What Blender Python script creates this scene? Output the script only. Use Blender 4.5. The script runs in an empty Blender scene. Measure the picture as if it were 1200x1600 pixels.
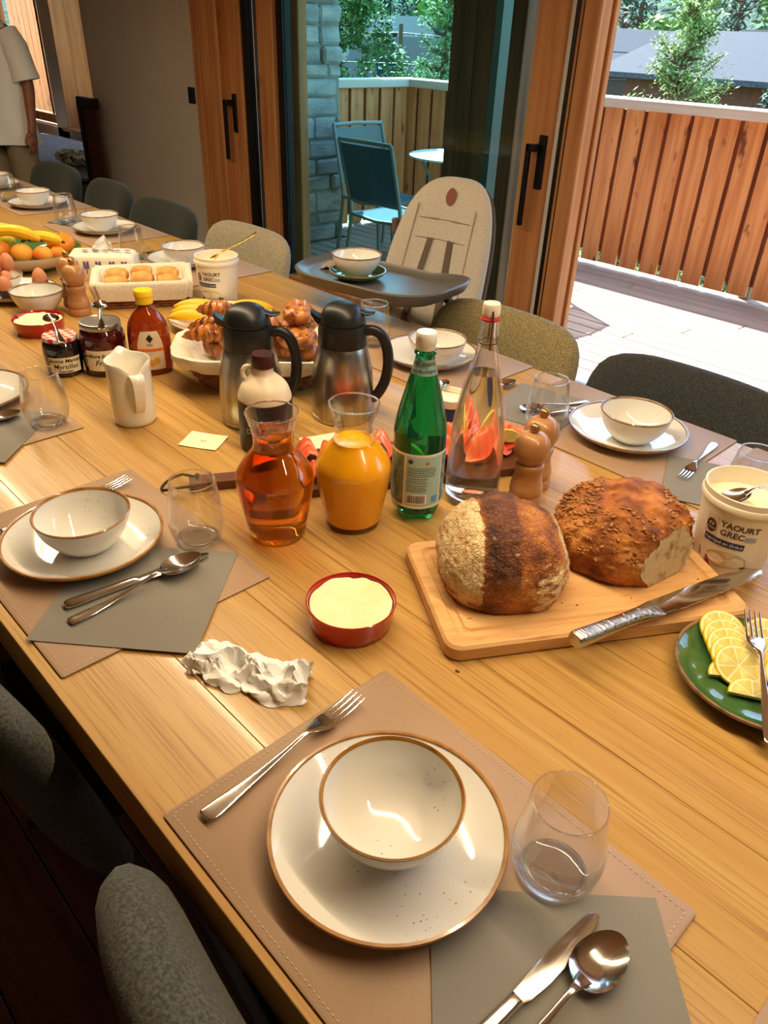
import bpy, bmesh, math, random
from mathutils import Vector, Matrix, noise as mnoise
random.seed(7)
D = bpy.data
SC = bpy.context.scene
COL = SC.collection
PI = math.pi
rad = math.radians

# ---------------------------------------------------------------- camera, light, exposure
cam_data = D.cameras.new('camera')
cam_data.sensor_fit = 'VERTICAL'
cam_data.sensor_height = 36.0
cam_data.lens = 1176.2 / 1600 * 36.0
cam_data.clip_start = 0.02
cam_data.clip_end = 2000
cam = D.objects.new('camera', cam_data)
COL.objects.link(cam)
CR = Vector((0.68649, 0.72637, 0.03338))
CD = Vector((0.41007, -0.34883, -0.84271))
CF = Vector((-0.60048, 0.59220, -0.53733))
cam.matrix_world = Matrix(((CR.x, -CD.x, -CF.x, 0.0), (CR.y, -CD.y, -CF.y, 0.0), (CR.z, -CD.z, -CF.z, 1.5), (0, 0, 0, 1)))
SC.camera = cam

world = D.worlds.new('alpine_sky')
SC.world = world
world.use_nodes = True
wn = world.node_tree.nodes
bgn = wn['Background']
sky = wn.new('ShaderNodeTexSky')
sky.sky_type = 'NISHITA'
sky.sun_disc = False
sky.sun_elevation = rad(52)
sky.sun_rotation = rad(-57)
sky.air_density = 1.2
sky.dust_density = 0.6
world.node_tree.links.new(sky.outputs[0], bgn.inputs[0])
bgn.inputs[1].default_value = 0.95

def sun_lamp():
    l = D.lights.new('sun_offscreen', 'SUN')
    l.energy = 21.0
    l.angle = rad(0.6)
    l.color = (1.0, 0.95, 0.88)
    o = D.objects.new('sun_offscreen', l)
    COL.objects.link(o)
    d = Vector((-0.65, 0.42, 1.0))          # towards the sun: over the balustrade
    o.rotation_euler = d.to_track_quat('Z', 'Y').to_euler()
sun_lamp()

def area(name, loc, size, energy, col, rot=(0, 0, 0)):
    l = D.lights.new(name, 'AREA')
    l.shape = 'RECTANGLE'
    l.size, l.size_y = size
    l.energy = energy
    l.color = col
    o = D.objects.new(name, l)
    o.location = loc
    o.rotation_euler = rot
    COL.objects.link(o)
    return o
WARM = (1.0, 0.79, 0.50)

SC.view_settings.view_transform = 'Standard'
SC.view_settings.look = 'None'
SC.view_settings.exposure = 0.0
SC.view_settings.gamma = 1.0
SC.view_settings.use_curve_mapping = False

# ---------------------------------------------------------------- helpers
def lin(c):
    out = []
    for v in c[:3]:
        v = v / 255.0
        out.append(v / 12.92 if v <= 0.04045 else ((v + 0.055) / 1.055) ** 2.4)
    return (out[0], out[1], out[2], 1.0)

MATS = {}
def M(name, col=(200, 200, 200), rough=0.5, metal=0.0, noise=None, noise2=None, bump=None, trans=0.0, ior=1.45,
      coat=0.0, sss=0.0, emit=None, rnd=False, spec=0.5, alpha=None, aniso=0.0, sheen=0.0):
    """noise = (scale, colour2, (sx,sy,sz), lo, hi[, detail]); bump = (scale, strength, (sx,sy,sz))"""
    if name in MATS:
        return MATS[name]
    m = D.materials.new(name)
    m.use_nodes = True
    nt = m.node_tree
    n, L = nt.nodes, nt.links
    b = n['Principled BSDF']
    b.inputs['Base Color'].default_value = lin(col)
    b.inputs['Roughness'].default_value = rough
    b.inputs['Metallic'].default_value = metal
    b.inputs['IOR'].default_value = ior
    b.inputs['Transmission Weight'].default_value = trans
    b.inputs['Coat Weight'].default_value = coat
    b.inputs['Coat Roughness'].default_value = 0.08
    b.inputs['Specular IOR Level'].default_value = spec
    b.inputs['Sheen Weight'].default_value = sheen
    b.inputs['Anisotropic'].default_value = aniso
    if sss:
        b.inputs['Subsurface Weight'].default_value = sss
        b.inputs['Subsurface Radius'].default_value = (0.012, 0.006, 0.003)
    if emit:
        b.inputs['Emission Color'].default_value = lin(emit[0])
        b.inputs['Emission Strength'].default_value = emit[1]
    if noise or bump:
        tc = n.new('ShaderNodeTexCoord')
        src = tc.outputs['Object']
        if rnd:
            oi = n.new('ShaderNodeObjectInfo')
            ml = n.new('ShaderNodeMath'); ml.operation = 'MULTIPLY'; ml.inputs[1].default_value = 37.0
            L.new(oi.outputs['Random'], ml.inputs[0])
            va = n.new('ShaderNodeVectorMath'); va.operation = 'ADD'
            L.new(src, va.inputs[0]); L.new(ml.outputs[0], va.inputs[1])
            src = va.outputs[0]
        def tex(scale, st, detail=4.0):
            mp = n.new('ShaderNodeMapping')
            mp.inputs['Scale'].default_value = st
            L.new(src, mp.inputs['Vector'])
            t = n.new('ShaderNodeTexNoise')
            t.inputs['Scale'].default_value = scale
            t.inputs['Detail'].default_value = detail
            L.new(mp.outputs[0], t.inputs['Vector'])
            return t
        colsock = None
        for nz in (noise, noise2):
            if not nz:
                continue
            t = tex(nz[0], nz[2], nz[5] if len(nz) > 5 else 4.0)
            mr = n.new('ShaderNodeMapRange')
            mr.inputs['From Min'].default_value = nz[3]
            mr.inputs['From Max'].default_value = nz[4]
            L.new(t.outputs['Fac'], mr.inputs['Value'])
            mx = n.new('ShaderNodeMix'); mx.data_type = 'RGBA'
            if colsock is None:
                mx.inputs[6].default_value = lin(col)
            else:
                L.new(colsock, mx.inputs[6])
            mx.inputs[7].default_value = lin(nz[1])
            L.new(mr.outputs[0], mx.inputs[0])
            colsock = mx.outputs[2]
        if colsock is not None:
            L.new(colsock, b.inputs['Base Color'])
        if bump:
            t = tex(bump[0], bump[2])
            bp = n.new('ShaderNodeBump')
            bp.inputs['Strength'].default_value = bump[1]
            bp.inputs['Distance'].default_value = bump[3] if len(bump) > 3 else 0.002
            L.new(t.outputs['Fac'], bp.inputs['Height'])
            L.new(bp.outputs[0], b.inputs['Normal'])
    MATS[name] = m
    return m

def window_glass(name, tint, refl=0.06):
    m = D.materials.new(name); m.use_nodes = True
    nt = m.node_tree; n, L = nt.nodes, nt.links
    n.remove(n['Principled BSDF'])
    out = n['Material Output']
    tr = n.new('ShaderNodeBsdfTransparent'); tr.inputs[0].default_value = lin(tint)
    gl = n.new('ShaderNodeBsdfGlossy'); gl.inputs['Roughness'].default_value = 0.0
    lw = n.new('ShaderNodeLayerWeight'); lw.inputs[0].default_value = 0.5
    pw = n.new('ShaderNodeMath'); pw.operation = 'POWER'; pw.inputs[1].default_value = 4.0
    L.new(lw.outputs['Facing'], pw.inputs[0])
    ma = n.new('ShaderNodeMath'); ma.operation = 'MULTIPLY_ADD'; ma.inputs[1].default_value = 0.6; ma.inputs[2].default_value = refl * 0.5
    L.new(pw.outputs[0], ma.inputs[0])
    fr = ma
    mx = n.new('ShaderNodeMixShader')
    L.new(fr.outputs[0], mx.inputs[0]); L.new(tr.outputs[0], mx.inputs[1]); L.new(gl.outputs[0], mx.inputs[2])
    L.new(mx.outputs[0], out.inputs[0])
    MATS[name] = m
    return m

def tableware_glass(name):
    m = D.materials.new(name); m.use_nodes = True
    nt = m.node_tree; n, L = nt.nodes, nt.links
    n.remove(n['Principled BSDF'])
    tr = n.new('ShaderNodeBsdfTransparent'); tr.inputs[0].default_value = (0.985, 0.99, 0.99, 1)
    gl = n.new('ShaderNodeBsdfGlass'); gl.inputs['Roughness'].default_value = 0.0; gl.inputs['IOR'].default_value = 1.45
    gs = n.new('ShaderNodeBsdfGlossy'); gs.inputs['Roughness'].default_value = 0.0
    lw = n.new('ShaderNodeLayerWeight'); lw.inputs[0].default_value = 0.5
    pw = n.new('ShaderNodeMath'); pw.operation = 'POWER'; pw.inputs[1].default_value = 2.2
    L.new(lw.outputs['Facing'], pw.inputs[0])
    m1 = n.new('ShaderNodeMixShader'); m1.inputs[0].default_value = 0.045
    L.new(tr.outputs[0], m1.inputs[1]); L.new(gs.outputs[0], m1.inputs[2])
    m2 = n.new('ShaderNodeMixShader')
    L.new(pw.outputs[0], m2.inputs[0]); L.new(m1.outputs[0], m2.inputs[1]); L.new(gl.outputs[0], m2.inputs[2])
    L.new(m2.outputs[0], n['Material Output'].inputs[0])
    MATS[name] = m
    return m

def tag(o, label, cat, group=None):
    o['label'] = label
    o['category'] = cat
    if group:
        o['group'] = group
    return o

def link(o, parent=None):
    COL.objects.link(o)
    if parent is not None:
        o.parent = parent
    return o

def thing(name, label, cat, loc=(0, 0, 0), rz=0.0, group=None):
    o = D.objects.new(name, None)
    o.empty_display_size = 0.02
    o.location = loc
    o.rotation_euler = (0, 0, rz)
    link(o)
    return tag(o, label, cat, group)

def mesh(name, verts, faces, mat, parent=None, smooth=True, angle=40, loc=None, rz=None):
    me = D.meshes.new(name)
    me.from_pydata([tuple(v) for v in verts], [], [tuple(f) for f in faces])
    bm = bmesh.new(); bm.from_mesh(me)
    bmesh.ops.recalc_face_normals(bm, faces=bm.faces)
    bm.to_mesh(me); bm.free()
    if smooth:
        me.polygons.foreach_set('use_smooth', [True] * len(me.polygons))
        me.set_sharp_from_angle(angle=rad(angle))
    mats = mat if isinstance(mat, (list, tuple)) else [mat]
    for mm in mats:
        me.materials.append(MATS[mm] if isinstance(mm, str) else mm)
    o = D.objects.new(name, me)
    if loc is not None:
        o.location = loc
    if rz is not None:
        o.rotation_euler = (0, 0, rz)
    return link(o, parent)

def structure(o):
    o['kind'] = 'structure'
    return o

def loft(loops, cap0=True, cap1=True, closed_u=True):
    """loops: list of equally long point lists -> verts, faces"""
    n = len(loops[0]); v = []; f = []
    for lp in loops:
        v += [tuple(p) for p in lp]
    for i in range(len(loops) - 1):
        for j in range(n if closed_u else n - 1):
            a = i * n + j; b = i * n + (j + 1) % n
            f.append((a, b, b + n, a + n))
    if cap0: f.append(tuple(range(n - 1, -1, -1)))
    if cap1: f.append(tuple((len(loops) - 1) * n + j for j in range(n)))
    return v, f

def merge(*parts):
    v = []; f = []
    for pv, pf in parts:
        k = len(v)
        v += list(pv)
        f += [tuple(i + k for i in q) for q in pf]
    return v, f

def xf(part, fn):
    return [fn(Vector(p)) for p in part[0]], part[1]

def ring(r, z, n=40, cx=0, cy=0, a0=0.0):
    return [(cx + r * math.cos(a0 + 2 * PI * i / n), cy + r * math.sin(a0 + 2 * PI * i / n), z) for i in range(n)]

def lathe_g(prof, n=40, cap0=True, cap1=True):
    return loft([ring(max(r, 1e-4), z, n) for r, z in prof], cap0, cap1)

def smooth_prof(pts, k=5):
    """Catmull-Rom through (r,z) points"""
    out = []
    P = [pts[0]] + list(pts) + [pts[-1]]
    for i in range(1, len(P) - 2):
        for s in range(k):
            t = s / k
            q = []
            for c in range(len(P[0])):
                p0, p1, p2, p3 = P[i - 1][c], P[i][c], P[i + 1][c], P[i + 2][c]
                q.append(0.5 * ((2 * p1) + (-p0 + p2) * t + (2 * p0 - 5 * p1 + 4 * p2 - p3) * t * t + (-p0 + 3 * p1 - 3 * p2 + p3) * t ** 3))
            out.append(tuple(q))
    out.append(tuple(pts[-1]))
    return out

def lathe(name, prof, mat, parent=None, n=40, cap0=True, cap1=True, angle=40, loc=None):
    v, f = lathe_g(prof, n, cap0, cap1)
    return mesh(name, v, f, mat, parent, angle=angle, loc=loc)

def rrect(w, h, r, k=6, cx=0, cy=0):
    r = max(min(r, w / 2 - 1e-4, h / 2 - 1e-4), 1e-4)
    out = []
    for sx, sy, a in ((1, 1, 0), (-1, 1, PI / 2), (-1, -1, PI), (1, -1, 1.5 * PI)):
        for i in range(k + 1):
            t = a + PI / 2 * i / k
            out.append((cx + sx * (w / 2 - r) + r * math.cos(t), cy + sy * (h / 2 - r) + r * math.sin(t)))
    return out

def rr(w, h, r, z, k=6, cx=0, cy=0):
    return [(x, y, z) for x, y in rrect(w, h, r, k, cx, cy)]

def box_g(x0, x1, y0, y1, z0, z1, bev=0.0):
    if bev <= 0:
        v = [(x0, y0, z0), (x1, y0, z0), (x1, y1, z0), (x0, y1, z0), (x0, y0, z1), (x1, y0, z1), (x1, y1, z1), (x0, y1, z1)]
        f = [(0, 3, 2, 1), (4, 5, 6, 7), (0, 1, 5, 4), (1, 2, 6, 5), (2, 3, 7, 6), (3, 0, 4, 7)]
        return v, f
    cx, cy, w, h = (x0 + x1) / 2, (y0 + y1) / 2, x1 - x0, y1 - y0
    b = min(bev, w / 2.1, h / 2.1, (z1 - z0) / 2.1)
    def lp(i, z):
        return [(x0 + i + b * 0, y0 + i, z)] and [(x0 + i, y0 + b, z), (x0 + b, y0 + i, z), (x1 - b, y0 + i, z), (x1 - i, y0 + b, z),
                (x1 - i, y1 - b, z), (x1 - b, y1 - i, z), (x0 + b, y1 - i, z), (x0 + i, y1 - b, z)]
    return loft([lp(b * 0.99, z0), lp(0, z0 + b), lp(0, z1 - b), lp(b * 0.99, z1)])

def box(name, x0, x1, y0, y1, z0, z1, mat, parent=None, bev=0.0, loc=None, rz=None):
    v, f = box_g(x0, x1, y0, y1, z0, z1, bev)
    return mesh(name, v, f, mat, parent, smooth=False, loc=loc, rz=rz)

def frames(pts):
    P = [Vector(p) for p in pts]
    T = []
    for i in range(len(P)):
        a = P[max(i - 1, 0)]; b = P[min(i + 1, len(P) - 1)]
        T.append((b - a).normalized())
    up = Vector((0, 0, 1))
    if abs(T[0].dot(up)) > 0.95: up = Vector((0, 1, 0))
    N = []
    nrm = (up - T[0] * up.dot(T[0])).normalized()
    for t in T:
        nrm = (nrm - t * nrm.dot(t))
        nrm = nrm.normalized() if nrm.length > 1e-6 else Vector((1, 0, 0))
        N.append(nrm)
    return P, T, N

def tube_g(pts, r, n=10, closed=False, sx=1.0):
    if closed:
        pts = list(pts)
    P, T, N = frames(pts)
    if closed:
        for i in range(len(P)):
            T[i] = (P[(i + 1) % len(P)] - P[i - 1]).normalized()
        nr = N[0]
        for i, t in enumerate(T):
            nr = (nr - t * nr.dot(t)).normalized(); N[i] = nr
    loops = []
    for i, p in enumerate(P):
        rr_ = r[i] if isinstance(r, (list, tuple)) else r
        b = T[i].cross(N[i])
        loops.append([p + N[i] * (rr_ * math.cos(2 * PI * k / n)) + b * (rr_ * sx * math.sin(2 * PI * k / n)) for k in range(n)])
    if closed:
        loops.append(loops[0])
        return loft(loops, False, False)
    return loft(loops)

def tube(name, pts, r, mat, parent=None, n=10, closed=False, sx=1.0, loc=None):
    v, f = tube_g(pts, r, n, closed, sx)
    return mesh(name, v, f, mat, parent, angle=50, loc=loc)

def pillow_g(hw, hh, ht, e=4.0, nr=8, na=40, p=6.0, fn=None):
    """soft slab in XY (superellipse outline), half thickness ht along Z"""
    def se(a):
        c, s = math.cos(a), math.sin(a)
        k = (abs(c) ** e + abs(s) ** e) ** (-1.0 / e)
        return hw * c * k, hh * s * k
    rhos = [math.sin(PI / 2 * (i + 1) / nr) for i in range(nr)]
    rhos = [x ** 0.8 for x in rhos]
    v = [(0, 0, ht)]; f = []
    for r in rhos:
        for k in range(na):
            x, y = se(2 * PI * k / na)
            v.append((x * r, y * r, ht * max(0.0, 1 - r ** p) ** 0.5))
    b0 = len(v)
    v.append((0, 0, -ht))
    for r in rhos[:-1]:
        for k in range(na):
            x, y = se(2 * PI * k / na)
            v.append((x * r, y * r, -ht * max(0.0, 1 - r ** p) ** 0.5))
    for k in range(na):
        k2 = (k + 1) % na
        f.append((0, 1 + k, 1 + k2))
        f.append((b0, b0 + 1 + k2, b0 + 1 + k))
        for i in range(nr - 1):
            a = 1 + i * na
            f.append((a + k, a + na + k, a + na + k2, a + k2))
            if i < nr - 2:
                a = b0 + 1 + i * na
                f.append((a + k2, a + na + k2, a + na + k, a + k))
        a = b0 + 1 + (nr - 2) * na; o = 1 + (nr - 1) * na
        f.append((a + k2, o + k2, o + k, a + k))
    if fn:
        v = [fn(Vector(q)) for q in v]
    return v, f

def ellipsoid_g(rx, ry, rz, nu=20, nv=12, fn=None):
    loops = []
    for i in range(nv + 1):
        t = PI * (i / nv) - PI / 2
        t = max(min(t, PI / 2 - 0.02), -PI / 2 + 0.02)
        loops.append([(rx * math.cos(t) * math.cos(2 * PI * k / nu), ry * math.cos(t) * math.sin(2 * PI * k / nu), rz * math.sin(t)) for k in range(nu)])
    v, f = loft(loops)
    if fn: v = [fn(Vector(q)) for q in v]
    return v, f

def copy_tree(o, loc=None, rz=None, label=None, group=None, parent=None):
    c = o.copy(); COL.objects.link(c)
    if parent is not None:
        c.parent = parent
    if loc is not None: c.location = loc
    if rz is not None: c.rotation_euler = (c.rotation_euler[0], c.rotation_euler[1], rz)
    if label: c['label'] = label
    if group: c['group'] = group
    for ch in list(o.children):
        copy_tree(ch, parent=c)
    return c

def text_g(body, size, shear=0.0, spacing=1.0, bold=0.0):
    cu = D.curves.new('lettering', 'FONT')
    cu.body = body; cu.size = size
    cu.align_x = 'CENTER'; cu.align_y = 'CENTER'
    cu.shear = shear
    cu.space_character = spacing
    cu.offset = bold
    cu.resolution_u = 3
    o = D.objects.new('lettering', cu)
    me = D.meshes.new_from_object(o)
    v = [tuple(q.co) for q in me.vertices]; f = [tuple(p.vertices) for p in me.polygons]
    D.objects.remove(o); D.meshes.remove(me); D.curves.remove(cu)
    return v, f

def rect_g(w, h, nx=8, ny=1):
    v = [(-w / 2 + w * i / nx, -h / 2 + h * j / ny, 0) for j in range(ny + 1) for i in range(nx + 1)]
    f = [(j * (nx + 1) + i, j * (nx + 1) + i + 1, (j + 1) * (nx + 1) + i + 1, (j + 1) * (nx + 1) + i) for j in range(ny) for i in range(nx)]
    return v, f

def disc_g(rx, ry, n=24):
    v = [(0, 0, 0)] + [(rx * math.cos(2 * PI * i / n), ry * math.sin(2 * PI * i / n), 0) for i in range(n)]
    return v, [(0, 1 + i, 1 + (i + 1) % n) for i in range(n)]

def poly_g(pts):
    return [(x, y, 0) for x, y in pts], [tuple(range(len(pts)))]

def wrap(part, phi, r, zc, off=0.0004, dx=0.0, dy=0.0, tilt=0.0, rfun=None):
    """flat XY graphic -> cylinder of radius r (or rfun(z)) centred on direction phi, height zc"""
    out = []
    ct, st = math.cos(tilt), math.sin(tilt)
    for p in part[0]:
        x = p[0] * ct - p[1] * st + dx; y = p[0] * st + p[1] * ct + dy
        R = (rfun(zc + y) if rfun else r) + off
        a = phi + x / (rfun(zc) if rfun else r)
        out.append((R * math.cos(a), R * math.sin(a), zc + y))
    return out, part[1]

def phi_cam(x, y):
    return math.atan2(-y, -x)

def fbm(p, s=1.0, o=3):
    return mnoise.fractal(Vector(p) * s, 1.0, 2.0, o)
T = 0.75
# ---------------------------------------------------------------- materials of the setting
M('plaster', (226, 216, 202), 0.9, noise=(3, (218, 208, 194), (1, 1, 1), 0.3, 0.7), bump=(60, 0.08, (1, 1, 1)))
M('floor_wood', (92, 48, 30), 0.38, noise=(3, (62, 30, 18), (1, 14, 14), 0.3, 0.7), bump=(8, 0.15, (1, 20, 20)), rnd=True)
M('floor_joint', (30, 16, 10), 0.8)
M('ceiling_wood', (214, 176, 128), 0.6, noise=(3, (192, 148, 100), (1, 12, 1), 0.3, 0.7))
M('larch', (214, 150, 94), 0.48, noise=(2.6, (180, 110, 62), (9, 9, 0.55), 0.38, 0.72, 6), noise2=(2.2, (104, 52, 26), (2.2, 2.2, 1.3), 0.66, 0.76), bump=(6, 0.2, (12, 12, 0.6)), rnd=True)
M('larch_orange', (236, 166, 106), 0.5, noise=(2.6, (208, 126, 70), (9, 9, 0.55), 0.40, 0.70, 6), noise2=(5.0, (128, 66, 40), (2.0, 2.0, 1.0), 0.63, 0.72), bump=(6, 0.2, (12, 12, 0.6)), rnd=True)
M('pale_wood', (214, 176, 122), 0.55, noise=(2.4, (186, 142, 88), (8, 8, 0.6), 0.35, 0.75, 6), bump=(6, 0.2, (12, 12, 0.6)), rnd=True)
M('dark_wood', (156, 88, 54), 0.55, noise=(2.2, (98, 52, 32), (9, 9, 0.5), 0.35, 0.7, 6), bump=(6, 0.3, (12, 12, 0.5)), rnd=True)
M('backing_wood', (84, 46, 30), 0.7)
M('deck_wood', (178, 160, 142), 0.65, noise=(2.2, (146, 124, 108), (0.6, 9, 9), 0.35, 0.75, 6), bump=(8, 0.25, (0.8, 20, 20)), rnd=True)
M('black_gasket', (18, 18, 20), 0.45)
M('black_metal', (22, 22, 24), 0.4, metal=0.2)
M('grey_metal', (120, 124, 124), 0.4, metal=0.7)
M('white_seal', (222, 220, 214), 0.5)
M('mortar', (140, 142, 134), 0.95, bump=(60, 0.5, (1, 1, 1)))
M('stone', (182, 182, 174), 0.9, noise=(5, (132, 136, 132), (1, 1, 2.2), 0.35, 0.7, 7), noise2=(14, (172, 170, 160), (1, 1, 1), 0.6, 0.75), bump=(18, 0.8, (1, 1, 2.5), 0.012), rnd=True)
M('cap_wood', (224, 212, 196), 0.55, noise=(3, (200, 182, 160), (0.6, 8, 8), 0.35, 0.75))
window_glass('door_glass', (208, 242, 243))
tableware_glass('thin_glass')
window_glass('clear_glass', (244, 250, 250))

# ---------------------------------------------------------------- room shell
fl = structure(box('floor', -14, 3.2, -3.2, 3.3, -0.12, -0.012, 'floor_joint'))
yy = -3.2; k = 0
pm = box_g(-8.6, 8.6, 0.001, 0.158, -0.012, 0.0, 0.0025)
pmo = None
while yy < 3.25:
    if pmo is None:
        pmo = mesh('plank', pm[0], pm[1], 'floor_wood', fl, smooth=False, loc=(-5.4, yy, 0))
    else:
        c = pmo.copy(); link(c, fl); c.location = (-5.4, yy, 0)
    yy += 0.16
fl2 = structure(box('floor_living', -14, -6.73, 3.3, 4.0, -0.12, 0.0, 'floor_wood'))
structure(box('ceiling', -14, 3.2, -3.2, 3.4, 2.62, 2.72, 'ceiling_wood'))
structure(box('ceiling_living', -14, -6.52, 3.4, 4.5, 2.62, 2.72, 'ceiling_wood'))
structure(box('wall_back', -14, 3.2, -3.4, -3.2, -0.12, 2.62, 'plaster'))
structure(box('wall_left', -14.2, -14, -3.4, 4.6, -0.12, 2.62, 'plaster'))
structure(box('wall_right', 3.2, 3.4, -3.4, 3.6, -0.12, 2.62, 'plaster'))
structure(box('wall_window', -6.52, -4.93, 3.1, 3.45, -0.12, 2.62, 'plaster'))
structure(box('wall_return', -6.72, -6.52, 3.1, 4.0, -0.12, 2.62, 'plaster'))
structure(box('wall_lintel', -4.93, 3.2, 3.1, 3.4, 2.36, 2.62, 'larch'))
structure(box('wall_corner', 1.9, 3.2, 3.1, 3.4, -0.12, 2.36, 'plaster'))
# far living-room wall, openings for two windows
wl = structure(box('wall_living', -9.72, -9.42, 4.0, 4.5, 0, 2.62, 'plaster'))
box('sill_wall', -14, -6.52, 4.0, 4.5, 0, 0.44, 'plaster', wl)
box('end_wall', -14, -12.4, 4.0, 4.5, 0.44, 2.62, 'plaster', wl)
box('end_wall', -7.4, -6.52, 4.0, 4.5, 0.44, 2.62, 'plaster', wl)
box('head_wall', -12.4, -7.4, 4.0, 4.5, 2.45, 2.62, 'plaster', wl)

def living_window(name, x0, x1, yb, z0, z1, reveal):
    w = structure(box(name, x0, x1, yb + 0.03, yb + 0.036, z0, z1, 'clear_glass'))
    for a, b in ((x0, x0 + 0.11), (x1 - 0.11, x1), ((x0 + x1) / 2 - 0.07, (x0 + x1) / 2 + 0.07)):
        box('window_frame', a, b, yb, yb + 0.07, z0, z1, 'larch', w, 0.006)
    box('window_frame', x0 + 0.11, x1 - 0.11, yb, yb + 0.07, z0, z0 + 0.1, 'larch', w, 0.006)
    box('window_frame', x0 + 0.11, x1 - 0.11, yb, yb + 0.07, z1 - 0.1, z1, 'larch', w, 0.006)
    for a in (x0 + 0.13, x1 - 0.16, (x0 + x1) / 2 - 0.12):
        box('gasket', a, a + 0.03, yb - 0.012, yb, z0 + 0.1, z1 - 0.1, 'black_gasket', w)
    if reveal:
        box('reveal_board', x0 - 0.02, x0, 4.0, 4.16, z0, z1, 'pale_wood', w)
        box('reveal_board', x0 - 0.02, x0, 4.163, 4.32, z0, z1, 'pale_wood', w)
        box('reveal_board', x0 - 0.02, x0, 4.323, yb, z0, z1, 'pale_wood', w)
        box('window_sill', x0 - 0.05, x1, 3.94, yb, z0 - 0.03, z0, 'pale_wood', w, 0.004)
    return w
living_window('window_1', -12.4, -9.72, 4.05, 0.46, 2.45, False)
living_window('window_2', -9.40, -7.4, 4.44, 0.46, 2.45, True)

# ---------------------------------------------------------------- glazed door wall
H = 2.36
t1 = structure(box('trim_1', -4.93, -4.665, 3.0, 3.34, 0, H, 'larch', bev=0.008))
box('casing_board', -4.945, -4.87, 2.99, 3.0, 0, H, 'larch', t1, 0.004)

def lever(parent, x, z, y, s):
    box('handle_plate', x - 0.02, x + 0.02, y - 0.012, y, z - 0.11, z + 0.11, 'black_metal', parent, 0.003)
    v, f = merge(box_g(x - 0.013 * s - 0.012, x - 0.013 * s + 0.012, y - 0.06, y - 0.01, z + 0.045, z + 0.075, 0.003),
                 box_g(x - 0.04 - 0.012 if s > 0 else x + 0.028, x - 0.04 + 0.012 if s > 0 else x + 0.052, y - 0.062, y - 0.042, z - 0.27, z + 0.075, 0.004),
                 box_g(min(x, x - 0.05 * s), max(x, x - 0.05 * s), y - 0.062, y - 0.042, z + 0.045, z + 0.075, 0.003))
    mesh('handle', v, f, 'black_metal', parent, smooth=False)

d1 = structure(box('door_1', -4.662, -4.505, 3.06, 3.13, 0.02, H, 'larch', bev=0.006))
lever(d1, -4.60, 1.03, 3.06, 1)
box('gasket', -4.505, -4.45, 3.075, 3.12, 0.02, H, 'black_gasket', d1)
box('glass_pane', -4.45, -4.345, 3.095, 3.101, 0.1, H, 'clear_glass', d1)
box('gasket', -4.43, -4.395, 3.11, 3.15, 0.02, H, 'grey_metal', d1)
box('stile', -4.345, -4.19, 3.07, 3.14, 0.02, H, 'larch', d1, 0.006)

d2 = structure(box('door_2', -4.19, -4.13, 3.10, 3.16, 0.02, H, 'black_gasket'))
box('stile', -2.298, -2.148, 3.06, 3.15, 0.02, H, 'larch', d2, 0.006)
box('stile_bead', -2.312, -2.298, 3.07, 3.14, 0.11, H, 'pale_wood', d2)
box('bottom_rail', -4.13, -2.298, 3.08, 3.15, 0.02, 0.11, 'larch', d2, 0.006)
box('glass_pane', -4.13, -2.298, 3.108, 3.118, 0.11, H, 'door_glass', d2)
lever(d2, -2.188, 1.03, 3.06, 1)
box('seal', -2.148, -2.128, 3.075, 3.14, 0.02, H, 'white_seal', d2)
box('gasket', -2.128, -2.112, 3.08, 3.14, 0.02, H, 'black_gasket', d2)
box('seal', -2.112, -2.095, 3.085, 3.14, 0.02, H, 'larch', d2)
box('gasket', -2.095, -2.066, 3.08, 3.14, 0.02, H, 'black_gasket', d2)
# fixed outer leaf behind the sliding leaf
d3 = structure(box('door_3', -4.30, -4.14, 3.22, 3.29, 0.02, H, 'larch', bev=0.006))
box('stile', -2.66, -2.62, 3.22, 3.29, 0.02, H, 'grey_metal', d3)

t2 = structure(box('trim_2', -2.066, -1.985, 3.04, 3.12, 0, H, 'larch', bev=0.006))
box('post_moulding', -2.04, -1.972, 3.12, 3.155, 0, H, 'larch', t2, 0.004)
sill = structure(box('trim_3', -4.66, 1.9, 3.05, 3.36, 0.0, 0.018, 'grey_metal'))
structure(box('trim_4', 1.75, 1.9, 3.04, 3.34, 0.018, H, 'larch', bev=0.006))

# timber pillar outside the glass
wp = structure(box('wall_pillar', -3.12, -2.66, 3.46, 3.70, 0.0, 2.72, 'dark_wood'))
for i, (a, b) in enumerate(((-3.13, -2.965), (-2.962, -2.81), (-2.807, -2.65))):
    box('cladding_board', a, b, 3.44, 3.46, 0.0, 2.72, 'dark_wood', wp, 0.003)

# ---------------------------------------------------------------- balcony
dk = structure(box('deck', -5.75, 3.2, 3.452, 5.6, -0.2, -0.05, 'floor_joint'))
yy = 3.362; row = 0
while yy < 5.52:
    xs = -4.92 if yy < 3.46 else (-5.10 if yy < 4.39 else -5.6)
    cuts = [xs] + [c for c in (-5.75 + (row * 1.13) % 3.2 + 3.206 * q for q in range(4)) if xs + 0.3 < c < 2.9] + [3.2]
    for a_, b_ in zip(cuts[:-1], cuts[1:]):
        hl_ = (b_ - a_) / 2 - 0.003
        g_ = box_g(-hl_, hl_, 0.0, 0.111, -0.03, 0.0, 0.004)
        mesh('plank', g_[0], g_[1], 'deck_wood', dk, smooth=False, loc=((a_ + b_) / 2, yy, 0))
    yy += 0.122; row += 1

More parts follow.
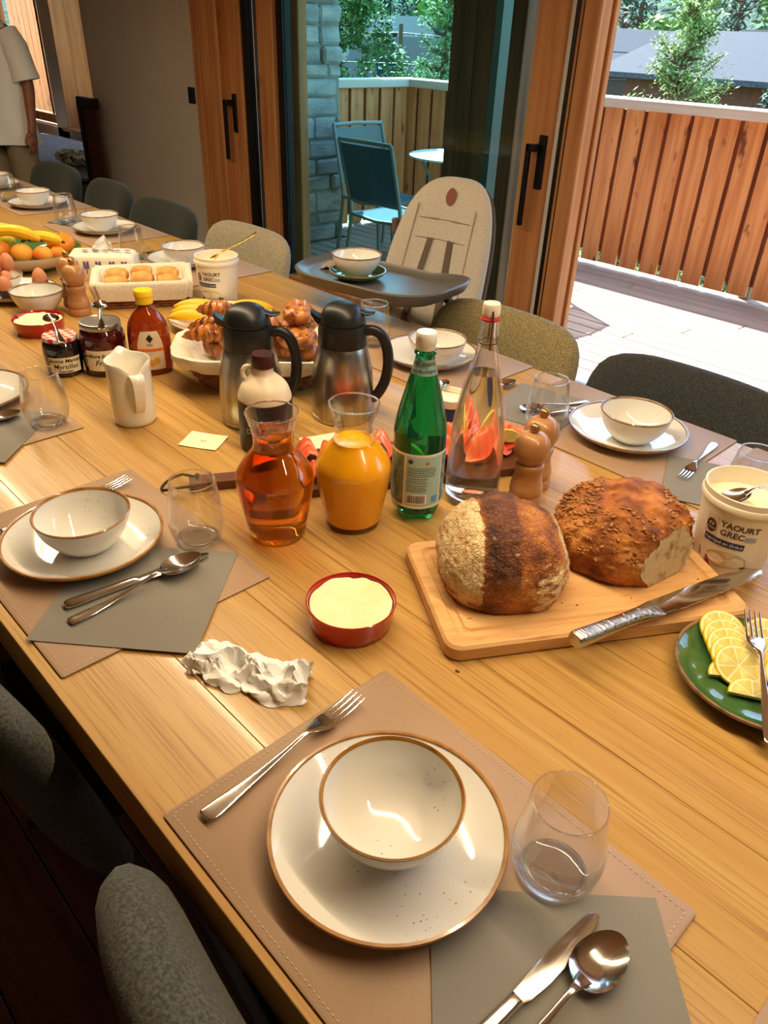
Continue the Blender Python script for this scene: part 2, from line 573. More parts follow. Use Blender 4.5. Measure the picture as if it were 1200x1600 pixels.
def balustrade(name, label, p0, p1, nb, c0=0.06, c1=0.06):
    d = Vector((p1[0] - p0[0], p1[1] - p0[1], 0)); ln = d.length
    b = thing(name, label, 'railing', (p0[0], p0[1], 0.0), math.atan2(d.y, d.x))
    step = ln / nb
    bm = box_g(0.0165, step - 0.0165, 0.0, 0.024, 0.03, 1.10, 0.003)
    b0 = None
    for i in range(nb):
        if b0 is None:
            b0 = mesh('board', bm[0], bm[1], 'larch_orange', b, smooth=False)
        else:
            c = b0.copy(); link(c, b)
        (b0 if i == 0 else c).location = (i * step, random.uniform(-0.002, 0.002), random.uniform(-0.004, 0.004))
    for i in range(nb + 1):
        box('gap_shade_strip', max(0, i * step - 0.035), min(ln, i * step + 0.035), 0.0262, 0.046, 0.10, 1.09, 'dark_wood', b)  # dark strips added to paint the shade seen between the boards
    box('rail', 0, ln, 0.0462, 0.07, 0.16, 0.25, 'larch', b, 0.004)
    box('rail', 0, ln, 0.0462, 0.07, 0.93, 1.02, 'larch', b, 0.004)
    n = max(2, int(ln / 1.5))
    for i in range(n + 1):
        x = 0.06 + (ln - 0.12) * i / n
        box('post', x - 0.035, x + 0.035, 0.07, 0.14, 0.0, 1.10, 'grey_metal', b, 0.004)
    box('cap_rail', -c0, ln + c1, -0.05, 0.12, 1.10, 1.165, 'cap_wood', b, 0.006)
    return b
balustrade('balustrade', 'orange larch balcony railing with vertical boards facing the open door', (-5.47, 5.43), (3.0, 5.43), 49)
balustrade('balustrade', 'short return of the board railing between the stone wall and the corner', (-5.40, 4.385), (-5.40, 5.425), 6, 0.0, -0.044)

# dry-stone wall end
sw = structure(box('wall_stone', -5.75, -5.13, 3.452, 4.38, -0.05, 2.72, 'mortar'))
z = 0.0
while z < 2.4:
    h = random.choice((0.09, 0.13, 0.17, 0.22, 0.26, 0.12))
    y = 3.455
    while y < 4.39:
        w = random.choice((0.16, 0.22, 0.3, 0.36))
        w = min(w, 4.40 - y)
        if w > 0.05:
            o1 = random.uniform(0.0, 0.03)
            hh = h if h < 0.2 or random.random() < 0.5 else h * 0.5
            for (za, zb) in (((z, z + hh), (z + hh, z + h)) if hh < h else ((z, z + h),)):
                v, f = box_g(-5.2, -5.115 + o1 + random.uniform(-.008, .008), y + 0.006, y + w - 0.006, za + 0.005, zb - 0.005, 0.018)
                v = [(q[0] + (0.02 * fbm(q, 7) if q[0] > -5.16 else 0), q[1] + 0.012 * fbm((q[1], q[2], 3), 6), q[2] + 0.012 * fbm((q[1], q[2], 9), 5)) for q in v]
                mesh('stone', v, f, 'stone', sw, smooth=False)
        y += w
    z += h
# unseen roof over the door wall; second slab added to shade the stone corner
structure(box('roof_overhang', -6.5, 3.2, 3.4, 4.40, 2.72, 2.9, 'ceiling_wood'))
structure(box('corner_shade_slab', -7.5, -5.80, 4.40, 5.7, 2.72, 2.9, 'ceiling_wood'))

bs = thing('timber_screen', 'orange timber screen of upright boards outside the living room windows', 'fence', (-14.0, 5.3, 0))
for i in range(36):
    box('board', i * 0.19, i * 0.19 + 0.175, 0.0, 0.03, -0.1, 2.1, 'larch_orange', bs, 0.003)
box('rail', 0, 6.84, 0.03, 0.08, 1.7, 1.8, 'larch', bs)
box('rail', 0, 6.84, 0.03, 0.08, 0.3, 0.4, 'larch', bs)

# pendant lamp over the table (out of the frame, seen in reflections)
pt = thing('pendant_lamp', 'long slim black linear pendant lamp hanging over the dining table', 'lamp', (-2.1, 0.9, 1.98))
box('housing', -2.75, 2.75, -0.02, 0.02, 0.004, 0.05, 'black_metal', pt, 0.004)
for x in (-2.4, 0.0, 2.4):
    tube('cable', [(x, 0, 0.05), (x, 0, 0.64)], 0.0025, 'black_metal', pt, n=6)
a = area('pendant_light_offscreen', (-2.1, 0.9, 1.978), (5.4, 0.025), 70, WARM)
# ---------------------------------------------------------------- dining table
def oak_material():
    m = M('oak', (196, 156, 88), 0.34, noise=(5.0, (180, 134, 70), (0.22, 9, 9), 0.32, 0.72, 5), noise2=(70.0, (150, 106, 52), (0.08, 5, 5), 0.52, 0.74, 2), bump=(60, 0.03, (0.08, 9, 9)), rnd=True, coat=0.15)
    return m
oak_material()
tb = thing('dining_table', 'very long honey oak dining table laid for breakfast', 'table', (-2.1, 0.91, 0))
ys = [0.19, 0.342, 0.50, 0.66, 0.82, 0.98, 1.14, 1.30, 1.465, 1.63]
for a, b in zip(ys[:-1], ys[1:]):
    box('tabletop_plank', -3.2, 3.2, a - 0.91 + 0.0002, b - 0.91 - 0.0002, T - 0.075, T, 'oak', tb, 0.0009)
box('apron', -3.0, 3.0, -0.60, -0.57, 0.60, T - 0.075, 'oak', tb)
box('apron', -3.0, 3.0, 0.57, 0.60, 0.60, T - 0.075, 'oak', tb)
for x in (-2.9, 2.9):
    for y in (-0.55, 0.55):
        box('leg', x - 0.06, x + 0.06, y - 0.06, y + 0.06, 0, T - 0.075, 'oak', tb, 0.004)
M('knot', (70, 38, 16), 0.5)
for (kx, ky, ra, rb) in ((-0.690, 0.808, 0.016, 0.007), (-0.712, 0.79, 0.005, 0.004), (-0.47, 0.62, 0.004, 0.0025)):
    v, f = disc_g(ra, rb, 14)
    v = [(q[0] * (1 + 0.3 * fbm((q[0] * 80, q[1] * 80, 2))) + kx + 2.1, q[1] * (1 + 0.3 * fbm((q[0] * 80, 5, q[1] * 80))) + ky - 0.91, T + 0.0003) for q in v]
    mesh('knot', v, f, 'knot', tb)

# ---------------------------------------------------------------- upholstered chairs
def fabric(name, c1, c2):
    return M(name, c1, 0.95, noise=(260, c2, (1, 1, 1), 0.35, 0.65, 2), bump=(420, 0.5, (1, 1, 1), 0.0015), sheen=0.12)
fabric('fabric_charcoal', (66, 68, 68), (40, 42, 44))
fabric('fabric_green', (44, 48, 40), (28, 32, 28))
fabric('fabric_beige', (178, 168, 144), (132, 122, 100))
fabric('fabric_olive', (162, 148, 108), (112, 100, 66))
fabric('fabric_grey', (84, 84, 76), (50, 52, 48))
M('chair_leg', (28, 24, 22), 0.5)

def chair(label, loc, rz, mat, wd=0.27, top=0.815, group=None, low=0.40):
    c = thing('dining_chair', label, 'chair', loc, rz, group)
    hh = (top - low) / 2; zc = (top + low) / 2
    def bend(p):
        x, z, t = p.x, p.y, p.z
        k = 0.9
        y = -0.235 + 0.55 * x * x * k + (-0.055) * (z / hh) + t
        return (x * (1 - 0.10 * max(0, -z / hh)), y, zc + z)
    v, f = pillow_g(wd, hh, 0.042, 5.0, 8, 56, 7.0, bend)
    mesh('backrest', v, f, mat, c, angle=60)
    v, f = pillow_g(0.235, 0.235, 0.04, 4.5, 7, 40, 6.0, lambda p: (p.x, p.y + 0.02, 0.445 + p.z))
    mesh('seat', v, f, mat, c, angle=60)
    pip = [(wd * 0.93 * s, 0, 0) for s in (-1, 1)]
    for sx in (-1, 1):
        for sy in (-1, 1):
            tube('leg', [(0.17 * sx, 0.02 + 0.16 * sy, 0.42), (0.215 * sx, 0.02 + 0.215 * sy, 0.0)], [0.017, 0.010], 'chair_leg', c, n=10)
    return c
chair('charcoal grey upholstered chair pulled up to the brown placemat with the bowl and empty glass', (-0.25, 0.375, 0), 0.0, 'fabric_grey', 0.275, 0.81)
ch = chair('dark taupe chair with a stitched seam, tucked in beside the crumpled tissue', (-1.03, 0.375, 0), 0.0, 'fabric_grey', 0.29, 0.79, low=0.28)
chair('dark charcoal chair in front of the sunlit deck opening', (-0.72, 1.53, 0), PI, 'fabric_charcoal', 0.285, 0.815)
chair('olive beige woven chair beside the highchair, behind the swing-top bottle', (-1.325, 1.54, 0), PI, 'fabric_olive', 0.275, 0.815)
chair('pale beige woven chair behind the open yogurt tub with the gold spoon', (-2.66, 1.545, 0), PI, 'fabric_beige', 0.285, 0.82)
chair('dark green chair against the plaster wall, next to the pale beige chair', (-3.33, 1.545, 0), PI, 'fabric_green', 0.285, 0.815)
chair('dark green chair between two other dark green chairs', (-3.92, 1.56, 0), PI - 0.05, 'fabric_green', 0.25, 0.82)
chair('dark green chair farthest from the highchair, standing by the person in white', (-4.52, 1.56, 0), PI, 'fabric_green', 0.30, 0.825)

# ---------------------------------------------------------------- highchair
M('tray_grey', (92, 88, 84), 0.35, bump=(90, 0.05, (1, 1, 1)))
M('pad_beige', (194, 185, 172), 0.9, noise=(180, (178, 169, 156), (1, 1, 1), 0.35, 0.65), bump=(380, 0.35, (1, 1, 1), 0.001), sheen=0.2)
M('pad_seam', (166, 154, 138), 0.9)
M('leather_patch', (120, 62, 36), 0.6)
M('strap_taupe', (96, 84, 74), 0.85, bump=(300, 0.4, (1, 1, 1)))
hc = thing('high_chair', 'beige padded highchair with grey tray and leather oval patch', 'highchair', (-1.755, 1.765, 0), rad(190))
# local frame: +Y is towards the tray (front)
def hb(p):          # padded back: local XY slab -> leaning back plane
    x, u, t = p.x, p.y, p.z
    lean = 0.34
    dish = 0.10 * (x / 0.2) ** 2
    return (x * (1 - 0.12 * u / 0.34), -0.10 - lean * (u + 0.33) + (t + dish * 0.35) * 0.95, 0.755 + 0.94 * u + t * lean)
def hbp(x, u, t): return hb(Vector((x, u, t)))
v, f = pillow_g(0.205, 0.36, 0.035, 3.2, 10, 56, 7.0, hb)
v = [tuple(q) for q in v]
mesh('back_pad', v, f, 'pad_beige', hc, angle=60)
for s in (-1, 1):
    tube('seam', [hbp(s * 0.125, u, 0.036) for u in (-0.3, -0.15, 0, 0.15, 0.26)], 0.0022, 'pad_seam', hc, n=6)
    p = [hbp(s * 0.045 , 0.15, 0.0365), hbp(s * 0.055, 0.02, 0.039), hbp(s * 0.065, -0.14, 0.043), hbp(s * 0.075, -0.28, 0.05)]
    tube('strap', p, 0.003, 'strap_taupe', hc, n=8, sx=4.6)
    for u in (0.215, 0.15):
        tube('button_slot', [hbp(s * 0.045 - 0.014, u, 0.0365), hbp(s * 0.045 + 0.014, u, 0.0365)], 0.003, 'pad_seam', hc, n=6)
for u in (0.215, 0.15):
    tube('seam', [hbp(-0.11, u, 0.0345), hbp(0, u, 0.0355), hbp(0.11, u, 0.0345)], 0.0015, 'pad_seam', hc, n=6)
v, f = disc_g(0.021, 0.028, 28)
v = [hbp(q[0], q[1] + 0.29, 0.0375) for q in v]
mesh('brand_patch', v, f, 'leather_patch', hc)
v, f = pillow_g(0.20, 0.36, 0.02, 3.2, 8, 48, 7.0, lambda p: hb(Vector((p.x, p.y - 0.005, p.z - 0.042))))
mesh('back_shell', v, f, 'strap_taupe', hc)
v, f = pillow_g(0.15, 0.15, 0.03, 4, 7, 40, 6.0, lambda p: (p.x + 0.012, p.y + 0.05, 0.53 + p.z))
mesh('seat_pad', v, f, 'pad_beige', hc)
TZ = 0.856
lp = []
for (w, h, r, z) in ((0.46, 0.30, 0.10, TZ - 0.035), (0.52, 0.36, 0.13, TZ - 0.02), (0.545, 0.385, 0.14, TZ + 0.008), (0.535, 0.375, 0.138, TZ + 0.012), (0.50, 0.34, 0.125, TZ - 0.002), (0.46, 0.30, 0.11, TZ - 0.006), (0.2, 0.1, 0.045, TZ - 0.006)):
    row = []
    for (x, y, zz) in rr(w, h, r, z, 10, 0, 0.105):
        if y < 0.105:
            y += 0.13 * max(0, 1 - (x / 0.25) ** 2) * (0.105 - y) / 0.19
        row.append((x, y, zz))
    lp.append(row)
v, f = loft(lp)
mesh('tray', v, f, 'tray_grey', hc, angle=50)
for sx in (-1, 1):
    tube('arm', [(0.17 * sx, -0.1, 0.72), (0.165 * sx, -0.02, 0.79), (0.155 * sx, 0.06, 0.825)], 0.014, 'black_metal', hc)
    for sy in (-1, 1):
        tube('leg', [(0.145 * sx, 0.02 + 0.08 * sy, 0.52), (0.155 * sx, -0.02 + 0.20 * sy, 0.005)], 0.014, 'black_metal', hc)
tube('footrest', [(-0.15, 0.13, 0.25), (0.15, 0.13, 0.25)], 0.014, 'black_metal', hc)
box('side_clip', 0.185, 0.205, -0.25, -0.22, 0.90, 0.95, 'strap_taupe', hc, 0.004)

# ---------------------------------------------------------------- balcony furniture
M('garden_metal', (128, 142, 138), 0.45, metal=0.2)
M('sling', (64, 106, 128), 0.75, noise=(300, (48, 86, 106), (1, 1, 1), 0.4, 0.6), bump=(500, 0.3, (1, 1, 1)))
M('sling_pale', (128, 150, 148), 0.75, bump=(500, 0.3, (1, 1, 1)))
def see_through(name, k):      # open textile weave
    nt = MATS[name].node_tree; n, L = nt.nodes, nt.links
    tr = n.new('ShaderNodeBsdfTransparent'); mx = n.new('ShaderNodeMixShader'); mx.inputs[0].default_value = k
    L.new(n['Principled BSDF'].outputs[0], mx.inputs[1]); L.new(tr.outputs[0], mx.inputs[2])
    L.new(mx.outputs[0], n['Material Output'].inputs[0])
see_through('sling', 0.12); see_through('sling_pale', 0.28)
M('table_white', (206, 222, 220), 0.4)

def garden_chair(label, loc, rz, back):
    g = thing('garden_chair', label, 'chair', loc, rz)
    W = 0.235
    for s in (-1, 1):
        tube('rear_leg', [(s * W, -0.28, 0.0), (s * W, -0.21, 0.40), (s * W, -0.22, 0.5), (s * W, -0.33, 0.90)], 0.014, 'garden_metal', g)
        tube('front_leg', [(s * W, 0.24, 0.0), (s * W, 0.21, 0.42)], 0.014, 'garden_metal', g)
        tube('seat_rail', [(s * W, -0.21, 0.42), (s * W, 0.0, 0.405), (s * W, 0.22, 0.425)], 0.014, 'garden_metal', g)
    tube('top_bar', [(-W, -0.33, 0.90), (0, -0.35, 0.905), (W, -0.33, 0.90)], 0.013, 'garden_metal', g)
    tube('cross_bar', [(-W, -0.225, 0.52), (W, -0.225, 0.52)], 0.011, 'garden_metal', g)
    tube('cross_bar', [(-W, 0.22, 0.425), (0, 0.235, 0.41), (W, 0.22, 0.425)], 0.012, 'garden_metal', g)
    tube('cross_bar', [(-W, -0.21, 0.42), (0, -0.2, 0.40), (W, -0.21, 0.42)], 0.012, 'garden_metal', g)
    def sheet(name, a, b, nz, mat, sag):
        lo = []
        for th in (0.0, 0.004):
            for j in range(nz + 1):
                t = j / nz
                row = []
                for i in range(9):
                    x = -W + 2 * W * i / 8
                    q = Vector(a).lerp(Vector(b), t)
                    d = sag * (1 - (x / W) ** 2)
                    row.append((x, q.y + (-d if name == 'back_sling' else 0) + (th if name == 'back_sling' else 0), q.z + (-d - th if name == 'seat_sling' else 0)))
                lo.append(row)
        n = 9; vv = [p for r in lo for p in r]; ff = []
        for L0 in (0, nz + 1):
            for j in range(nz):
                for i in range(8):
                    k = (L0 + j) * n + i
                    ff.append((k, k + 1, k + 1 + n, k + n))
        mesh(name, vv, ff, mat, g)
    sheet('seat_sling', (0, -0.21, 0.424), (0, 0.22, 0.428), 6, 'sling', 0.015)
    sheet('back_sling', (0, -0.225, 0.52), (0, -0.328, 0.88), 6, back, 0.02)
    return g
garden_chair('blue mesh balcony chair with its back to the glass door', (-3.97, 3.92, 0), 0.05, 'sling')
garden_chair('balcony chair with paler mesh back beside the stone wall', (-4.50, 4.30, 0), rad(-93), 'sling_pale')
garden_chair('mesh balcony chair standing behind the timber pillar, its shadow on the sunlit deck', (-3.26, 4.36, 0), rad(90), 'sling_pale')
gt = thing('bistro_table', 'round pale folding bistro table on the balcony', 'table', (-4.17, 4.72, 0), 0.3)
lathe('tabletop', [(0.0, 0.712), (0.34, 0.712), (0.35, 0.717), (0.35, 0.727), (0.34, 0.732), (0.0, 0.732)], 'table_white', gt, n=48)
for s in (-1, 1):
    tube('leg', [(-0.24, 0.20 * s, 0.007), (0.20, 0.20 * s, 0.712)], 0.011, 'garden_metal', gt)
    tube('leg', [(0.24, 0.17 * s, 0.007), (-0.20, 0.17 * s, 0.712)], 0.011, 'garden_metal', gt)
for x in (-0.21, 0.21):
    tube('stretcher', [(x, -0.2, 0.06), (x, 0.2, 0.06)], 0.008, 'garden_metal', gt)

# ---------------------------------------------------------------- living area beyond the plaster wall
M('bench_fabric', (150, 160, 166), 0.9, noise=(12, (120, 132, 140), (1, 3, 1), 0.35, 0.65), bump=(30, 0.3, (1, 3, 1)))
M('bench_side', (92, 76, 62), 0.9)
bn = thing('day_bed', 'long pale grey upholstered day bed under the living room windows', 'bench', (-8.21, 3.2, 0))
v, f = pillow_g(1.42, 0.62, 0.08, 9, 8, 60, 6.0, lambda p: (p.x, p.y, 0.36 + p.z))
mesh('mattress', v, f, 'bench_fabric', bn)
box('base', -1.38, 1.38, -0.58, 0.60, 0.0, 0.30, 'bench_side', bn, 0.02)
M('cushion_green', (120, 138, 112), 0.9, noise=(16, (214, 214, 196), (1, 1, 1), 0.5, 0.56), noise2=(22, (40, 58, 44), (1, 1, 1), 0.58, 0.62))
v, f = pillow_g(0.17, 0.12, 0.06, 3.5, 8, 40, 2.5, lambda p: (p.x, p.y, 0.50 + p.z + 0.02 * fbm((p.x * 8, p.y * 8, 1))))
o = mesh('cushion', v, f, 'cushion_green', loc=(-7.02, 3.0, -0.005), rz=0.4)
tag(o, 'small green and white patterned cushion on the day bed', 'cushion')
# dark framed board standing behind the plaster corner
sb_ = thing('screen_panel', 'dark brown panel with a black frame at the plaster corner', 'panel', (-6.60, 3.0, 0), 0.0)
box('panel', -0.12, 0.13, -0.012, 0.012, 0.0, 0.90, 'backing_wood', sb_, 0.003)
box('frame_rail', -0.17, 0.13, -0.03, 0.03, 0.90, 0.98, 'black_metal', sb_, 0.008)
box('frame_post', -0.175, -0.115, -0.03, 0.03, 0.0, 0.94, 'black_metal', sb_, 0.008)
M('photo_print', (120, 104, 92), 0.4, noise=(9, (196, 186, 170), (1, 1, 1), 0.4, 0.6))
def photo_frame(label, loc, rz, w, h):
    p = thing('picture_frame', label, 'picture frame', loc, rz)
    m = 0.035
    lean = lambda q: (q[0], q[1] + 0.25 * q[2], q[2])
    for g in (box_g(-w / 2, -w / 2 + m, 0, 0.02, 0, h, 0.003), box_g(w / 2 - m, w / 2, 0, 0.02, 0, h, 0.003), box_g(-w / 2, w / 2, 0, 0.02, 0, m, 0.003), box_g(-w / 2, w / 2, 0, 0.02, h - m, h, 0.003)):
        mesh('frame', [lean(q) for q in g[0]], g[1], 'larch', p, smooth=False)
    g = box_g(-w / 2 + m * 0.9, w / 2 - m * 0.9, 0.008, 0.016, m * 0.9, h - m * 0.9)
    mesh('print', [lean(q) for q in g[0]], g[1], 'photo_print', p, smooth=False)
photo_frame('larger wooden photo frame leaning on the window sill', (-9.15, 4.16, 0.46), rad(-35), 0.24, 0.30)
photo_frame('narrow wooden photo frame on the window sill in front of the larger one', (-8.86, 4.10, 0.46), rad(-50), 0.17, 0.27)
M('switch_black', (20, 20, 22), 0.5)
sw_ = thing('wall_switch', 'square black light switch on the plaster wall by the door', 'switch', (-5.175, 3.1, 1.09))
box('plate', -0.042, 0.042, -0.01, 0.0, -0.05, 0.05, 'switch_black', sw_, 0.004)
box('rocker', -0.03, 0.03, -0.015, -0.009, -0.035, 0.035, 'switch_black', sw_, 0.002)
# ---------------------------------------------------------------- person standing beyond the table
M('skin', (150, 96, 70), 0.5, sss=0.05, noise=(30, (140, 84, 60), (1, 1, 1), 0.4, 0.7))
M('linen_white', (242, 240, 236), 0.9, bump=(14, 0.6, (1, 1, 1), 0.01))
M('linen_beige', (152, 132, 108), 0.9, noise=(200, (130, 112, 90), (1, 1, 1), 0.4, 0.6), bump=(16, 0.5, (1, 1, 1), 0.01))
M('hair_dark', (46, 34, 26), 0.7, bump=(60, 0.6, (1, 1, 4)))
def skin_body(name, verts, edges, radii, mat, parent, levels=2, root=0):
    me = D.meshes.new(name)
    me.from_pydata(verts, edges, [])
    o = D.objects.new(name, me)
    link(o, parent)
    md = o.modifiers.new('skin', 'SKIN')
    md.use_smooth_shade = True
    for i, r in enumerate(radii):
        sv = me.skin_vertices[0].data[i]
        sv.radius = r if isinstance(r, tuple) else (r, r)
        sv.use_root = (i == root)
    sb = o.modifiers.new('sub', 'SUBSURF'); sb.levels = levels; sb.render_levels = levels
    me.materials.append(MATS[mat])
    dg = bpy.context.evaluated_depsgraph_get()
    ev = o.evaluated_get(dg)
    nm = D.meshes.new_from_object(ev)
    nm.polygons.foreach_set('use_smooth', [True] * len(nm.polygons))
    o.modifiers.clear()
    o.data = nm
    if not nm.materials:
        nm.materials.append(MATS[mat])
    return o
pr = thing('person', 'person in a white linen shirt and beige trousers standing by the table', 'person', (-5.90, 2.08, 0), rad(205))
# local frame: +Y forward, +X the person's right ... arms hang at the sides
B = [(0, 0, 0.95), (0, 0, 1.12), (0, 0, 1.30), (0, 0, 1.44), (0, 0.01, 1.53), (0, 0.02, 1.62), (0, 0.03, 1.72)]
R_ = [(0.15, 0.11), (0.13, 0.095), (0.15, 0.10), (0.13, 0.085), (0.05, 0.05), (0.072, 0.085), (0.062, 0.075)]
E_ = [(0, 1), (1, 2), (2, 3), (3, 4), (4, 5), (5, 6)]
for s in (-1, 1):
    k = len(B)
    B += [(0.17 * s, 0, 1.40), (0.235 * s, -0.02, 1.13), (0.27 * s, 0.05, 0.90)]
    R_ += [0.055, 0.042, 0.027]
    E_ += [(3, k), (k, k + 1), (k + 1, k + 2)]
    k2 = len(B)                       # palm and fingers
    wx, wy, wz = 0.27 * s, 0.05, 0.90
    B += [(wx, wy + 0.008, wz - 0.05), (wx, wy + 0.012, wz - 0.085)]
    R_ += [(0.017, 0.032), (0.016, 0.036)]
    E_ += [(k + 2, k2), (k2, k2 + 1)]
    for j, (oy, L_) in enumerate(((0.028, 0.062), (0.010, 0.072), (-0.008, 0.068), (-0.025, 0.052))):
        q = len(B)
        B += [(wx - 0.004 * s, wy + 0.012 + oy, wz - 0.105), (wx - 0.012 * s, wy + 0.016 + oy, wz - 0.105 - L_ * 0.55), (wx - 0.026 * s, wy + 0.014 + oy, wz - 0.105 - L_)]
        R_ += [0.0095, 0.0085, 0.007]
        E_ += [(k2 + 1, q), (q, q + 1), (q + 1, q + 2)]
    q = len(B)                        # thumb from the side of the palm
    B += [(wx - 0.012 * s, wy + 0.045, wz - 0.055), (wx - 0.018 * s, wy + 0.06, wz - 0.09), (wx - 0.02 * s, wy + 0.058, wz - 0.115)]
    R_ += [0.012, 0.0105, 0.0085]
    E_ += [(k2, q), (q, q + 1), (q + 1, q + 2)]
    k = len(B)
    B += [(0.10 * s, 0, 0.86), (0.11 * s, 0.02, 0.48), (0.115 * s, -0.02, 0.09), (0.12 * s, 0.11, 0.035)]
    R_ += [0.085, 0.056, 0.04, 0.034]
    E_ += [(0, k), (k, k + 1), (k + 1, k + 2), (k + 2, k + 3)]
body = skin_body('body', B, E_, R_, 'skin', pr)
def torso_loop(z, rx, ry, n=40, wob=0.006, seed=0, cy=0.0):
    return [(rx * math.cos(2 * PI * i / n) * (1 + wob / rx * math.sin(5 * 2 * PI * i / n + seed)), cy + ry * math.sin(2 * PI * i / n) * (1 + wob / ry * math.sin(7 * 2 * PI * i / n + seed * 2)), z) for i in range(n)]
lp = [torso_loop(z, a, b, wob=w, seed=z * 9) for z, a, b, w in ((0.78, 0.225, 0.165, 0.012), (0.86, 0.215, 0.16, 0.009), (0.98, 0.205, 0.15, 0.008), (1.12, 0.195, 0.14, 0.008), (1.26, 0.20, 0.14, 0.006), (1.38, 0.20, 0.125, 0.004), (1.45, 0.165, 0.10, 0.002), (1.49, 0.10, 0.075, 0.001), (1.515, 0.068, 0.065, 0.0))]
v, f = loft(lp, False, False)
sh = mesh('shirt', v, f, 'linen_white', pr, angle=70)
for s in (-1, 1):
    v, f = tube_g([(0.15 * s, 0, 1.42), (0.195 * s, -0.005, 1.34), (0.215 * s, -0.012, 1.24), (0.228 * s, -0.016, 1.165)], [0.075, 0.083, 0.082, 0.086], 18)
    mesh('sleeve', v, f[:-2], 'linen_white', sh, angle=60)
    tube('cuff', [(0.226 * s, -0.016, 1.18), (0.231 * s, -0.017, 1.155)], [0.088, 0.088], 'linen_white', sh, n=18)
M('bracelet_pale', (206, 196, 184), 0.5)
tube('bracelet', [(0.268 + 0.036 * math.cos(2 * PI * i / 20), 0.045 + 0.036 * math.sin(2 * PI * i / 20), 0.93) for i in range(20)], 0.008, 'bracelet_pale', pr, n=8, closed=True)
lp = [torso_loop(z, a, b, wob=0.004) for z, a, b in ((0.80, 0.19, 0.135), (0.92, 0.185, 0.13), (1.02, 0.17, 0.12))]
v1 = loft(lp, False, False)
legs = [v1]
for s in (-1, 1):
    legs.append(tube_g([(0.095 * s, 0, 0.90), (0.10 * s, 0.005, 0.78), (0.11 * s, 0.02, 0.48), (0.115 * s, -0.015, 0.08)], [0.105, 0.105, 0.085, 0.075], 18))
v, f = merge(*legs)
mesh('trousers', v, f, 'linen_beige', pr, angle=60)
for s in (-1, 1):
    v, f = pillow_g(0.045, 0.13, 0.035, 3, 6, 24, 3, lambda p: (p.x + 0.118 * s, p.y + 0.05, 0.036 + p.z))
    mesh('shoe', v, f, 'leather_patch', pr)
v, f = ellipsoid_g(0.083, 0.10, 0.105, 24, 14, lambda p: (p.x, p.y + 0.0 - (0.012 if p.y > 0 else 0), 1.70 + p.z + (0.03 if p.y > 0.04 else 0)))
mesh('hair', v, f, 'hair_dark', pr)
M('eye_white', (230, 226, 220), 0.2)
for s in (-1, 1):
    v, f = ellipsoid_g(0.012, 0.008, 0.007, 12, 8, lambda p: (p.x + 0.03 * s, p.y + 0.108, p.z + 1.655))
    mesh('eye', v, f, 'eye_white', pr)
    v, f = ellipsoid_g(0.01, 0.02, 0.032, 12, 8, lambda p: (p.x + 0.084 * s, p.y + 0.01, p.z + 1.645))
    mesh('ear', v, f, 'skin', pr)
v, f = ellipsoid_g(0.012, 0.018, 0.024, 12, 8, lambda p: (p.x, p.y + 0.115, p.z + 1.63))
mesh('nose', v, f, 'skin', pr)
M('lip', (150, 84, 74), 0.5)
v, f = ellipsoid_g(0.022, 0.008, 0.006, 12, 8, lambda p: (p.x, p.y + 0.106, p.z + 1.59))
mesh('mouth', v, f, 'lip', pr)
# ---------------------------------------------------------------- valley outside
M('meadow', (80, 108, 56), 0.95, noise=(0.4, (60, 90, 46), (1, 1, 1), 0.35, 0.65))
M('forest_hill', (58, 92, 74), 0.95, noise=(0.35, (36, 66, 56), (1, 1, 0.6), 0.4, 0.62, 8), bump=(0.5, 1.0, (1, 1, 0.6), 2.0))
M('bark', (92, 70, 52), 0.95)
M('needles', (134, 166, 92), 0.7, noise=(2.5, (104, 140, 76), (1, 1, 1), 0.35, 0.65), sss=0.0)
M('needles_blue', (62, 102, 82), 0.7, noise=(1.5, (44, 80, 68), (1, 1, 1), 0.35, 0.65))
M('leaf_green', (102, 138, 66), 0.65, noise=(3, (76, 110, 54), (1, 1, 1), 0.35, 0.65))
M('roof_grey', (68, 76, 82), 0.8, spec=0.1, noise=(14, (54, 62, 68), (1, 6, 1), 0.4, 0.6), bump=(12, 0.3, (1, 8, 1), 0.05))
M('roof_dark', (36, 44, 52), 0.8, spec=0.1, noise=(10, (28, 36, 44), (1, 6, 1), 0.4, 0.6))
M('chalet_brown', (92, 60, 48), 0.8, noise=(4, (72, 46, 36), (6, 6, 0.4), 0.35, 0.65))
M('chalet_dark', (70, 60, 58), 0.8)
M('render_pale', (190, 180, 166), 0.9)
g = structure(box('ground', -260, 160, 7.5, 320, -5.3, -5.0, 'meadow'))
vs = []; fs = []
nx, ny = 46, 26
for j in range(ny):
    for i in range(nx):
        x = -300 + 460 * i / (nx - 1); y = 75 + 240 * j / (ny - 1)
        z = -6 + 95 * (max(0, (y - 78)) / 240) ** 0.9 + 6 * fbm((x * 0.02, y * 0.02, 0)) + 1.6 * fbm((x * 0.2, y * 0.2, 4))
        vs.append((x, y, z))
for j in range(ny - 1):
    for i in range(nx - 1):
        k = j * nx + i
        fs.append((k, k + 1, k + 1 + nx, k + nx))
structure(mesh('hill', vs, fs, 'forest_hill', angle=180))

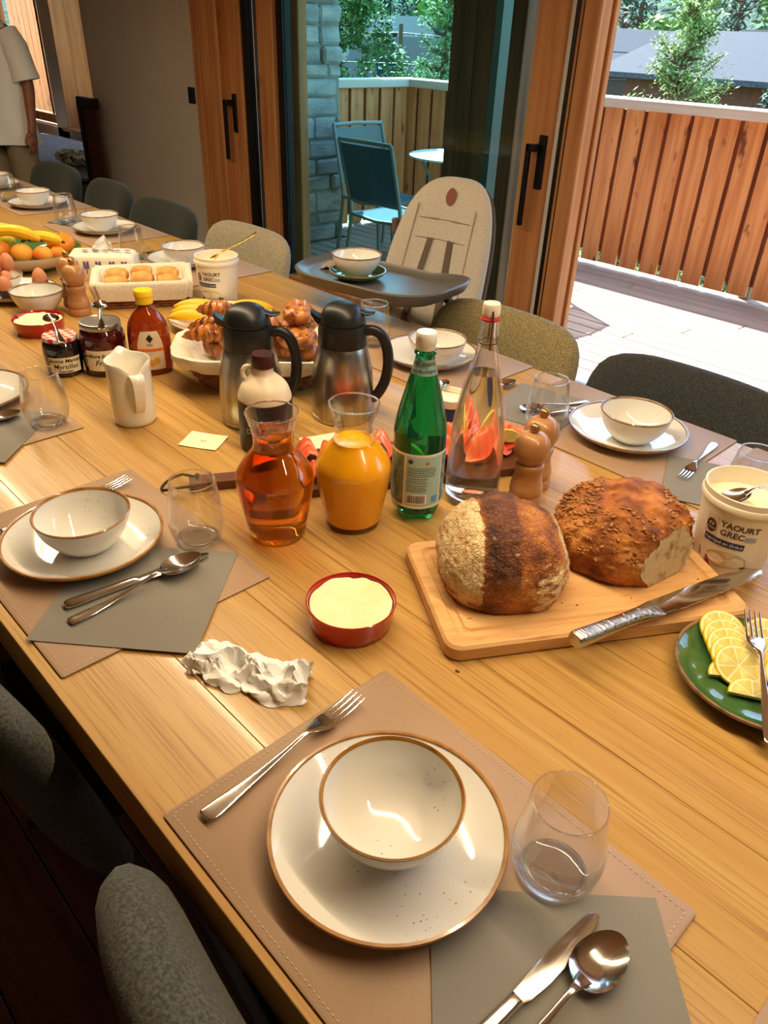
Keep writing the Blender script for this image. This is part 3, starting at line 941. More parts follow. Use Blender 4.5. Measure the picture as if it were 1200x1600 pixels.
def leaf_cloud(pts, size, rnd, slim=0.35, droop=0.0):
    v = []; f = []
    for p in pts:
        a = rnd.uniform(0, 2 * PI); b = rnd.uniform(-0.9, 0.9)
        d = Vector((math.cos(a) * math.cos(b), math.sin(a) * math.cos(b), math.sin(b) - droop))
        s = Vector((-math.sin(a), math.cos(a), rnd.uniform(-0.6, 0.6))).normalized()
        L_ = size * rnd.uniform(0.6, 1.3)
        k = len(v)
        v += [p, p + d * L_ * 0.5 + s * L_ * slim, p + d * L_, p + d * L_ * 0.5 - s * L_ * slim]
        f.append((k, k + 1, k + 2, k + 3))
    return v, f

def conifer(label, loc, h, rw, mat, seed, n=3200, leaf=0.16, group=None, trunk_bare=0.1, tiers=22):
    rnd = random.Random(seed)
    t = thing('conifer_tree', label, 'tree', loc, rnd.uniform(0, 6), group)
    tube('trunk', [(0, 0, 0), (0.02 * h, 0, h * 0.5), (0, 0, h)], [0.022 * h, 0.012 * h, 0.002 * h], 'bark', t, n=8)
    br = []; pts = []
    per = max(6, int(n / (tiers * 6)))
    for i in range(tiers):
        u = trunk_bare + (1 - trunk_bare) * (i + 0.5) / tiers
        rl = rw * (1 - u) ** 0.75 + 0.03 * rw
        for k in range(6):
            a = rnd.uniform(0, 2 * PI)
            L_ = rl * rnd.uniform(0.65, 1.15)
            z0 = h * u + rnd.uniform(-0.02, 0.02) * h
            up = rnd.uniform(0.0, 0.6) * L_
            e = Vector((math.cos(a) * L_, math.sin(a) * L_, z0 + up))
            br.append(tube_g([(0, 0, z0), ((e.x) * 0.5, e.y * 0.5, z0 + up * 0.3), e], [0.006 * h, 0.004 * h, 0.001 * h], 4))
            for q in range(per):
                w = rnd.random() ** 0.6
                p = Vector((0, 0, z0)).lerp(e, w)
                sp = 0.20 * L_ * (1.1 - w) + leaf * 0.4
                pts.append(p + Vector((rnd.gauss(0, sp), rnd.gauss(0, sp), rnd.gauss(0, sp * 0.8))))
    v, f = merge(*br)
    mesh('branches', v, f, 'bark', t)['kind'] = 'stuff'
    v, f = leaf_cloud(pts, leaf, rnd, 0.16)
    mesh('foliage', v, f, mat, t, smooth=False)
    return t

def broadleaf(label, loc, h, rw, mat, seed, n=3000, leaf=0.14, group=None):
    rnd = random.Random(seed)
    t = thing('broadleaf_tree', label, 'tree', loc, 0, group)
    tube('trunk', [(0, 0, 0), (0.03 * h, 0, h * 0.4), (0, 0, h * 0.85)], [0.025 * h, 0.018 * h, 0.004 * h], 'bark', t, n=8)
    pts = []
    blobs = []
    for _ in range(16):
        a = rnd.uniform(0, 2 * PI); u = rnd.random()
        z = h * (0.3 + 0.62 * u); r = rw * math.sqrt(max(0.05, 1 - (2 * u - 0.9) ** 2)) * rnd.uniform(0.3, 0.8)
        blobs.append((Vector((math.cos(a) * r, math.sin(a) * r, z)), rw * rnd.uniform(0.3, 0.5)))
    for _ in range(n):
        c, r = rnd.choice(blobs)
        d = Vector((rnd.gauss(0, 1), rnd.gauss(0, 1), rnd.gauss(0, 1))).normalized()
        pts.append(c + d * r * rnd.uniform(0.7, 1.05))
    v, f = leaf_cloud(pts, leaf, rnd, 0.35)
    mesh('foliage', v, f, mat, t, smooth=False)
    return t
G0 = -5.0
conifer('open young larch standing just beyond the balcony railing', (-7.85, 15.0, G0), 7.05, 2.8, 'needles', 3, n=20000, leaf=0.10, tiers=30)
conifer('feathery conifer seen through the door glass beside the dark pillar', (-14.2, 15.5, G0), 7.9, 2.1, 'needles', 5, n=16000, leaf=0.12)
conifer('pale pine rising past the railing at the open end of the balcony', (-4.95, 12.5, G0), 6.2, 1.3, 'needles_blue', 8, n=12000, leaf=0.11)
broadleaf('bright leafy tree seen between the stone wall and the grey roofs', (-18.2, 15.5, G0), 8.2, 2.0, 'leaf_green', 11, n=14000, leaf=0.13)
broadleaf('low bright shrub under the roofs behind the railing corner', (-15.6, 13.2, G0), 5.6, 0.8, 'leaf_green', 12, n=5000, leaf=0.11)
broadleaf('yellow-green bush behind the railing beside the timber post', (-10.6, 17.5, G0), 6.2, 1.0, 'leaf_green', 13, n=6000, leaf=0.11)
broadleaf('low leafy bush just over the railing below the sloping roof edge', (-6.3, 11.0, G0), 5.85, 0.8, 'leaf_green', 14, n=5000, leaf=0.10)
rnd = random.Random(5)
spots = [(-26.5, 43, 9), (-24, 62, 9), (-31, 72, 9), (-47, 66, 9), (-66, 60, 9)]
for i in range(38):
    for _try in range(60):
        y = rnd.uniform(55, 98)
        x = -y * rnd.uniform(0.22, 1.25)
        if all((x - a) ** 2 + (y - b) ** 2 > c * c for a, b, c in spots): break
    spots.append((x, y, 6.4))
    zb = G0 if y < 78 else -5 + (y - 78) * 0.4
    hgt = rnd.uniform(7, 13) + (3 if y > 70 else 0)
    if i % 3 < 2:
        conifer('dark conifer on the far valley side', (x, y, zb), hgt, hgt * 0.2, 'needles_blue', 100 + i, n=1000, leaf=0.8, group='far conifers', tiers=14)
    else:
        broadleaf('rounded pale tree on the far valley side', (x, y, zb), hgt * 0.8, hgt * 0.25, 'needles', 100 + i, n=900, leaf=0.85, group='far broadleaf trees')

def chalet(label, cx, cy, rz, w, d, zw, zr, wall, roof, over=0.7, chim=None, panes=()):
    c = thing('chalet', label, 'house', (cx, cy, G0), rz)
    box('wall', -w / 2, w / 2, -d / 2, d / 2, 0, zw - G0, wall, c)
    v = [(-w / 2, -d / 2, zw - G0), (-w / 2, d / 2, zw - G0), (-w / 2, 0, zr - G0 - 0.1), (w / 2, -d / 2, zw - G0), (w / 2, d / 2, zw - G0), (w / 2, 0, zr - G0 - 0.1)]
    mesh('gable', v, [(0, 1, 2), (3, 5, 4), (0, 2, 5, 3), (1, 4, 5, 2), (0, 3, 4, 1)], wall, c, smooth=False)
    sl = (zr - zw) / (d / 2)
    for s in (-1, 1):
        y1 = s * (d / 2 + over); z1 = zr - sl * (d / 2 + over) - G0
        W = w / 2 + over; th = 0.16
        v = [(-W, 0, zr - G0), (W, 0, zr - G0), (W, y1, z1), (-W, y1, z1), (-W, 0, zr - G0 - th), (W, 0, zr - G0 - th), (W, y1, z1 - th), (-W, y1, z1 - th)]
        mesh('roof', v, [(0, 1, 2, 3), (4, 7, 6, 5), (0, 4, 5, 1), (1, 5, 6, 2), (2, 6, 7, 3), (3, 7, 4, 0)], roof, c, smooth=False)
    if chim:
        x, y, h = chim
        zb = zr - abs(y) * sl - G0 - 0.4
        box('chimney', x - 0.35, x + 0.35, y - 0.35, y + 0.35, zb, zb + h, 'chalet_dark', c)
        box('chimney_cap', x - 0.45, x + 0.45, y - 0.45, y + 0.45, zb + h, zb + h + 0.12, 'roof_dark', c)
    for (x, z, ww, hh) in panes:
        box('window', x - ww / 2, x + ww / 2, -d / 2 - 0.06, -d / 2, z - G0, z - G0 + hh, 'chalet_dark', c)
    return c
chalet('brown timber chalet with a broad pale grey roof behind the larch', -11.9, 31.5, rad(-4), 9.0, 8.0, 0.85, 1.95, 'chalet_brown', 'roof_grey', 0.9, (2.6, -1.2, 1.1), ((-3, -1.6, 1.1, 1.2), (0.4, -1.6, 1.1, 1.2)))
chalet('dark gabled chalet beside the timber post, left of the broad pale roof', -26.5, 43, rad(80), 9.0, 7.0, 0.7, 2.1, 'chalet_dark', 'roof_grey', 0.9, None, ())
chalet('chalet with light tiled roof and tall chimney seen through the glass', -36.5, 38.5, rad(25), 7.0, 7.0, 0.4, 2.35, 'chalet_dark', 'roof_grey', 0.8, (0.6, -0.6, 1.4), ())
chalet('chalet with darker tiled roof standing in front of the light tiled one', -27.4, 28.4, rad(30), 5.0, 5.5, -0.5, 1.35, 'chalet_brown', 'roof_dark', 0.7, (-1.6, -0.9, 1.0), ())
chalet('small chalet with sloping grey roof low beyond the railing', -5.0, 21.5, rad(64), 4.0, 4.4, -0.2, 0.75, 'chalet_brown', 'roof_grey', 0.5, None, ())
for (lb, x, y) in (('distant brown chalet on the slope above the broad pale roof', -24, 62), ('distant reddish chalet high behind the chimney', -31, 72), ('distant chalet with blue-grey roof among conifers', -47, 66), ('distant chalet at the top of the valley seen through the glass', -66, 60)):
    chalet(lb, x, y, rad(8), 7, 7, 0.9, 2.5, 'chalet_brown', 'roof_dark', 0.9, None, ((-2.4, -1.2, 1.2, 1.3), (0.6, -1.2, 1.2, 1.3), (2.6, -1.2, 1.2, 1.3)))
up = thing('utility_pole', 'thin wooden utility pole with cables in front of the tiled roofs', 'pole', (-21.6, 21.2, G0))
tube('pole', [(0, 0, 0), (0, 0, 6.75)], [0.10, 0.07], 'bark', up, n=8)
for k, (zz, off) in enumerate(((6.5, 0.0), (5.6, 0.1))):
    tube('cable', [(-12, -1.0, zz + 0.2), (-6, -0.5, zz - 0.15), (0, 0, zz), (2.5, 5.5, zz - 0.3), (5, 11, zz - 0.4)], 0.02, 'black_gasket', up, n=5)
# ---------------------------------------------------------------- tableware
def speckle_mat(name, col, spk, rough=0.08):
    m = M(name, col, rough, coat=0.5)
    m.node_tree.nodes['Principled BSDF'].inputs['Coat Roughness'].default_value = 0.015
    nt = m.node_tree; n, L = nt.nodes, nt.links
    b = n['Principled BSDF']
    tc = n.new('ShaderNodeTexCoord')
    vo = n.new('ShaderNodeTexVoronoi'); vo.inputs['Scale'].default_value = 130
    nz = n.new('ShaderNodeTexNoise'); nz.inputs['Scale'].default_value = 16
    L.new(tc.outputs['Object'], vo.inputs['Vector']); L.new(tc.outputs['Object'], nz.inputs['Vector'])
    th = n.new('ShaderNodeMapRange'); th.inputs['From Min'].default_value = 0.46; th.inputs['From Max'].default_value = 0.68
    th.inputs['To Min'].default_value = 0.02; th.inputs['To Max'].default_value = 0.16
    L.new(nz.outputs['Fac'], th.inputs['Value'])
    lt = n.new('ShaderNodeMath'); lt.operation = 'LESS_THAN'
    L.new(vo.outputs['Distance'], lt.inputs[0]); L.new(th.outputs[0], lt.inputs[1])
    mx = n.new('ShaderNodeMix'); mx.data_type = 'RGBA'
    mx.inputs[6].default_value = lin(col); mx.inputs[7].default_value = lin(spk)
    ml = n.new('ShaderNodeMath'); ml.operation = 'MULTIPLY'; ml.inputs[1].default_value = 0.65
    L.new(lt.outputs[0], ml.inputs[0]); L.new(ml.outputs[0], mx.inputs[0])
    L.new(mx.outputs[2], b.inputs['Base Color'])
speckle_mat('stoneware', (230, 227, 219), (120, 92, 60))
speckle_mat('stoneware_green', (70, 108, 60), (50, 78, 44))
M('rim_brown', (176, 122, 48), 0.25, noise=(40, (140, 86, 26), (1, 1, 1), 0.4, 0.7), coat=0.5)
M('rim_dark', (150, 118, 86), 0.3, noise=(60, (108, 84, 60), (1, 1, 1), 0.4, 0.7), coat=0.4)
M('leather_taupe', (176, 145, 117), 0.5, noise=(5, (164, 134, 107), (1, 1, 1), 0.35, 0.65), bump=(240, 0.22, (1, 1, 1), 0.0008))
M('leather_edge', (112, 90, 76), 0.6)
M('stitch', (206, 186, 160), 0.8)
M('glass', (255, 255, 255), 0.0, trans=1.0, ior=1.45)
M('steel', (214, 210, 204), 0.12, metal=1.0)
M('steel_brushed', (188, 184, 176), 0.28, metal=1.0, noise=(60, (168, 164, 156), (1, 1, 0.02), 0.4, 0.6), aniso=0.5)
M('gold', (214, 168, 84), 0.2, metal=1.0)
M('napkin_grey', (140, 135, 126), 0.9, noise=(3, (130, 125, 116), (1, 1, 1), 0.35, 0.65), bump=(300, 0.35, (1, 1, 1), 0.0008))

def make_mat(label, loc, rz=0.0, w=0.464, h=0.344):
    p = thing('placemat', label, 'placemat', loc, rz)
    v, f = loft([rr(w - 0.002, h - 0.002, 0.003, 0.0, 3), rr(w, h, 0.004, 0.0008, 3), rr(w, h, 0.004, 0.0016, 3)])
    mesh('backing', v, f, 'leather_edge', p)
    v, f = loft([rr(w, h, 0.004, 0.0016, 3), rr(w, h, 0.004, 0.0028, 3), rr(w - 0.003, h - 0.003, 0.003, 0.0036, 3)])
    mesh('leather', v, f, 'leather_taupe', p)
    st = []
    ins = 0.0085
    for (a, b) in (((-w / 2 + ins, -h / 2 + ins), (w / 2 - ins, -h / 2 + ins)), ((w / 2 - ins, -h / 2 + ins), (w / 2 - ins, h / 2 - ins)), ((w / 2 - ins, h / 2 - ins), (-w / 2 + ins, h / 2 - ins)), ((-w / 2 + ins, h / 2 - ins), (-w / 2 + ins, -h / 2 + ins))):
        d = Vector((b[0] - a[0], b[1] - a[1], 0)); n = int(d.length / 0.0066); u = d.normalized(); s = Vector((-u.y, u.x, 0))
        for i in range(n):
            c = Vector((a[0], a[1], 0)) + d * ((i + 0.5) / n)
            q = [c + u * (0.0022 * ca) + s * (0.0007 * sa) for ca, sa in ((-1, 0), (-0.6, 1), (0.6, 1), (1, 0), (0.6, -1), (-0.6, -1))]
            st.append(loft([[(x.x, x.y, 0.0034) for x in q], [(c.x + (x.x - c.x) * 0.7, c.y + (x.y - c.y) * 0.7, 0.0043) for x in q]], False, True))
    v, f = merge(*st)
    o = mesh('stitching', v, f, 'stitch', p, smooth=False); o['kind'] = 'stuff'
    return p
MT = T + 0.0037
mat0 = make_mat('taupe stitched leather placemat under the bowl and the empty glass, nearest the white crumpled tissue fork', (-0.306, 0.373, T))
mat0['label'] = 'taupe leather placemat holding a fork, plated bowl and empty glass beside the lemon plate'
copy_tree(mat0, (-1.046, 0.379, T), 0.0, 'taupe leather placemat half covered by a grey napkin, beside the amber juice carafe')
copy_tree(mat0, (-1.742, 0.39, T), 0.0, 'taupe leather placemat next to the white milk jug')
copy_tree(mat0, (0.242, 0.372, T), 0.0, 'bare taupe leather placemat at the next seat from the lemon plate')
copy_tree(mat0, (-0.768, 1.462, T), 0.0, 'taupe leather placemat in front of the charcoal chair')
copy_tree(mat0, (-0.262, 1.462, T), 0.0, 'taupe leather placemat behind the large yogurt tub')
copy_tree(mat0, (-1.336, 1.462, T), 0.0, 'taupe leather placemat in front of the olive beige chair')
copy_tree(mat0, (-2.52, 1.46, T), 0.0, 'taupe leather placemat in front of the pale beige chair')
copy_tree(mat0, (-3.22, 1.45, T), 0.0, 'taupe leather placemat before the dark green chair by the pale beige one')
copy_tree(mat0, (-3.92, 1.45, T), 0.0, 'taupe leather placemat before the middle dark green chair')
copy_tree(mat0, (-4.60, 1.45, T), 0.0, 'taupe leather placemat before the last dark green chair')

def make_plate(label, loc, r=0.129, mat='stoneware', rim='rim_brown', name='dinner_plate'):
    p = thing(name, label, 'plate', loc)
    k = r / 0.129
    pr = [(0.0, 0.004), (0.06 * k, 0.004), (0.066 * k, 0.0), (0.075 * k, 0.0), (0.079 * k, 0.004), (0.10 * k, 0.008), (0.119 * k, 0.016), (r, 0.0235), (r, 0.0265)]
    pr += [(0.118 * k, 0.0205), (0.106 * k, 0.0135), (0.094 * k, 0.0095), (0.07 * k, 0.0082), (0.0, 0.008)]
    lathe('dish', pr, mat, p, n=72, angle=50)
    v, f = loft([ring(rr_, z, 72) for rr_, z in ((r + 0.0004, 0.0228), (r + 0.001, 0.025), (r + 0.0004, 0.0272), (r - 0.003, 0.0272), (r - 0.0042, 0.0248))], False, False)
    mesh('rim_band', v, f, rim, p)
    return p
def make_bowl(label, loc, r=0.0765, h=0.068, mat='stoneware', rim='rim_brown'):
    p = thing('bowl', label, 'bowl', loc)
    out = smooth_prof([(0.030, 0.0), (0.034, 0.001), (0.046, 0.010), (0.060, 0.026), (0.071, 0.046), (0.0765, 0.068)], 4)
    inn = smooth_prof([(0.0735, 0.067), (0.068, 0.047), (0.057, 0.028), (0.042, 0.013), (0.028, 0.007), (0.0, 0.006)], 4)
    kr, kh = r / 0.0765, h / 0.068
    pr = [(0.0, 0.001)] + [(a * kr, b * kh) for a, b in out + inn]
    lathe('dish', pr, mat, p, n=72, angle=60)
    v, f = loft([ring(q, z, 72) for q, z in ((r - 0.0005, h - 0.0035), (r + 0.0006, h - 0.001), (r - 0.0012, h + 0.0008), (r - 0.0033 * kr, h - 0.001), (r - 0.0042, h - 0.003))], False, False)
    mesh('rim_band', v, f, rim, p)
    return p
PZ = MT
BZ = MT + 0.008
pa = make_plate('cream speckled plate with brown rim beside the fork nearest the grey chair', (-0.346, 0.366, PZ))
pa['label'] = 'cream plate with golden brown rim between a fork and an empty glass'
ba = make_bowl('cream speckled bowl on the plate between a fork and an empty glass', (-0.346, 0.370, BZ))
def setting(x, y, bx, by, pl, bl, rz=0.0, s=1.0):
    p = copy_tree(pa, (x, y, PZ), rz, pl)
    b = copy_tree(ba, (bx, by, BZ), rz, bl)
    return p, b
setting(-1.085, 0.367, -1.070, 0.366, 'cream plate with golden rim beside the grey napkin with knife and spoon', 'cream bowl on the plate beside the grey napkin with knife and spoon', 1.0)
pd = make_plate('cream plate with thin brown rim in front of the charcoal chair', (-0.714, 1.457, PZ), rim='rim_dark')
bd = make_bowl('cream bowl with thin brown rim in front of the charcoal chair', (-0.690, 1.435, BZ), rim='rim_dark')
for (x, y, bx, by, who) in ((-1.318, 1.448, -1.275, 1.43, 'in front of the olive beige chair'), (-2.56, 1.432, -2.52, 1.415, 'in front of the pale beige chair'), (-3.19, 1.435, -3.18, 1.415, 'before the dark green chair by the pale one'), (-3.84, 1.42, -3.82, 1.40, 'before the middle dark green chair'), (-4.42, 1.43, -4.36, 1.42, 'before the last dark green chair')):
    copy_tree(pd, (x, y, PZ), 0.7, 'cream plate with thin brown rim ' + who)
    copy_tree(bd, (bx, by, BZ), 0.7, 'cream bowl with thin brown rim ' + who)
copy_tree(pd, (-1.80, 0.424, PZ), 0.4, 'empty cream plate next to the white milk jug')
copy_tree(bd, (-2.335, 0.808, T), 0.3, 'cream bowl standing alone next to the eggs')
# highchair tray set
tp = make_plate('small green plate on the highchair tray', (-1.765, 1.585, TZ - 0.006), 0.088, 'stoneware_green', 'rim_dark', 'saucer')
copy_tree(bd, (-1.767, 1.582, TZ - 0.006 + 0.0078), 0.2, 'cream bowl on the highchair tray')

# tumblers
def make_tumbler(label, loc):
    g = thing('tumbler', label, 'glass', loc)
    out = smooth_prof([(0.026, 0.0), (0.033, 0.002), (0.043, 0.018), (0.0475, 0.040), (0.046, 0.062), (0.0415, 0.090), (0.0375, 0.117)], 4)
    inn = smooth_prof([(0.0362, 0.117), (0.040, 0.090), (0.0444, 0.062), (0.0456, 0.042), (0.041, 0.022), (0.030, 0.011), (0.0, 0.0085)], 4)
    lathe('bowl', out + inn, 'thin_glass', g, n=48, angle=60, cap0=False, cap1=False)
    lathe('base', [(0.0, 0.0012), (0.022, 0.0008), (0.026, 0.0), (0.032, 0.0025), (0.0355, 0.007), (0.031, 0.0098), (0.02, 0.0085), (0.0, 0.0075)], 'glass', g, n=48, angle=60)
    tube('lip', [(0.0369 * math.cos(2 * PI * i / 48), 0.0369 * math.sin(2 * PI * i / 48), 0.1175) for i in range(48)], 0.0012, 'glass', g, n=8, closed=True)
    return g
ga = make_tumbler('empty stemless tumbler beside the grey napkin and plated bowl, close to the lemon plate', (-0.200, 0.468, MT + 0.0016))
for (x, y, lb) in ((-0.975, 0.518, 'empty stemless tumbler beside the amber juice carafe'), (-1.568, 0.51, 'empty stemless tumbler beside the white milk jug'), (-0.856, 1.345, 'empty stemless tumbler beside the pepper mills'), (-1.497, 1.408, 'empty stemless tumbler just behind the steel flasks'), (-2.705, 1.31, 'empty stemless tumbler beside the tissue pack'), (-3.41, 1.37, 'empty stemless tumbler before the middle dark green chair'), (-4.03, 1.36, 'empty stemless tumbler before the last dark green chair'), (-0.40, 1.36, 'empty stemless tumbler half hidden behind the large yogurt tub')):
    copy_tree(ga, (x, y, MT if 'flasks' in lb or 'last dark' in lb else MT + 0.0016), random.uniform(0, 3), lb)

# cutlery, built along +Y from the handle end
def strip_g(st, n=10, x0=0.0):
    lo = []
    for (y, z, hw, ht) in st:
        lo.append([(x0 + hw * math.copysign(abs(math.cos(2 * PI * k / n)) ** 0.7, math.cos(2 * PI * k / n)), y, z + ht * math.sin(2 * PI * k / n)) for k in range(n)])
    return loft(lo)
def spoon_bowl_g(y0, L_, W, dep, z0, th=0.0012):
    lo = []
    N = 28
    def pt(r, a, dz):
        y = y0 + L_ * r * math.sin(a); x = W * r * math.cos(a) * (1 - 0.14 * math.sin(a))
        return (x, y, z0 - dep * (1 - r * r) + dz)
    rs = (0.06, 0.35, 0.6, 0.8, 0.93, 1.0)
    lo = [[pt(r, 2 * PI * k / N, th) for k in range(N)] for r in rs] + [[pt(r, 2 * PI * k / N, 0) for k in range(N)] for r in reversed(rs)]
    return loft(lo)
def fork_parts(L_=0.25):
    s = L_ / 0.25
    h = smooth_prof([(0.0, 0.0055, 0.006, 0.0012), (0.004, 0.0055, 0.0098, 0.0014), (0.03, 0.005, 0.0098, 0.0016), (0.075, 0.005, 0.006, 0.002), (0.125, 0.009, 0.0036, 0.0022), (0.155, 0.0125, 0.0034, 0.002), (0.170, 0.0105, 0.009, 0.0014), (0.183, 0.0075, 0.0132, 0.0011), (0.196, 0.0055, 0.0135, 0.0010)], 3)
    h = [(a * s, b, c * s, d) for a, b, c, d in h]
    ti = []
    for i in range(4):
        x = (-0.0109 + 0.00727 * i) * s
        ti.append(strip_g([(0.193 * s, 0.0055, 0.0026 * s, 0.001), (0.20 * s, 0.0052, 0.0021 * s, 0.0009), (0.225 * s, 0.006, 0.0018 * s, 0.0009), (0.245 * s, 0.009, 0.0013 * s, 0.0008), (0.25 * s, 0.0102, 0.0006 * s, 0.0004)], 8, x))
    return strip_g(h, 12), ti
def make_fork(label, loc, rz, tilt=0.0, L_=0.25):
    t = thing('fork', label, 'fork', loc, rz)
    t.rotation_euler = (tilt, 0, rz)
    h, ti = fork_parts(L_)
    mesh('handle', h[0], h[1], 'steel', t, angle=60)
    for q in ti: mesh('tine', q[0], q[1], 'steel', t, angle=60)
    return t
def make_spoon(label, loc, rz, L_=0.225, mat='steel', tilt=0.0, name='spoon'):
    t = thing(name, label, 'spoon', loc, rz)
    t.rotation_euler = (tilt, 0, rz)
    s = L_ / 0.225
    h = smooth_prof([(0.0, 0.004, 0.006, 0.0012), (0.004, 0.004, 0.0092, 0.0014), (0.028, 0.0035, 0.0092, 0.0016), (0.07, 0.004, 0.0056, 0.002), (0.115, 0.010, 0.0034, 0.0022), (0.145, 0.0145, 0.0034, 0.002), (0.156, 0.0125, 0.006, 0.0014), (0.166, 0.0105, 0.008, 0.001)], 3)
    q = strip_g([(a * s, b * s, c * s, d * s) for a, b, c, d in h], 12)
    mesh('handle', q[0], q[1], mat, t, angle=60)
    q = spoon_bowl_g(0.190 * s, 0.036 * s, 0.0235 * s, 0.0095 * s, 0.0112 * s)
    mesh('bowl', q[0], q[1], mat, t, angle=60)
    return t
def make_knife(label, loc, rz, L_=0.235):
    t = thing('table_knife', label, 'knife', loc, rz)
    s = L_ / 0.235
    h = smooth_prof([(0.0, 0.0055, 0.004, 0.003), (0.003, 0.0055, 0.0085, 0.0045), (0.02, 0.0055, 0.0098, 0.005), (0.06, 0.0055, 0.0078, 0.005), (0.105, 0.0055, 0.007, 0.0048), (0.113, 0.0055, 0.0072, 0.0042)], 3)
    q = strip_g([(a * s, b, c * s, d) for a, b, c, d in h], 14)
    mesh('handle', q[0], q[1], 'steel', t, angle=60)
    ol = [(0.0065, 0.112), (0.0095, 0.122), (0.0112, 0.15), (0.0108, 0.19), (0.007, 0.222), (0.002, 0.234), (-0.004, 0.235), (-0.008, 0.228), (-0.0088, 0.19), (-0.0085, 0.14), (-0.007, 0.122), (-0.0065, 0.112)]
    lo = [[(x * s * k, y * s, z) for x, y in ol] for z, k in ((0.0048, 0.85), (0.0052, 1.0), (0.0058, 1.0), (0.0062, 0.85))]
    q = loft(lo)
    mesh('blade', q[0], q[1], 'steel', t, angle=30)
    return t
def head(p, q):   # rotation so +Y goes from p to q
    return math.atan2(q[1] - p[1], q[0] - p[0]) - PI / 2

def make_napkin(label, loc, rz, w=0.234, h=None):
    t = thing('napkin', label, 'napkin', loc, rz)
    h = h or w
    N = 14
    def sheet(z0, sc, seed):
        v = []
        for j in range(N + 1):
            for i in range(N + 1):
                x = (i / N - 0.5) * w * sc; y = (j / N - 0.5) * h * sc
                b = 0.0004 * (1 + fbm((x * 12, y * 12, seed)))
                v.append((x, y, z0 + max(0, b)))
        top = [(q[0], q[1], q[2] + 0.0005) for q in v]
        n = N + 1; f = []
        for j in range(N):
            for i in range(N):
                k = j * n + i
                f.append((k, k + n, k + n + 1, k + 1))
                k += n * n
                f.append((k, k + 1, k + n + 1, k + n))
        bd_ = [i for i in range(n)] + [j * n + N for j in range(1, n)] + [N * n + i for i in range(N - 1, -1, -1)] + [j * n for j in range(N - 1, 0, -1)]
        for a, b in zip(bd_, bd_[1:] + bd_[:1]):
            f.append((a, b, b + n * n, a + n * n))
        return v + top, f
    q = sheet(0.0, 0.995, 1)
    mesh('lower_fold', q[0], q[1], 'napkin_grey', t)
    q = sheet(0.0008, 1.0, 1)
    mesh('upper_fold', q[0], q[1], 'napkin_grey', t)
    return t
make_napkin('folded grey paper napkin under knife and spoon beside the tumbler by the lemon plate', (-0.111, 0.360, MT), rad(45), 0.234)
make_napkin('folded grey paper napkin under knife and spoon beside the crumpled tissue', (-0.908, 0.373, MT), rad(42), 0.245)
make_napkin('folded grey paper napkin next to the milk jug place setting', (-1.62, 0.375, MT), rad(44), 0.235)
make_napkin('grey napkin with spoon and knife beside the pepper mills', (-0.935, 1.425, MT), rad(12), 0.19, 0.22)
make_napkin('grey napkin partly behind the large yogurt tub', (-0.475, 1.395, MT + 0.001), rad(24), 0.19)
make_napkin('grey napkin at the place beside the tissue pack', (-2.66, 1.44, MT), rad(20), 0.17)
make_napkin('grey napkin at the place before the middle dark green chair', (-3.44, 1.42, MT), rad(15), 0.17)
NZ = MT + 0.0018
make_fork('steel fork resting on the placemat edge beside the plated bowl near the grey chair', (-0.500, 0.231, MT), head((-0.502, 0.229), (-0.523, 0.484)))
p0, p1 = (-0.154, 0.228), (-0.140, 0.463)
make_knife('steel table knife on the grey napkin by the lemon plate side', (p0[0], p0[1], NZ), head(p0, p1))
p0, p1 = (-0.122, 0.236), (-0.112, 0.452)
make_spoon('steel tablespoon beside the knife on the napkin by the lemon plate side', (p0[0], p0[1], NZ), head(p0, p1), 0.222)
p0, p1 = (-0.947, 0.271), (-0.921, 0.503)
make_knife('steel table knife on the grey napkin near the crumpled tissue', (p0[0], p0[1], NZ), head(p0, p1))
p0, p1 = (-0.909, 0.261), (-0.916, 0.485)
make_spoon('steel tablespoon on the grey napkin near the crumpled tissue', (p0[0], p0[1], NZ), head(p0, p1), tilt=rad(1.5))
p0, p1 = (-1.205, 0.275), (-1.232, 0.52)
make_fork('steel fork half hidden behind the plate beside the amber carafe placemat', (p0[0], p0[1], MT), head(p0, p1))
p0, p1 = (-1.655, 0.30), (-1.59, 0.452)
make_spoon('steel spoon on the napkin next to the milk jug', (-1.66, 0.255, NZ), head((-1.66, 0.255), (-1.645, 0.47)))
make_spoon('steel spoon on the napkin beside the pepper mills', (-0.87, 1.54, NZ), head((-0.83, 1.545), (-0.905, 1.36)), 0.19)
make_knife('steel table knife on the napkin beside the pepper mills', (-0.83, 1.545, NZ), head((-0.83, 1.545), (-0.905, 1.36)), 0.2)
make_fork('steel fork whose handle end shows past the charcoal chair setting', (-0.56, 1.57, MT), head((-0.56, 1.57), (-0.528, 1.36)), 0.0, 0.215)
make_spoon('spoon on the napkin in the place beside the tissue pack', (-2.705, 1.54, NZ), head((-2.705, 1.54), (-2.735, 1.36)), 0.17)
make_spoon('spoon at the place before the olive beige chair', (-1.10, 1.31, MT), head((-1.10, 1.31), (-1.06, 1.5)), 0.19)
M('napkin_taupe', (150, 136, 120), 0.9, bump=(300, 0.3, (1, 1, 1), 0.0008))
v, f = box_g(-0.055, 0.055, -0.045, 0.045, 0, 0.004)
v = [(q[0], q[1], q[2]) for q in v]
N = 12
vv = [( -0.07 + 0.14 * i / N, -0.05 + 0.10 * j / N, 0.002 + 0.016 * max(0, fbm((i * 0.4, j * 0.4, 2))) + 0.02 * (i / N) * (1 - i / N)) for j in range(N + 1) for i in range(N + 1)]
ff = [(j * (N + 1) + i, j * (N + 1) + i + 1, (j + 1) * (N + 1) + i + 1, (j + 1) * (N + 1) + i) for j in range(N) for i in range(N)]
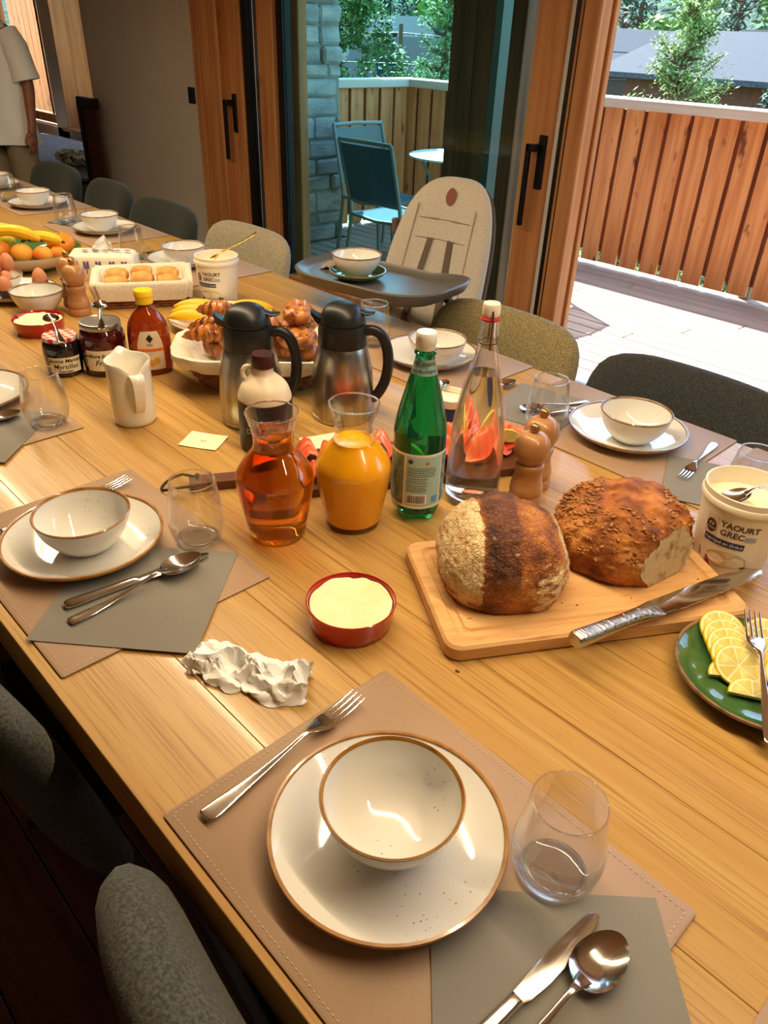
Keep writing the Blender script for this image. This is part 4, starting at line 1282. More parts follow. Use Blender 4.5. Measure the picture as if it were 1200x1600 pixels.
top = [(a, b, c + 0.0015) for a, b, c in vv]
k = len(vv)
o = mesh('cloth', vv + top, [tuple(reversed(q)) for q in ff] + [tuple(i + k for i in q) for q in ff], 'napkin_taupe', loc=(-1.885, 1.635, TZ - 0.006), rz=0.6)
tag(o, 'rumpled taupe cloth on the highchair tray beside the green plate', 'cloth')
# ---------------------------------------------------------------- carafes, bottles, jars, tubs
M('amber_juice', (255, 158, 44), 0.0, trans=1.0, ior=1.34)
M('orange_juice', (255, 178, 16), 0.25, sss=0.25, coat=0.2)
M('black_plastic', (26, 26, 27), 0.38)
M('black_print', (30, 26, 26), 0.6)
M('white_plastic', (236, 232, 222), 0.35)
M('cream_jug', (228, 212, 182), 0.4, sss=0.1)
M('cap_brown', (58, 24, 20), 0.4)
M('label_black', (34, 26, 24), 0.45, noise=(14, (70, 56, 46), (1, 1, 1), 0.55, 0.65))
M('label_text', (226, 216, 196), 0.6)
M('porcelain', (238, 232, 218), 0.12, coat=0.5)
M('note_paper', (250, 240, 200), 0.8)
M('pencil', (150, 150, 150), 0.8)

def carafe(label, loc, liquid, zl, lname):
    c = thing('carafe', label, 'carafe', loc)
    out = smooth_prof([(0.046, 0.0), (0.049, 0.003), (0.052, 0.02), (0.059, 0.06), (0.066, 0.105), (0.064, 0.125), (0.050, 0.148), (0.036, 0.165), (0.0325, 0.180), (0.034, 0.200), (0.0435, 0.232)], 5)
    inn = smooth_prof([(0.0415, 0.232), (0.032, 0.200), (0.0305, 0.180), (0.034, 0.165), (0.048, 0.147), (0.062, 0.125), (0.064, 0.105), (0.057, 0.06), (0.050, 0.022), (0.044, 0.010), (0.0, 0.0085)], 5)
    lathe('glass_body', [(0.0, 0.003), (0.035, 0.002), (0.04, 0.0)] + out + inn, 'thin_glass', c, n=56, angle=60)
    tube('lip', [(0.0425 * math.cos(2 * PI * i / 56), 0.0425 * math.sin(2 * PI * i / 56), 0.232) for i in range(56)], 0.0014, 'glass', c, n=8, closed=True)
    iw = [q for q in reversed(inn) if q[1] <= zl]
    r_end = iw[-1][0]
    # radius at the liquid level
    for a, b in zip(inn[:-1], inn[1:]):
        if a[1] >= zl >= b[1]:
            t = (zl - b[1]) / max(1e-6, a[1] - b[1]); r_end = b[0] + (a[0] - b[0]) * t
    pr = [(0.0, 0.0083)] + [(r + 0.0004, z - 0.0001) for r, z in iw[1:]] + [(r_end + 0.0004, zl), (r_end - 0.001, zl - 0.0006), (0.0, zl - 0.0008)]
    lathe(lname, pr, liquid, c, n=56, angle=60)
    return c
carafe('glass carafe of amber apple juice', (-0.912, 0.638, T), 'amber_juice', 0.196, 'apple_juice')
carafe('glass carafe of orange juice', (-0.854, 0.763, T), 'orange_juice', 0.166, 'orange_juice')

# sparkling water bottle (green plastic)
M('green_pet', (28, 172, 118), 0.03, trans=0.92, ior=1.36)
M('label_teal', (168, 200, 190), 0.5)
M('label_side', (132, 160, 150), 0.5, noise=(70, (96, 122, 112), (1, 1, 1), 0.45, 0.6))
M('label_white', (238, 230, 214), 0.5)
M('label_line', (70, 66, 62), 0.6)
M('label_red', (196, 60, 50), 0.6)
M('label_blue', (94, 158, 206), 0.6)
bx, by = -0.802, 0.872
wb = thing('water_bottle', 'green plastic sparkling water bottle with white screw cap', 'bottle', (bx, by, T))
prof = smooth_prof([(0.0465, 0.036), (0.0465, 0.05), (0.0465, 0.13), (0.0465, 0.162), (0.0455, 0.178), (0.040, 0.207), (0.030, 0.247), (0.0205, 0.282), (0.0160, 0.300), (0.0148, 0.318)], 5)
lo = []
N = 60
for (z, r) in ((0.002, 0.018), (0.0, 0.026), (0.004, 0.036), (0.014, 0.043), (0.026, 0.046)):
    lo.append([((r * (1 - (0.20 * (1 - z / 0.034)) * (0.5 - 0.5 * math.cos(5 * 2 * PI * i / N)))) * math.cos(2 * PI * i / N), (r * (1 - (0.20 * (1 - z / 0.034)) * (0.5 - 0.5 * math.cos(5 * 2 * PI * i / N)))) * math.sin(2 * PI * i / N), z + 0.010 * (1 - z / 0.03) * (0.5 - 0.5 * math.cos(5 * 2 * PI * i / N))) for i in range(N)])
lo += [ring(r, z, N) for r, z in prof]
v, f = loft(lo, True, True)
mesh('bottle_body', v, f, 'green_pet', wb, angle=60)
for z in (0.168, 0.2435):
    pass
lathe('screw_cap', [(0.0, 0.316), (0.0155, 0.316), (0.0165, 0.318), (0.0165, 0.325), (0.0172, 0.326), (0.0172, 0.342), (0.016, 0.345), (0.0, 0.3455)], 'white_plastic', wb, n=40)
lathe('neck_ring', [(0.0150, 0.308), (0.0185, 0.309), (0.0185, 0.312), (0.0150, 0.314)], 'green_pet', wb, n=40, cap0=False, cap1=False)
ph = phi_cam(bx, by)
RL = 0.0469
def patch(name, parent, mat, phi, r, z, w, h, off, nx=28, rf=None, tilt=0.0, dx=0.0):
    q = wrap(rect_g(w, h, nx, 4), phi, r, z, off, dx=dx, tilt=tilt, rfun=rf)
    return mesh(name, q[0], q[1], mat, parent)
lb = patch('label', wb, 'label_white', ph, RL, 0.089, 2 * PI * RL * 0.96, 0.108, 0.0002, 60)
patch('label_panel', lb, 'label_teal', ph, RL, 0.089, 0.066, 0.098, 0.0005, dx=0.012)
patch('label_panel', lb, 'label_side', ph, RL, 0.089, 0.045, 0.098, 0.0005, dx=-0.0475)
patch('label_panel', lb, 'label_side', ph, RL, 0.089, 0.045, 0.098, 0.0005, dx=0.071)
lines = []
for i, (zz, w) in enumerate([(0.1165, 0.05), (0.1125, 0.05), (0.1085, 0.05), (0.1045, 0.05), (0.1005, 0.048), (0.0955, 0.034), (0.0915, 0.03), (0.0875, 0.034), (0.0825, 0.034), (0.0785, 0.032), (0.0745, 0.034), (0.0705, 0.034)]):
    x = -0.03 + w / 2 - 0.0 + 0.012 - 0.012
    rn = random.Random(i); xx = -0.018
    while xx < -0.018 + w:
        ww = rn.uniform(0.002, 0.006)
        lines.append(wrap(rect_g(ww, 0.0014, 2), ph, RL, zz, 0.0008, dx=xx + ww / 2)); xx += ww + 0.0009
v, f = merge(*lines)
mesh('small_print', v, f, 'label_line', lb, smooth=False)
bars = []
xx = -0.016; rn = random.Random(3)
while xx < 0.016:
    ww = rn.choice((0.0006, 0.0009, 0.0013)); bars.append(wrap(rect_g(ww, 0.016, 1), ph, RL, 0.0545, 0.0011, dx=xx)); xx += ww + rn.choice((0.0006, 0.001))
patch('barcode_ground', lb, 'label_white', ph, RL, 0.0545, 0.037, 0.020, 0.0008, dx=0.0005)
v, f = merge(*bars)
mesh('barcode', v, f, 'label_line', lb, smooth=False)
star = poly_g([(0.0046 * (1 if i % 2 == 0 else 0.42) * math.sin(PI * i / 5), 0.0046 * (1 if i % 2 == 0 else 0.42) * math.cos(PI * i / 5)) for i in range(10)])
q = wrap(star, ph, RL, 0.1265, 0.0009, dx=0.016); mesh('red_star', q[0], q[1], 'label_red', lb, smooth=False)
q = wrap(disc_g(0.0045, 0.0045), ph, RL, 0.129, 0.0009, dx=-0.013); mesh('emblem', q[0], q[1], 'label_line', lb, smooth=False)
patch('blue_corner', lb, 'label_blue', ph, RL, 0.0525, 0.012, 0.014, 0.0009, 6, dx=0.034)
def rn_(z):
    for a, b in zip(prof[:-1], prof[1:]):
        if a[1] <= z <= b[1]:
            return a[0] + (b[0] - a[0]) * (z - a[1]) / max(1e-6, b[1] - a[1])
    return 0.015
nl = patch('neck_label', wb, 'label_side', ph, 0.0185, 0.289, 2 * PI * 0.0185 * 0.7, 0.026, 0.0004, 30, rn_)
q = wrap(text_g('S.PELLEGRINO', 0.0075, bold=0.0001), ph, 0.0185, 0.2945, 0.0008, rfun=rn_); mesh('lettering', q[0], q[1], 'label_line', nl, smooth=False)
q = wrap(text_g('SAN PELLEGRINO', 0.006, bold=0.0001), ph, 0.0185, 0.283, 0.0008, rfun=rn_); mesh('lettering', q[0], q[1], 'label_line', nl, smooth=False)

# swing-top glass bottle with water
bx, by = -0.768, 0.990
sb = thing('swing_top_bottle', 'clear swing-top glass bottle of water with ceramic stopper', 'bottle', (bx, by, T))
out = smooth_prof([(0.044, 0.0), (0.049, 0.004), (0.051, 0.03), (0.0505, 0.11), (0.0465, 0.165), (0.036, 0.225), (0.0235, 0.275), (0.0165, 0.305), (0.0165, 0.325), (0.0152, 0.35)], 5)
inn = smooth_prof([(0.0095, 0.35), (0.0115, 0.315), (0.019, 0.275), (0.0325, 0.225), (0.0435, 0.165), (0.0475, 0.11), (0.0478, 0.03), (0.043, 0.014), (0.0, 0.016)], 5)
lathe('glass_body', [(0.0, 0.006), (0.03, 0.003), (0.038, 0.0)] + out + inn, 'thin_glass', sb, n=56, angle=60)
M('water', (244, 252, 252), 0.0, trans=1.0, ior=1.33)
iw = [(r + 0.0003, z) for r, z in reversed(inn) if z <= 0.262]
lathe('water', [(0.0, 0.0158)] + iw[1:] + [(0.0, iw[-1][1])], 'water', sb, n=56, angle=60)
M('ceramic_cap', (232, 220, 198), 0.35)
M('rubber_red', (196, 40, 44), 0.6)
M('wire_rust', (116, 74, 56), 0.4, metal=0.8)
lathe('stopper', smooth_prof([(0.0, 0.355), (0.010, 0.3545), (0.0145, 0.357), (0.0152, 0.366), (0.0145, 0.376), (0.012, 0.3785), (0.0, 0.379)], 3), 'ceramic_cap', sb, n=36)
lathe('rubber_seal', [(0.0, 0.349), (0.0150, 0.349), (0.0165, 0.352), (0.0150, 0.3555), (0.0, 0.3555)], 'rubber_red', sb, n=36)
ph = phi_cam(bx, by)
for s in (-1, 1):
    a = ph + s * PI / 2 * 0.15 if s > 0 else ph + PI
    ca, sa = math.cos(a), math.sin(a)
    tube('wire_bail', [(0.0155 * ca, 0.0155 * sa, 0.368), (0.020 * ca, 0.020 * sa, 0.355), (0.0195 * ca, 0.0195 * sa, 0.33), (0.022 * ca, 0.022 * sa, 0.312), (0.0188 * ca, 0.0188 * sa, 0.303)], 0.0016, 'wire_rust', sb, n=8)
tube('wire_collar', [(0.0178 * math.cos(2 * PI * i / 28), 0.0178 * math.sin(2 * PI * i / 28), 0.312) for i in range(28)], 0.0014, 'wire_rust', sb, n=8, closed=True)

# steel vacuum flasks
def flask(label, loc, rz):
    t = thing('vacuum_flask', label, 'flask', loc, rz)
    lathe('steel_body', [(0.0, 0.0), (0.066, 0.0), (0.070, 0.002), (0.0705, 0.012), (0.0695, 0.0125), (0.0695, 0.0135), (0.0705, 0.014)] + smooth_prof([(0.0705, 0.03), (0.070, 0.07), (0.066, 0.115), (0.058, 0.155), (0.052, 0.172)], 5) + [(0.0, 0.172)], 'steel_brushed', t, n=64, angle=35)
    lathe('collar', [(0.0, 0.170), (0.0535, 0.170), (0.0545, 0.172), (0.0535, 0.205), (0.0515, 0.218), (0.0, 0.218)], 'black_plastic', t, n=56)
    lathe('lid', [(0.0, 0.219), (0.0485, 0.219), (0.0495, 0.222)] + smooth_prof([(0.0485, 0.228), (0.044, 0.242), (0.034, 0.254), (0.018, 0.261), (0.0, 0.263)], 4), 'black_plastic', t, n=56)
    v, f = loft([[(-0.040, -0.016, 0.206), (-0.040, 0.016, 0.206), (-0.040, 0.019, 0.226), (-0.040, -0.019, 0.226)], [(-0.058, -0.010, 0.219), (-0.058, 0.010, 0.219), (-0.058, 0.0135, 0.235), (-0.058, -0.0135, 0.235)], [(-0.068, -0.006, 0.232), (-0.068, 0.006, 0.232), (-0.068, 0.009, 0.243), (-0.068, -0.009, 0.243)]])
    mesh('spout', v, f, 'black_plastic', t, angle=25)
    q = strip_g([(0.020, 0.251, 0.013, 0.004), (0.036, 0.246, 0.014, 0.005), (0.052, 0.240, 0.0125, 0.0045), (0.066, 0.2415, 0.010, 0.003), (0.070, 0.243, 0.006, 0.002)], 14)
    q = xf(q, lambda p: (p.y, -p.x, p.z))
    mesh('thumb_lever', q[0], q[1], 'black_plastic', t)
    hp = smooth_prof([(0.046, 0, 0.200), (0.066, 0, 0.203), (0.086, 0, 0.192), (0.099, 0, 0.160), (0.1015, 0, 0.120), (0.094, 0, 0.082), (0.078, 0, 0.052), (0.066, 0, 0.044)], 4)
    v, f = tube_g(hp, [0.012] * len(hp), 14, sx=0.85)
    mesh('handle', v, f, 'black_plastic', t, angle=60)
    return t
fa = flask('steel vacuum flask with black lid beside the maple syrup jug', (-1.322, 0.874, T), rad(50))
copy_tree(fa, (-1.208, 1.043, T), rad(44), 'steel vacuum flask with black lid behind the orange juice')

# maple syrup jug
bx, by = -1.196, 0.822
sj = thing('syrup_jug', 'cream plastic maple syrup jug with dark label and brown cap', 'jug', (bx, by, T))
pr = smooth_prof([(0.050, 0.0), (0.0545, 0.006), (0.0555, 0.03), (0.0555, 0.10), (0.054, 0.118), (0.046, 0.138), (0.031, 0.153), (0.0215, 0.162), (0.0195, 0.172), (0.0195, 0.180)], 5)
lathe('jug_body', [(0.0, 0.0)] + pr + [(0.0, 0.18)], 'cream_jug', sj, n=56, angle=60)
lathe('cap', [(0.0, 0.176), (0.0225, 0.176), (0.0235, 0.178), (0.0235, 0.198), (0.0215, 0.203), (0.0, 0.2035)], 'cap_brown', sj, n=36)
ph = phi_cam(bx, by)
al = ph - PI * 0.55
tube('ring_handle', [((0.020 + 0.016 * (1 - math.cos(2 * PI * i / 16)) / 2 * 1.4) * math.cos(al), (0.020 + 0.016 * (1 - math.cos(2 * PI * i / 16)) / 2 * 1.4) * math.sin(al), 0.160 + 0.015 * math.sin(2 * PI * i / 16)) for i in range(16)], 0.005, 'cream_jug', sj, n=8, closed=True)
lb = patch('label', sj, 'label_black', ph, 0.0557, 0.058, 2 * PI * 0.0557 * 0.8, 0.104, 0.0004, 50)
for tx, z, s, ox in (("SIROP", 0.070, 0.016, -0.020), ("D'ÉRABLE", 0.052, 0.016, -0.010)):
    q = wrap(text_g(tx, s), ph, 0.0557, z, 0.0009, dx=ox); mesh('lettering', q[0], q[1], 'label_text', lb, smooth=False)
for z in (0.078, 0.029):
    patch('label_rule', lb, 'label_text', ph, 0.0557, z, 0.06, 0.0008, 0.0009, 12)

# porcelain milk jug
mj = thing('milk_jug', 'white porcelain milk jug with folded handle and pouring lip', 'jug', (-1.478, 0.667, T), phi_cam(-1.478, 0.667) + rad(14))
lo = []; N = 56
for r, z, wv in ((0.040, 0.0, 0), (0.0445, 0.002, 0), (0.046, 0.01, 0), (0.0465, 0.05, 0), (0.0465, 0.10, 0.2), (0.047, 0.128, 0.7), (0.048, 0.142, 1.0), (0.0468, 0.1435, 1.0), (0.044, 0.141, 1.0), (0.0435, 0.10, 0.2), (0.0435, 0.03, 0), (0.040, 0.008, 0)):
    row = []
    for i in range(N):
        a = 2 * PI * i / N
        sp = math.exp(-((abs(((a - PI) + PI) % (2 * PI) - PI)) / 0.30) ** 2)        # lip on the far side (a = pi)
        dp = math.exp(-((abs((a + PI) % (2 * PI) - PI)) / 0.42) ** 2)                # dip on the near side (a = 0)
        rr2 = r * (1 + 0.10 * sp * wv)
        row.append((rr2 * math.cos(a), rr2 * math.sin(a), z + wv * (0.012 * sp - 0.022 * dp)))
    lo.append(row)
v, f = loft(lo)
mesh('jug_body', v, f, 'porcelain', mj, angle=60)
q = strip_g(smooth_prof([(0.044, 0.120, 0.014, 0.0035), (0.058, 0.1245, 0.0155, 0.004), (0.067, 0.117, 0.0145, 0.005), (0.064, 0.085, 0.012, 0.0045), (0.055, 0.055, 0.011, 0.004), (0.044, 0.038, 0.010, 0.004)], 4), 14)
hp = smooth_prof([(0.042, 0.118), (0.056, 0.1225), (0.066, 0.114), (0.0645, 0.085), (0.056, 0.055), (0.043, 0.036)], 4)
lo = []
for i, (x, z) in enumerate(hp):
    a = hp[max(i - 1, 0)]; b = hp[min(i + 1, len(hp) - 1)]
    t = Vector((b[0] - a[0], b[1] - a[1])).normalized(); nn = Vector((-t.y, t.x))
    hw = 0.0155 - 0.006 * i / len(hp)
    lo.append([(x + nn.x * 0.0028 * sy, hw * sx, z + nn.y * 0.0028 * sy) for sx, sy in ((-1, -0.6), (-0.9, -1), (0.9, -1), (1, -0.6), (1, 0.6), (0.9, 1), (-0.9, 1), (-1, 0.6))])
v, f = loft(lo)
mesh('handle', v, f, 'porcelain', mj, angle=40)
lathe('milk', [(0.0, 0.085), (0.0434, 0.085), (0.0434, 0.0865), (0.0, 0.0865)], 'porcelain', mj, n=40)

# jam jars
def gingham():
    m = M('gingham', (196, 44, 48), 0.35)
    nt = m.node_tree; n, L = nt.nodes, nt.links
    b = n['Principled BSDF']
    tc = n.new('ShaderNodeTexCoord'); sx = n.new('ShaderNodeSeparateXYZ')
    L.new(tc.outputs['Object'], sx.inputs[0])
    hs = []
    for ax in (0, 1):
        a = n.new('ShaderNodeMath'); a.operation = 'MULTIPLY'; a.inputs[1].default_value = 52.0
        L.new(sx.outputs[ax], a.inputs[0])
        fr = n.new('ShaderNodeMath'); fr.operation = 'FRACT'; L.new(a.outputs[0], fr.inputs[0])
        g = n.new('ShaderNodeMath'); g.operation = 'GREATER_THAN'; g.inputs[1].default_value = 0.5; L.new(fr.outputs[0], g.inputs[0])
        hs.append(g)
    ad = n.new('ShaderNodeMath'); ad.operation = 'ADD'; L.new(hs[0].outputs[0], ad.inputs[0]); L.new(hs[1].outputs[0], ad.inputs[1])
    hf = n.new('ShaderNodeMath'); hf.operation = 'MULTIPLY'; hf.inputs[1].default_value = 0.5; L.new(ad.outputs[0], hf.inputs[0])
    mx = n.new('ShaderNodeMix'); mx.data_type = 'RGBA'
    mx.inputs[6].default_value = lin((188, 36, 42)); mx.inputs[7].default_value = lin((240, 226, 214))
    L.new(hf.outputs[0], mx.inputs[0]); L.new(mx.outputs[2], b.inputs['Base Color'])
gingham()
M('jam_dark', (26, 18, 26), 0.08, coat=0.8)
M('jam_red', (84, 16, 20), 0.08, coat=0.8, noise=(60, (48, 8, 12), (1, 1, 1), 0.4, 0.6))
M('jam_label', (234, 222, 196), 0.6)
M('lid_silver', (176, 172, 162), 0.3, metal=0.9)
M('fruit_red', (200, 30, 40), 0.3)
def jam_jar(label, x, y, r, h, jam, lidmat, words, lw):
    j = thing('jam_jar', label, 'jar', (x, y, T))
    pr = smooth_prof([(r * 0.86, 0.0), (r * 0.95, 0.004), (r, h * 0.32), (r * 1.03, h * 0.6), (r * 0.98, h * 0.80), (r * 0.82, h * 0.90), (r * 0.82, h * 0.93)], 4)
    lathe('jar_body', [(0.0, 0.001)] + pr + [(0.0, h * 0.93)], jam, j, n=48, angle=60)
    lr = r * 0.90
    lathe('lid', [(0.0, h * 0.885), (lr, h * 0.885), (lr * 1.02, h * 0.895), (lr * 1.02, h * 0.975), (lr * 0.99, h * 0.995), (lr * 0.93, h), (lr * 0.90, h * 0.985), (0.0, h * 0.985)], lidmat, j, n=48)
    ph = phi_cam(x, y)
    rf = lambda z: r * (1.0 + 0.03 * min(1, max(0, (z - h * .32) / (h * .28))))
    l = patch('label', j, 'jam_label', ph, r, h * 0.34, lw, h * 0.40, 0.0007, 24, rf)
    for tx, dz, s, sh in words:
        q = wrap(text_g(tx, s, shear=sh, bold=0.0002), ph, r, h * 0.34 + dz, 0.0013, rfun=rf); mesh('lettering', q[0], q[1], 'black_print', l, smooth=False)
    return j, h
jam_jar('jam jar of dark blueberry jam with red gingham lid', -1.838, 0.668, 0.045, 0.098, 'jam_dark', 'gingham', (('Bonne Maman', 0.011, 0.0135, 0.3), ('Myrtilles', -0.004, 0.017, 0.3), ('Fruits entiers', -0.0155, 0.006, 0.3)), 0.078)
jam_jar('large jam jar of strawberry jam with plain silver lid', -1.785, 0.752, 0.054, 0.130, 'jam_red', 'lid_silver', (('Confiture Bonne Maman', 0.012, 0.0125, 0.3), ('Fraises', -0.006, 0.020, 0.3)), 0.098)
make_spoon('teaspoon lying across the gingham jam lid', (-1.765, 0.645, T + 0.099), head((-1.765, 0.645), (-1.916, 0.684)), 0.187, name='teaspoon', tilt=0.04)
make_spoon('teaspoon lying across the plain silver jam lid', (-1.710, 0.722, T + 0.1305), head((-1.710, 0.722), (-1.856, 0.791)), 0.187, name='teaspoon', tilt=0.03)

# honey bottle
M('honey', (168, 66, 14), 0.06, trans=0.55, ior=1.45, coat=0.3)
M('cap_yellow', (244, 196, 24), 0.4)
M('honey_label', (226, 206, 178), 0.5)
M('label_orange', (226, 110, 40), 0.5)
M('label_comb', (214, 158, 60), 0.5)
hx, hy = -1.708, 0.838
hb_ = thing('honey_bottle', 'squeezy bottle of dark honey with yellow cap', 'bottle', (hx, hy, T), phi_cam(hx, hy) + PI / 2)
sq = smooth_prof([(0.030, 0.0), (0.0345, 0.004), (0.036, 0.03), (0.036, 0.08), (0.0345, 0.115), (0.028, 0.148), (0.018, 0.166), (0.0145, 0.172), (0.0145, 0.180)], 5)
FX, FY = 1.42, 0.98
flt = lambda z: 1.0 if z < 0.13 else max(0.0, 1 - (z - 0.13) / 0.04)
def hloop(r, z, n=48):
    k = flt(z)
    return [(r * (1 + (FX - 1) * k) * math.cos(2 * PI * i / n), r * (1 + (FY - 1) * k) * math.sin(2 * PI * i / n), z) for i in range(n)]
v, f = loft([hloop(r, z) for r, z in sq])
mesh('bottle_body', v, f, 'honey', hb_, angle=60)
lathe('cap', [(0.0, 0.176), (0.0205, 0.176), (0.021, 0.178), (0.021, 0.193), (0.0225, 0.194), (0.0225, 0.206), (0.021, 0.208), (0.0, 0.208)], 'cap_yellow', hb_, n=36)
def on_honey(part, off, dz, dx=0.0):
    out = []
    for p in part[0]:
        x = p[0] + dx; z = p[1] + dz
        r = 0.0355
        for a, b in zip(sq[:-1], sq[1:]):
            if a[1] <= z <= b[1]: r = a[0] + (b[0] - a[0]) * (z - a[1]) / max(1e-6, b[1] - a[1])
        rx = r * (1 + (FX - 1) * flt(z)); ry = r * (1 + (FY - 1) * flt(z))
        t = max(-0.97, min(0.97, x / rx))
        out.append((x, -(ry * math.sqrt(1 - t * t) + off), z))
    return out, part[1]
q = on_honey(xf(rect_g(0.062, 0.098, 16, 14), lambda p: (p.x * (1.0 - 0.38 * max(0, p.y / 0.049) ** 2), p.y, 0)), 0.0006, 0.066); hl = mesh('label', q[0], q[1], 'honey_label', hb_)
q = on_honey(rect_g(0.0615, 0.007, 16, 1), 0.0011, 0.068); mesh('label_band', q[0], q[1], 'label_orange', hl)
q = on_honey(poly_g([(0, 0.011), (0.0085, 0), (0, -0.011), (-0.0085, 0)]), 0.0012, 0.097); mesh('emblem', q[0], q[1], 'black_print', hl, smooth=False)
q = on_honey(text_g('MIEL', 0.008), 0.0012, 0.081); mesh('lettering', q[0], q[1], 'black_print', hl, smooth=False)
for dx, dz in ((-0.013, 0.045), (0.012, 0.040), (0.0, 0.034)):
    q = on_honey(disc_g(0.0085, 0.0085), 0.0011 + 0.0002 * dz * 10, dz, dx); mesh('honeycomb_print', q[0], q[1], 'label_comb', hl, smooth=False)

# yogurt tubs
M('tub_white', (236, 226, 206), 0.35, sss=0.05)
M('yogurt', (250, 240, 214), 0.45, sss=0.1)
M('print_navy', (30, 44, 96), 0.5)
M('print_red', (172, 60, 40), 0.5)
M('print_brown', (78, 48, 40), 0.5)
M('print_cream', (222, 198, 160), 0.5)
M('print_flag', (90, 140, 200), 0.5)
def yogurt_tub(label, x, y, s, rz_off=0.0, spoon=None):
    t = thing('yogurt_tub', label, 'tub', (x, y, T))
    R0, R1, h = 0.058 * s, 0.067 * s, 0.150 * s
    rf = lambda z: R0 + (R1 - R0) * min(1, max(0, z / (h * 0.86)))
    lathe('tub', [(0.0, 0.004 * s), (R0 - 0.004, 0.003 * s), (R0 - 0.002, 0.0), (R0, 0.002)] + [(rf(z), z) for z in (h * 0.3, h * 0.6, h * 0.855)] + [(R1 + 0.0035, h * 0.858), (R1 + 0.0045, h * 0.90), (R1 + 0.003, h * 0.925), (R1 + 0.0015, h * 0.93), (R1 + 0.002, h), (R1, h + 0.001), (R1 - 0.0015, h), (rf(h * 0.7) - 0.002, h * 0.7), (0.0, h * 0.69)], 'tub_white', t, n=64, angle=40)
    yo = [[((rf(h * 0.78) - 0.0015) * k * math.cos(2 * PI * i / 48), (rf(h * 0.78) - 0.0015) * k * math.sin(2 * PI * i / 48), h * 0.775 + (0.006 * s * fbm((k * 2 * math.cos(2 * PI * i / 48), k * 2 * math.sin(2 * PI * i / 48), 7)) if k < 0.97 else 0.004)) for i in range(48)] for k in (1.0, 0.92, 0.75, 0.5, 0.25, 0.04)]
    v, f = loft(yo, False, True)
    mesh('yogurt', v, f, 'yogurt', t, angle=70)
    ph = phi_cam(x, y) + rz_off
    c = rad(40)
    def pr(name, part, dx, z, mat, off=0.0005, tilt=0.0):
        q = wrap(part, ph, R0 * 1.06, z * s, off, dx=dx * s, rfun=rf, tilt=tilt)
        mesh(name, q[0], q[1], mat, t, smooth=False)
    def S(p): return [(a * s, b * s, 0) for a, b, *_ in p[0]], p[1]
    pr('lettering', S(text_g('YAOURT', 0.0150, bold=0.0004)), 0.0115, 0.103, 'print_brown', 0.0008)
    pr('lettering', S(text_g('GREC', 0.0150, bold=0.0004)), 0.0025, 0.0875, 'print_brown', 0.0008)
    pr('flag', S(rect_g(0.017, 0.009, 6, 1)), 0.031, 0.0855, 'print_flag')
    for i in (-1, 0, 1): pr('flag_stripe', S(rect_g(0.016, 0.0011, 4, 1)), 0.031, 0.0855 + 0.003 * i, 'label_white', 0.0008)
    pr('banner', S(rect_g(0.066, 0.012, 16, 2)), -0.008, 0.0685, 'print_navy', 0.0005)
    pr('lettering', S(text_g('Fabriqué en Grèce', 0.0082, shear=0.2)), -0.008, 0.0685, 'label_white', 0.0009)
    pr('logo_frame', S(rect_g(0.021, 0.037, 6, 4)), -0.034, 0.0935, 'print_cream', 0.0004)
    pr('logo', S(disc_g(0.0095, 0.0125)), -0.034, 0.092, 'print_brown', 0.0007)
    pr('logo_mark', S(poly_g([(-0.005, 0.0), (-0.001, 0.004), (-0.002, 0.0), (-0.001, -0.004)])), -0.034, 0.0955, 'label_white', 0.001)
    pr('logo_mark', S(poly_g([(0.005, 0.0), (0.001, 0.004), (0.002, 0.0), (0.001, -0.004)])), -0.034, 0.0955, 'label_white', 0.001)
    pr('logo_text', S(text_g('ORIGINAL', 0.0036)), -0.034, 0.0875, 'label_white', 0.001)
    pr('dish_print', S(poly_g([(0.032 * math.cos(a), -0.022 + 0.013 * math.sin(a)) for a in [-PI * i / 20 for i in range(21)]] + [(-0.032, 0.0), (0.032, 0.0)])), 0.004, 0.038, 'print_red', 0.0005)
    pr('cream_print', S(disc_g(0.032, 0.014, 32)), 0.004, 0.039, 'print_cream', 0.0008)
    pr('check_print', S(poly_g([(-0.012, 0.01), (0.008, 0.0), (0.008, -0.012), (-0.01, -0.004)])), -0.034, 0.032, 'pencil', 0.0005)
    for i, zz in enumerate((0.027, 0.02, 0.012)): pr('small_print', S(rect_g(0.014, 0.005, 4, 1)), 0.036, zz, 'print_brown', 0.0009)
    return t
yogurt_tub('large open tub of Greek yogurt beside the sliced bread', -0.342, 1.169, 1.0, rad(-4))
yogurt_tub('open tub of Greek yogurt with a gold spoon, by the bread basket', -2.10, 1.29, 0.98, rad(-30))
make_spoon('steel spoon standing in the large yogurt tub', (-0.255, 1.261, T + 0.184), head((-0.255, 1.261), (-0.356, 1.154)), 0.19, tilt=rad(-24))
make_spoon('gold spoon sticking out of the yogurt tub by the bread basket', (-2.041, 1.407, T + 0.206), head((-2.041, 1.407), (-2.107, 1.277)), 0.2, mat='gold', tilt=rad(-30))

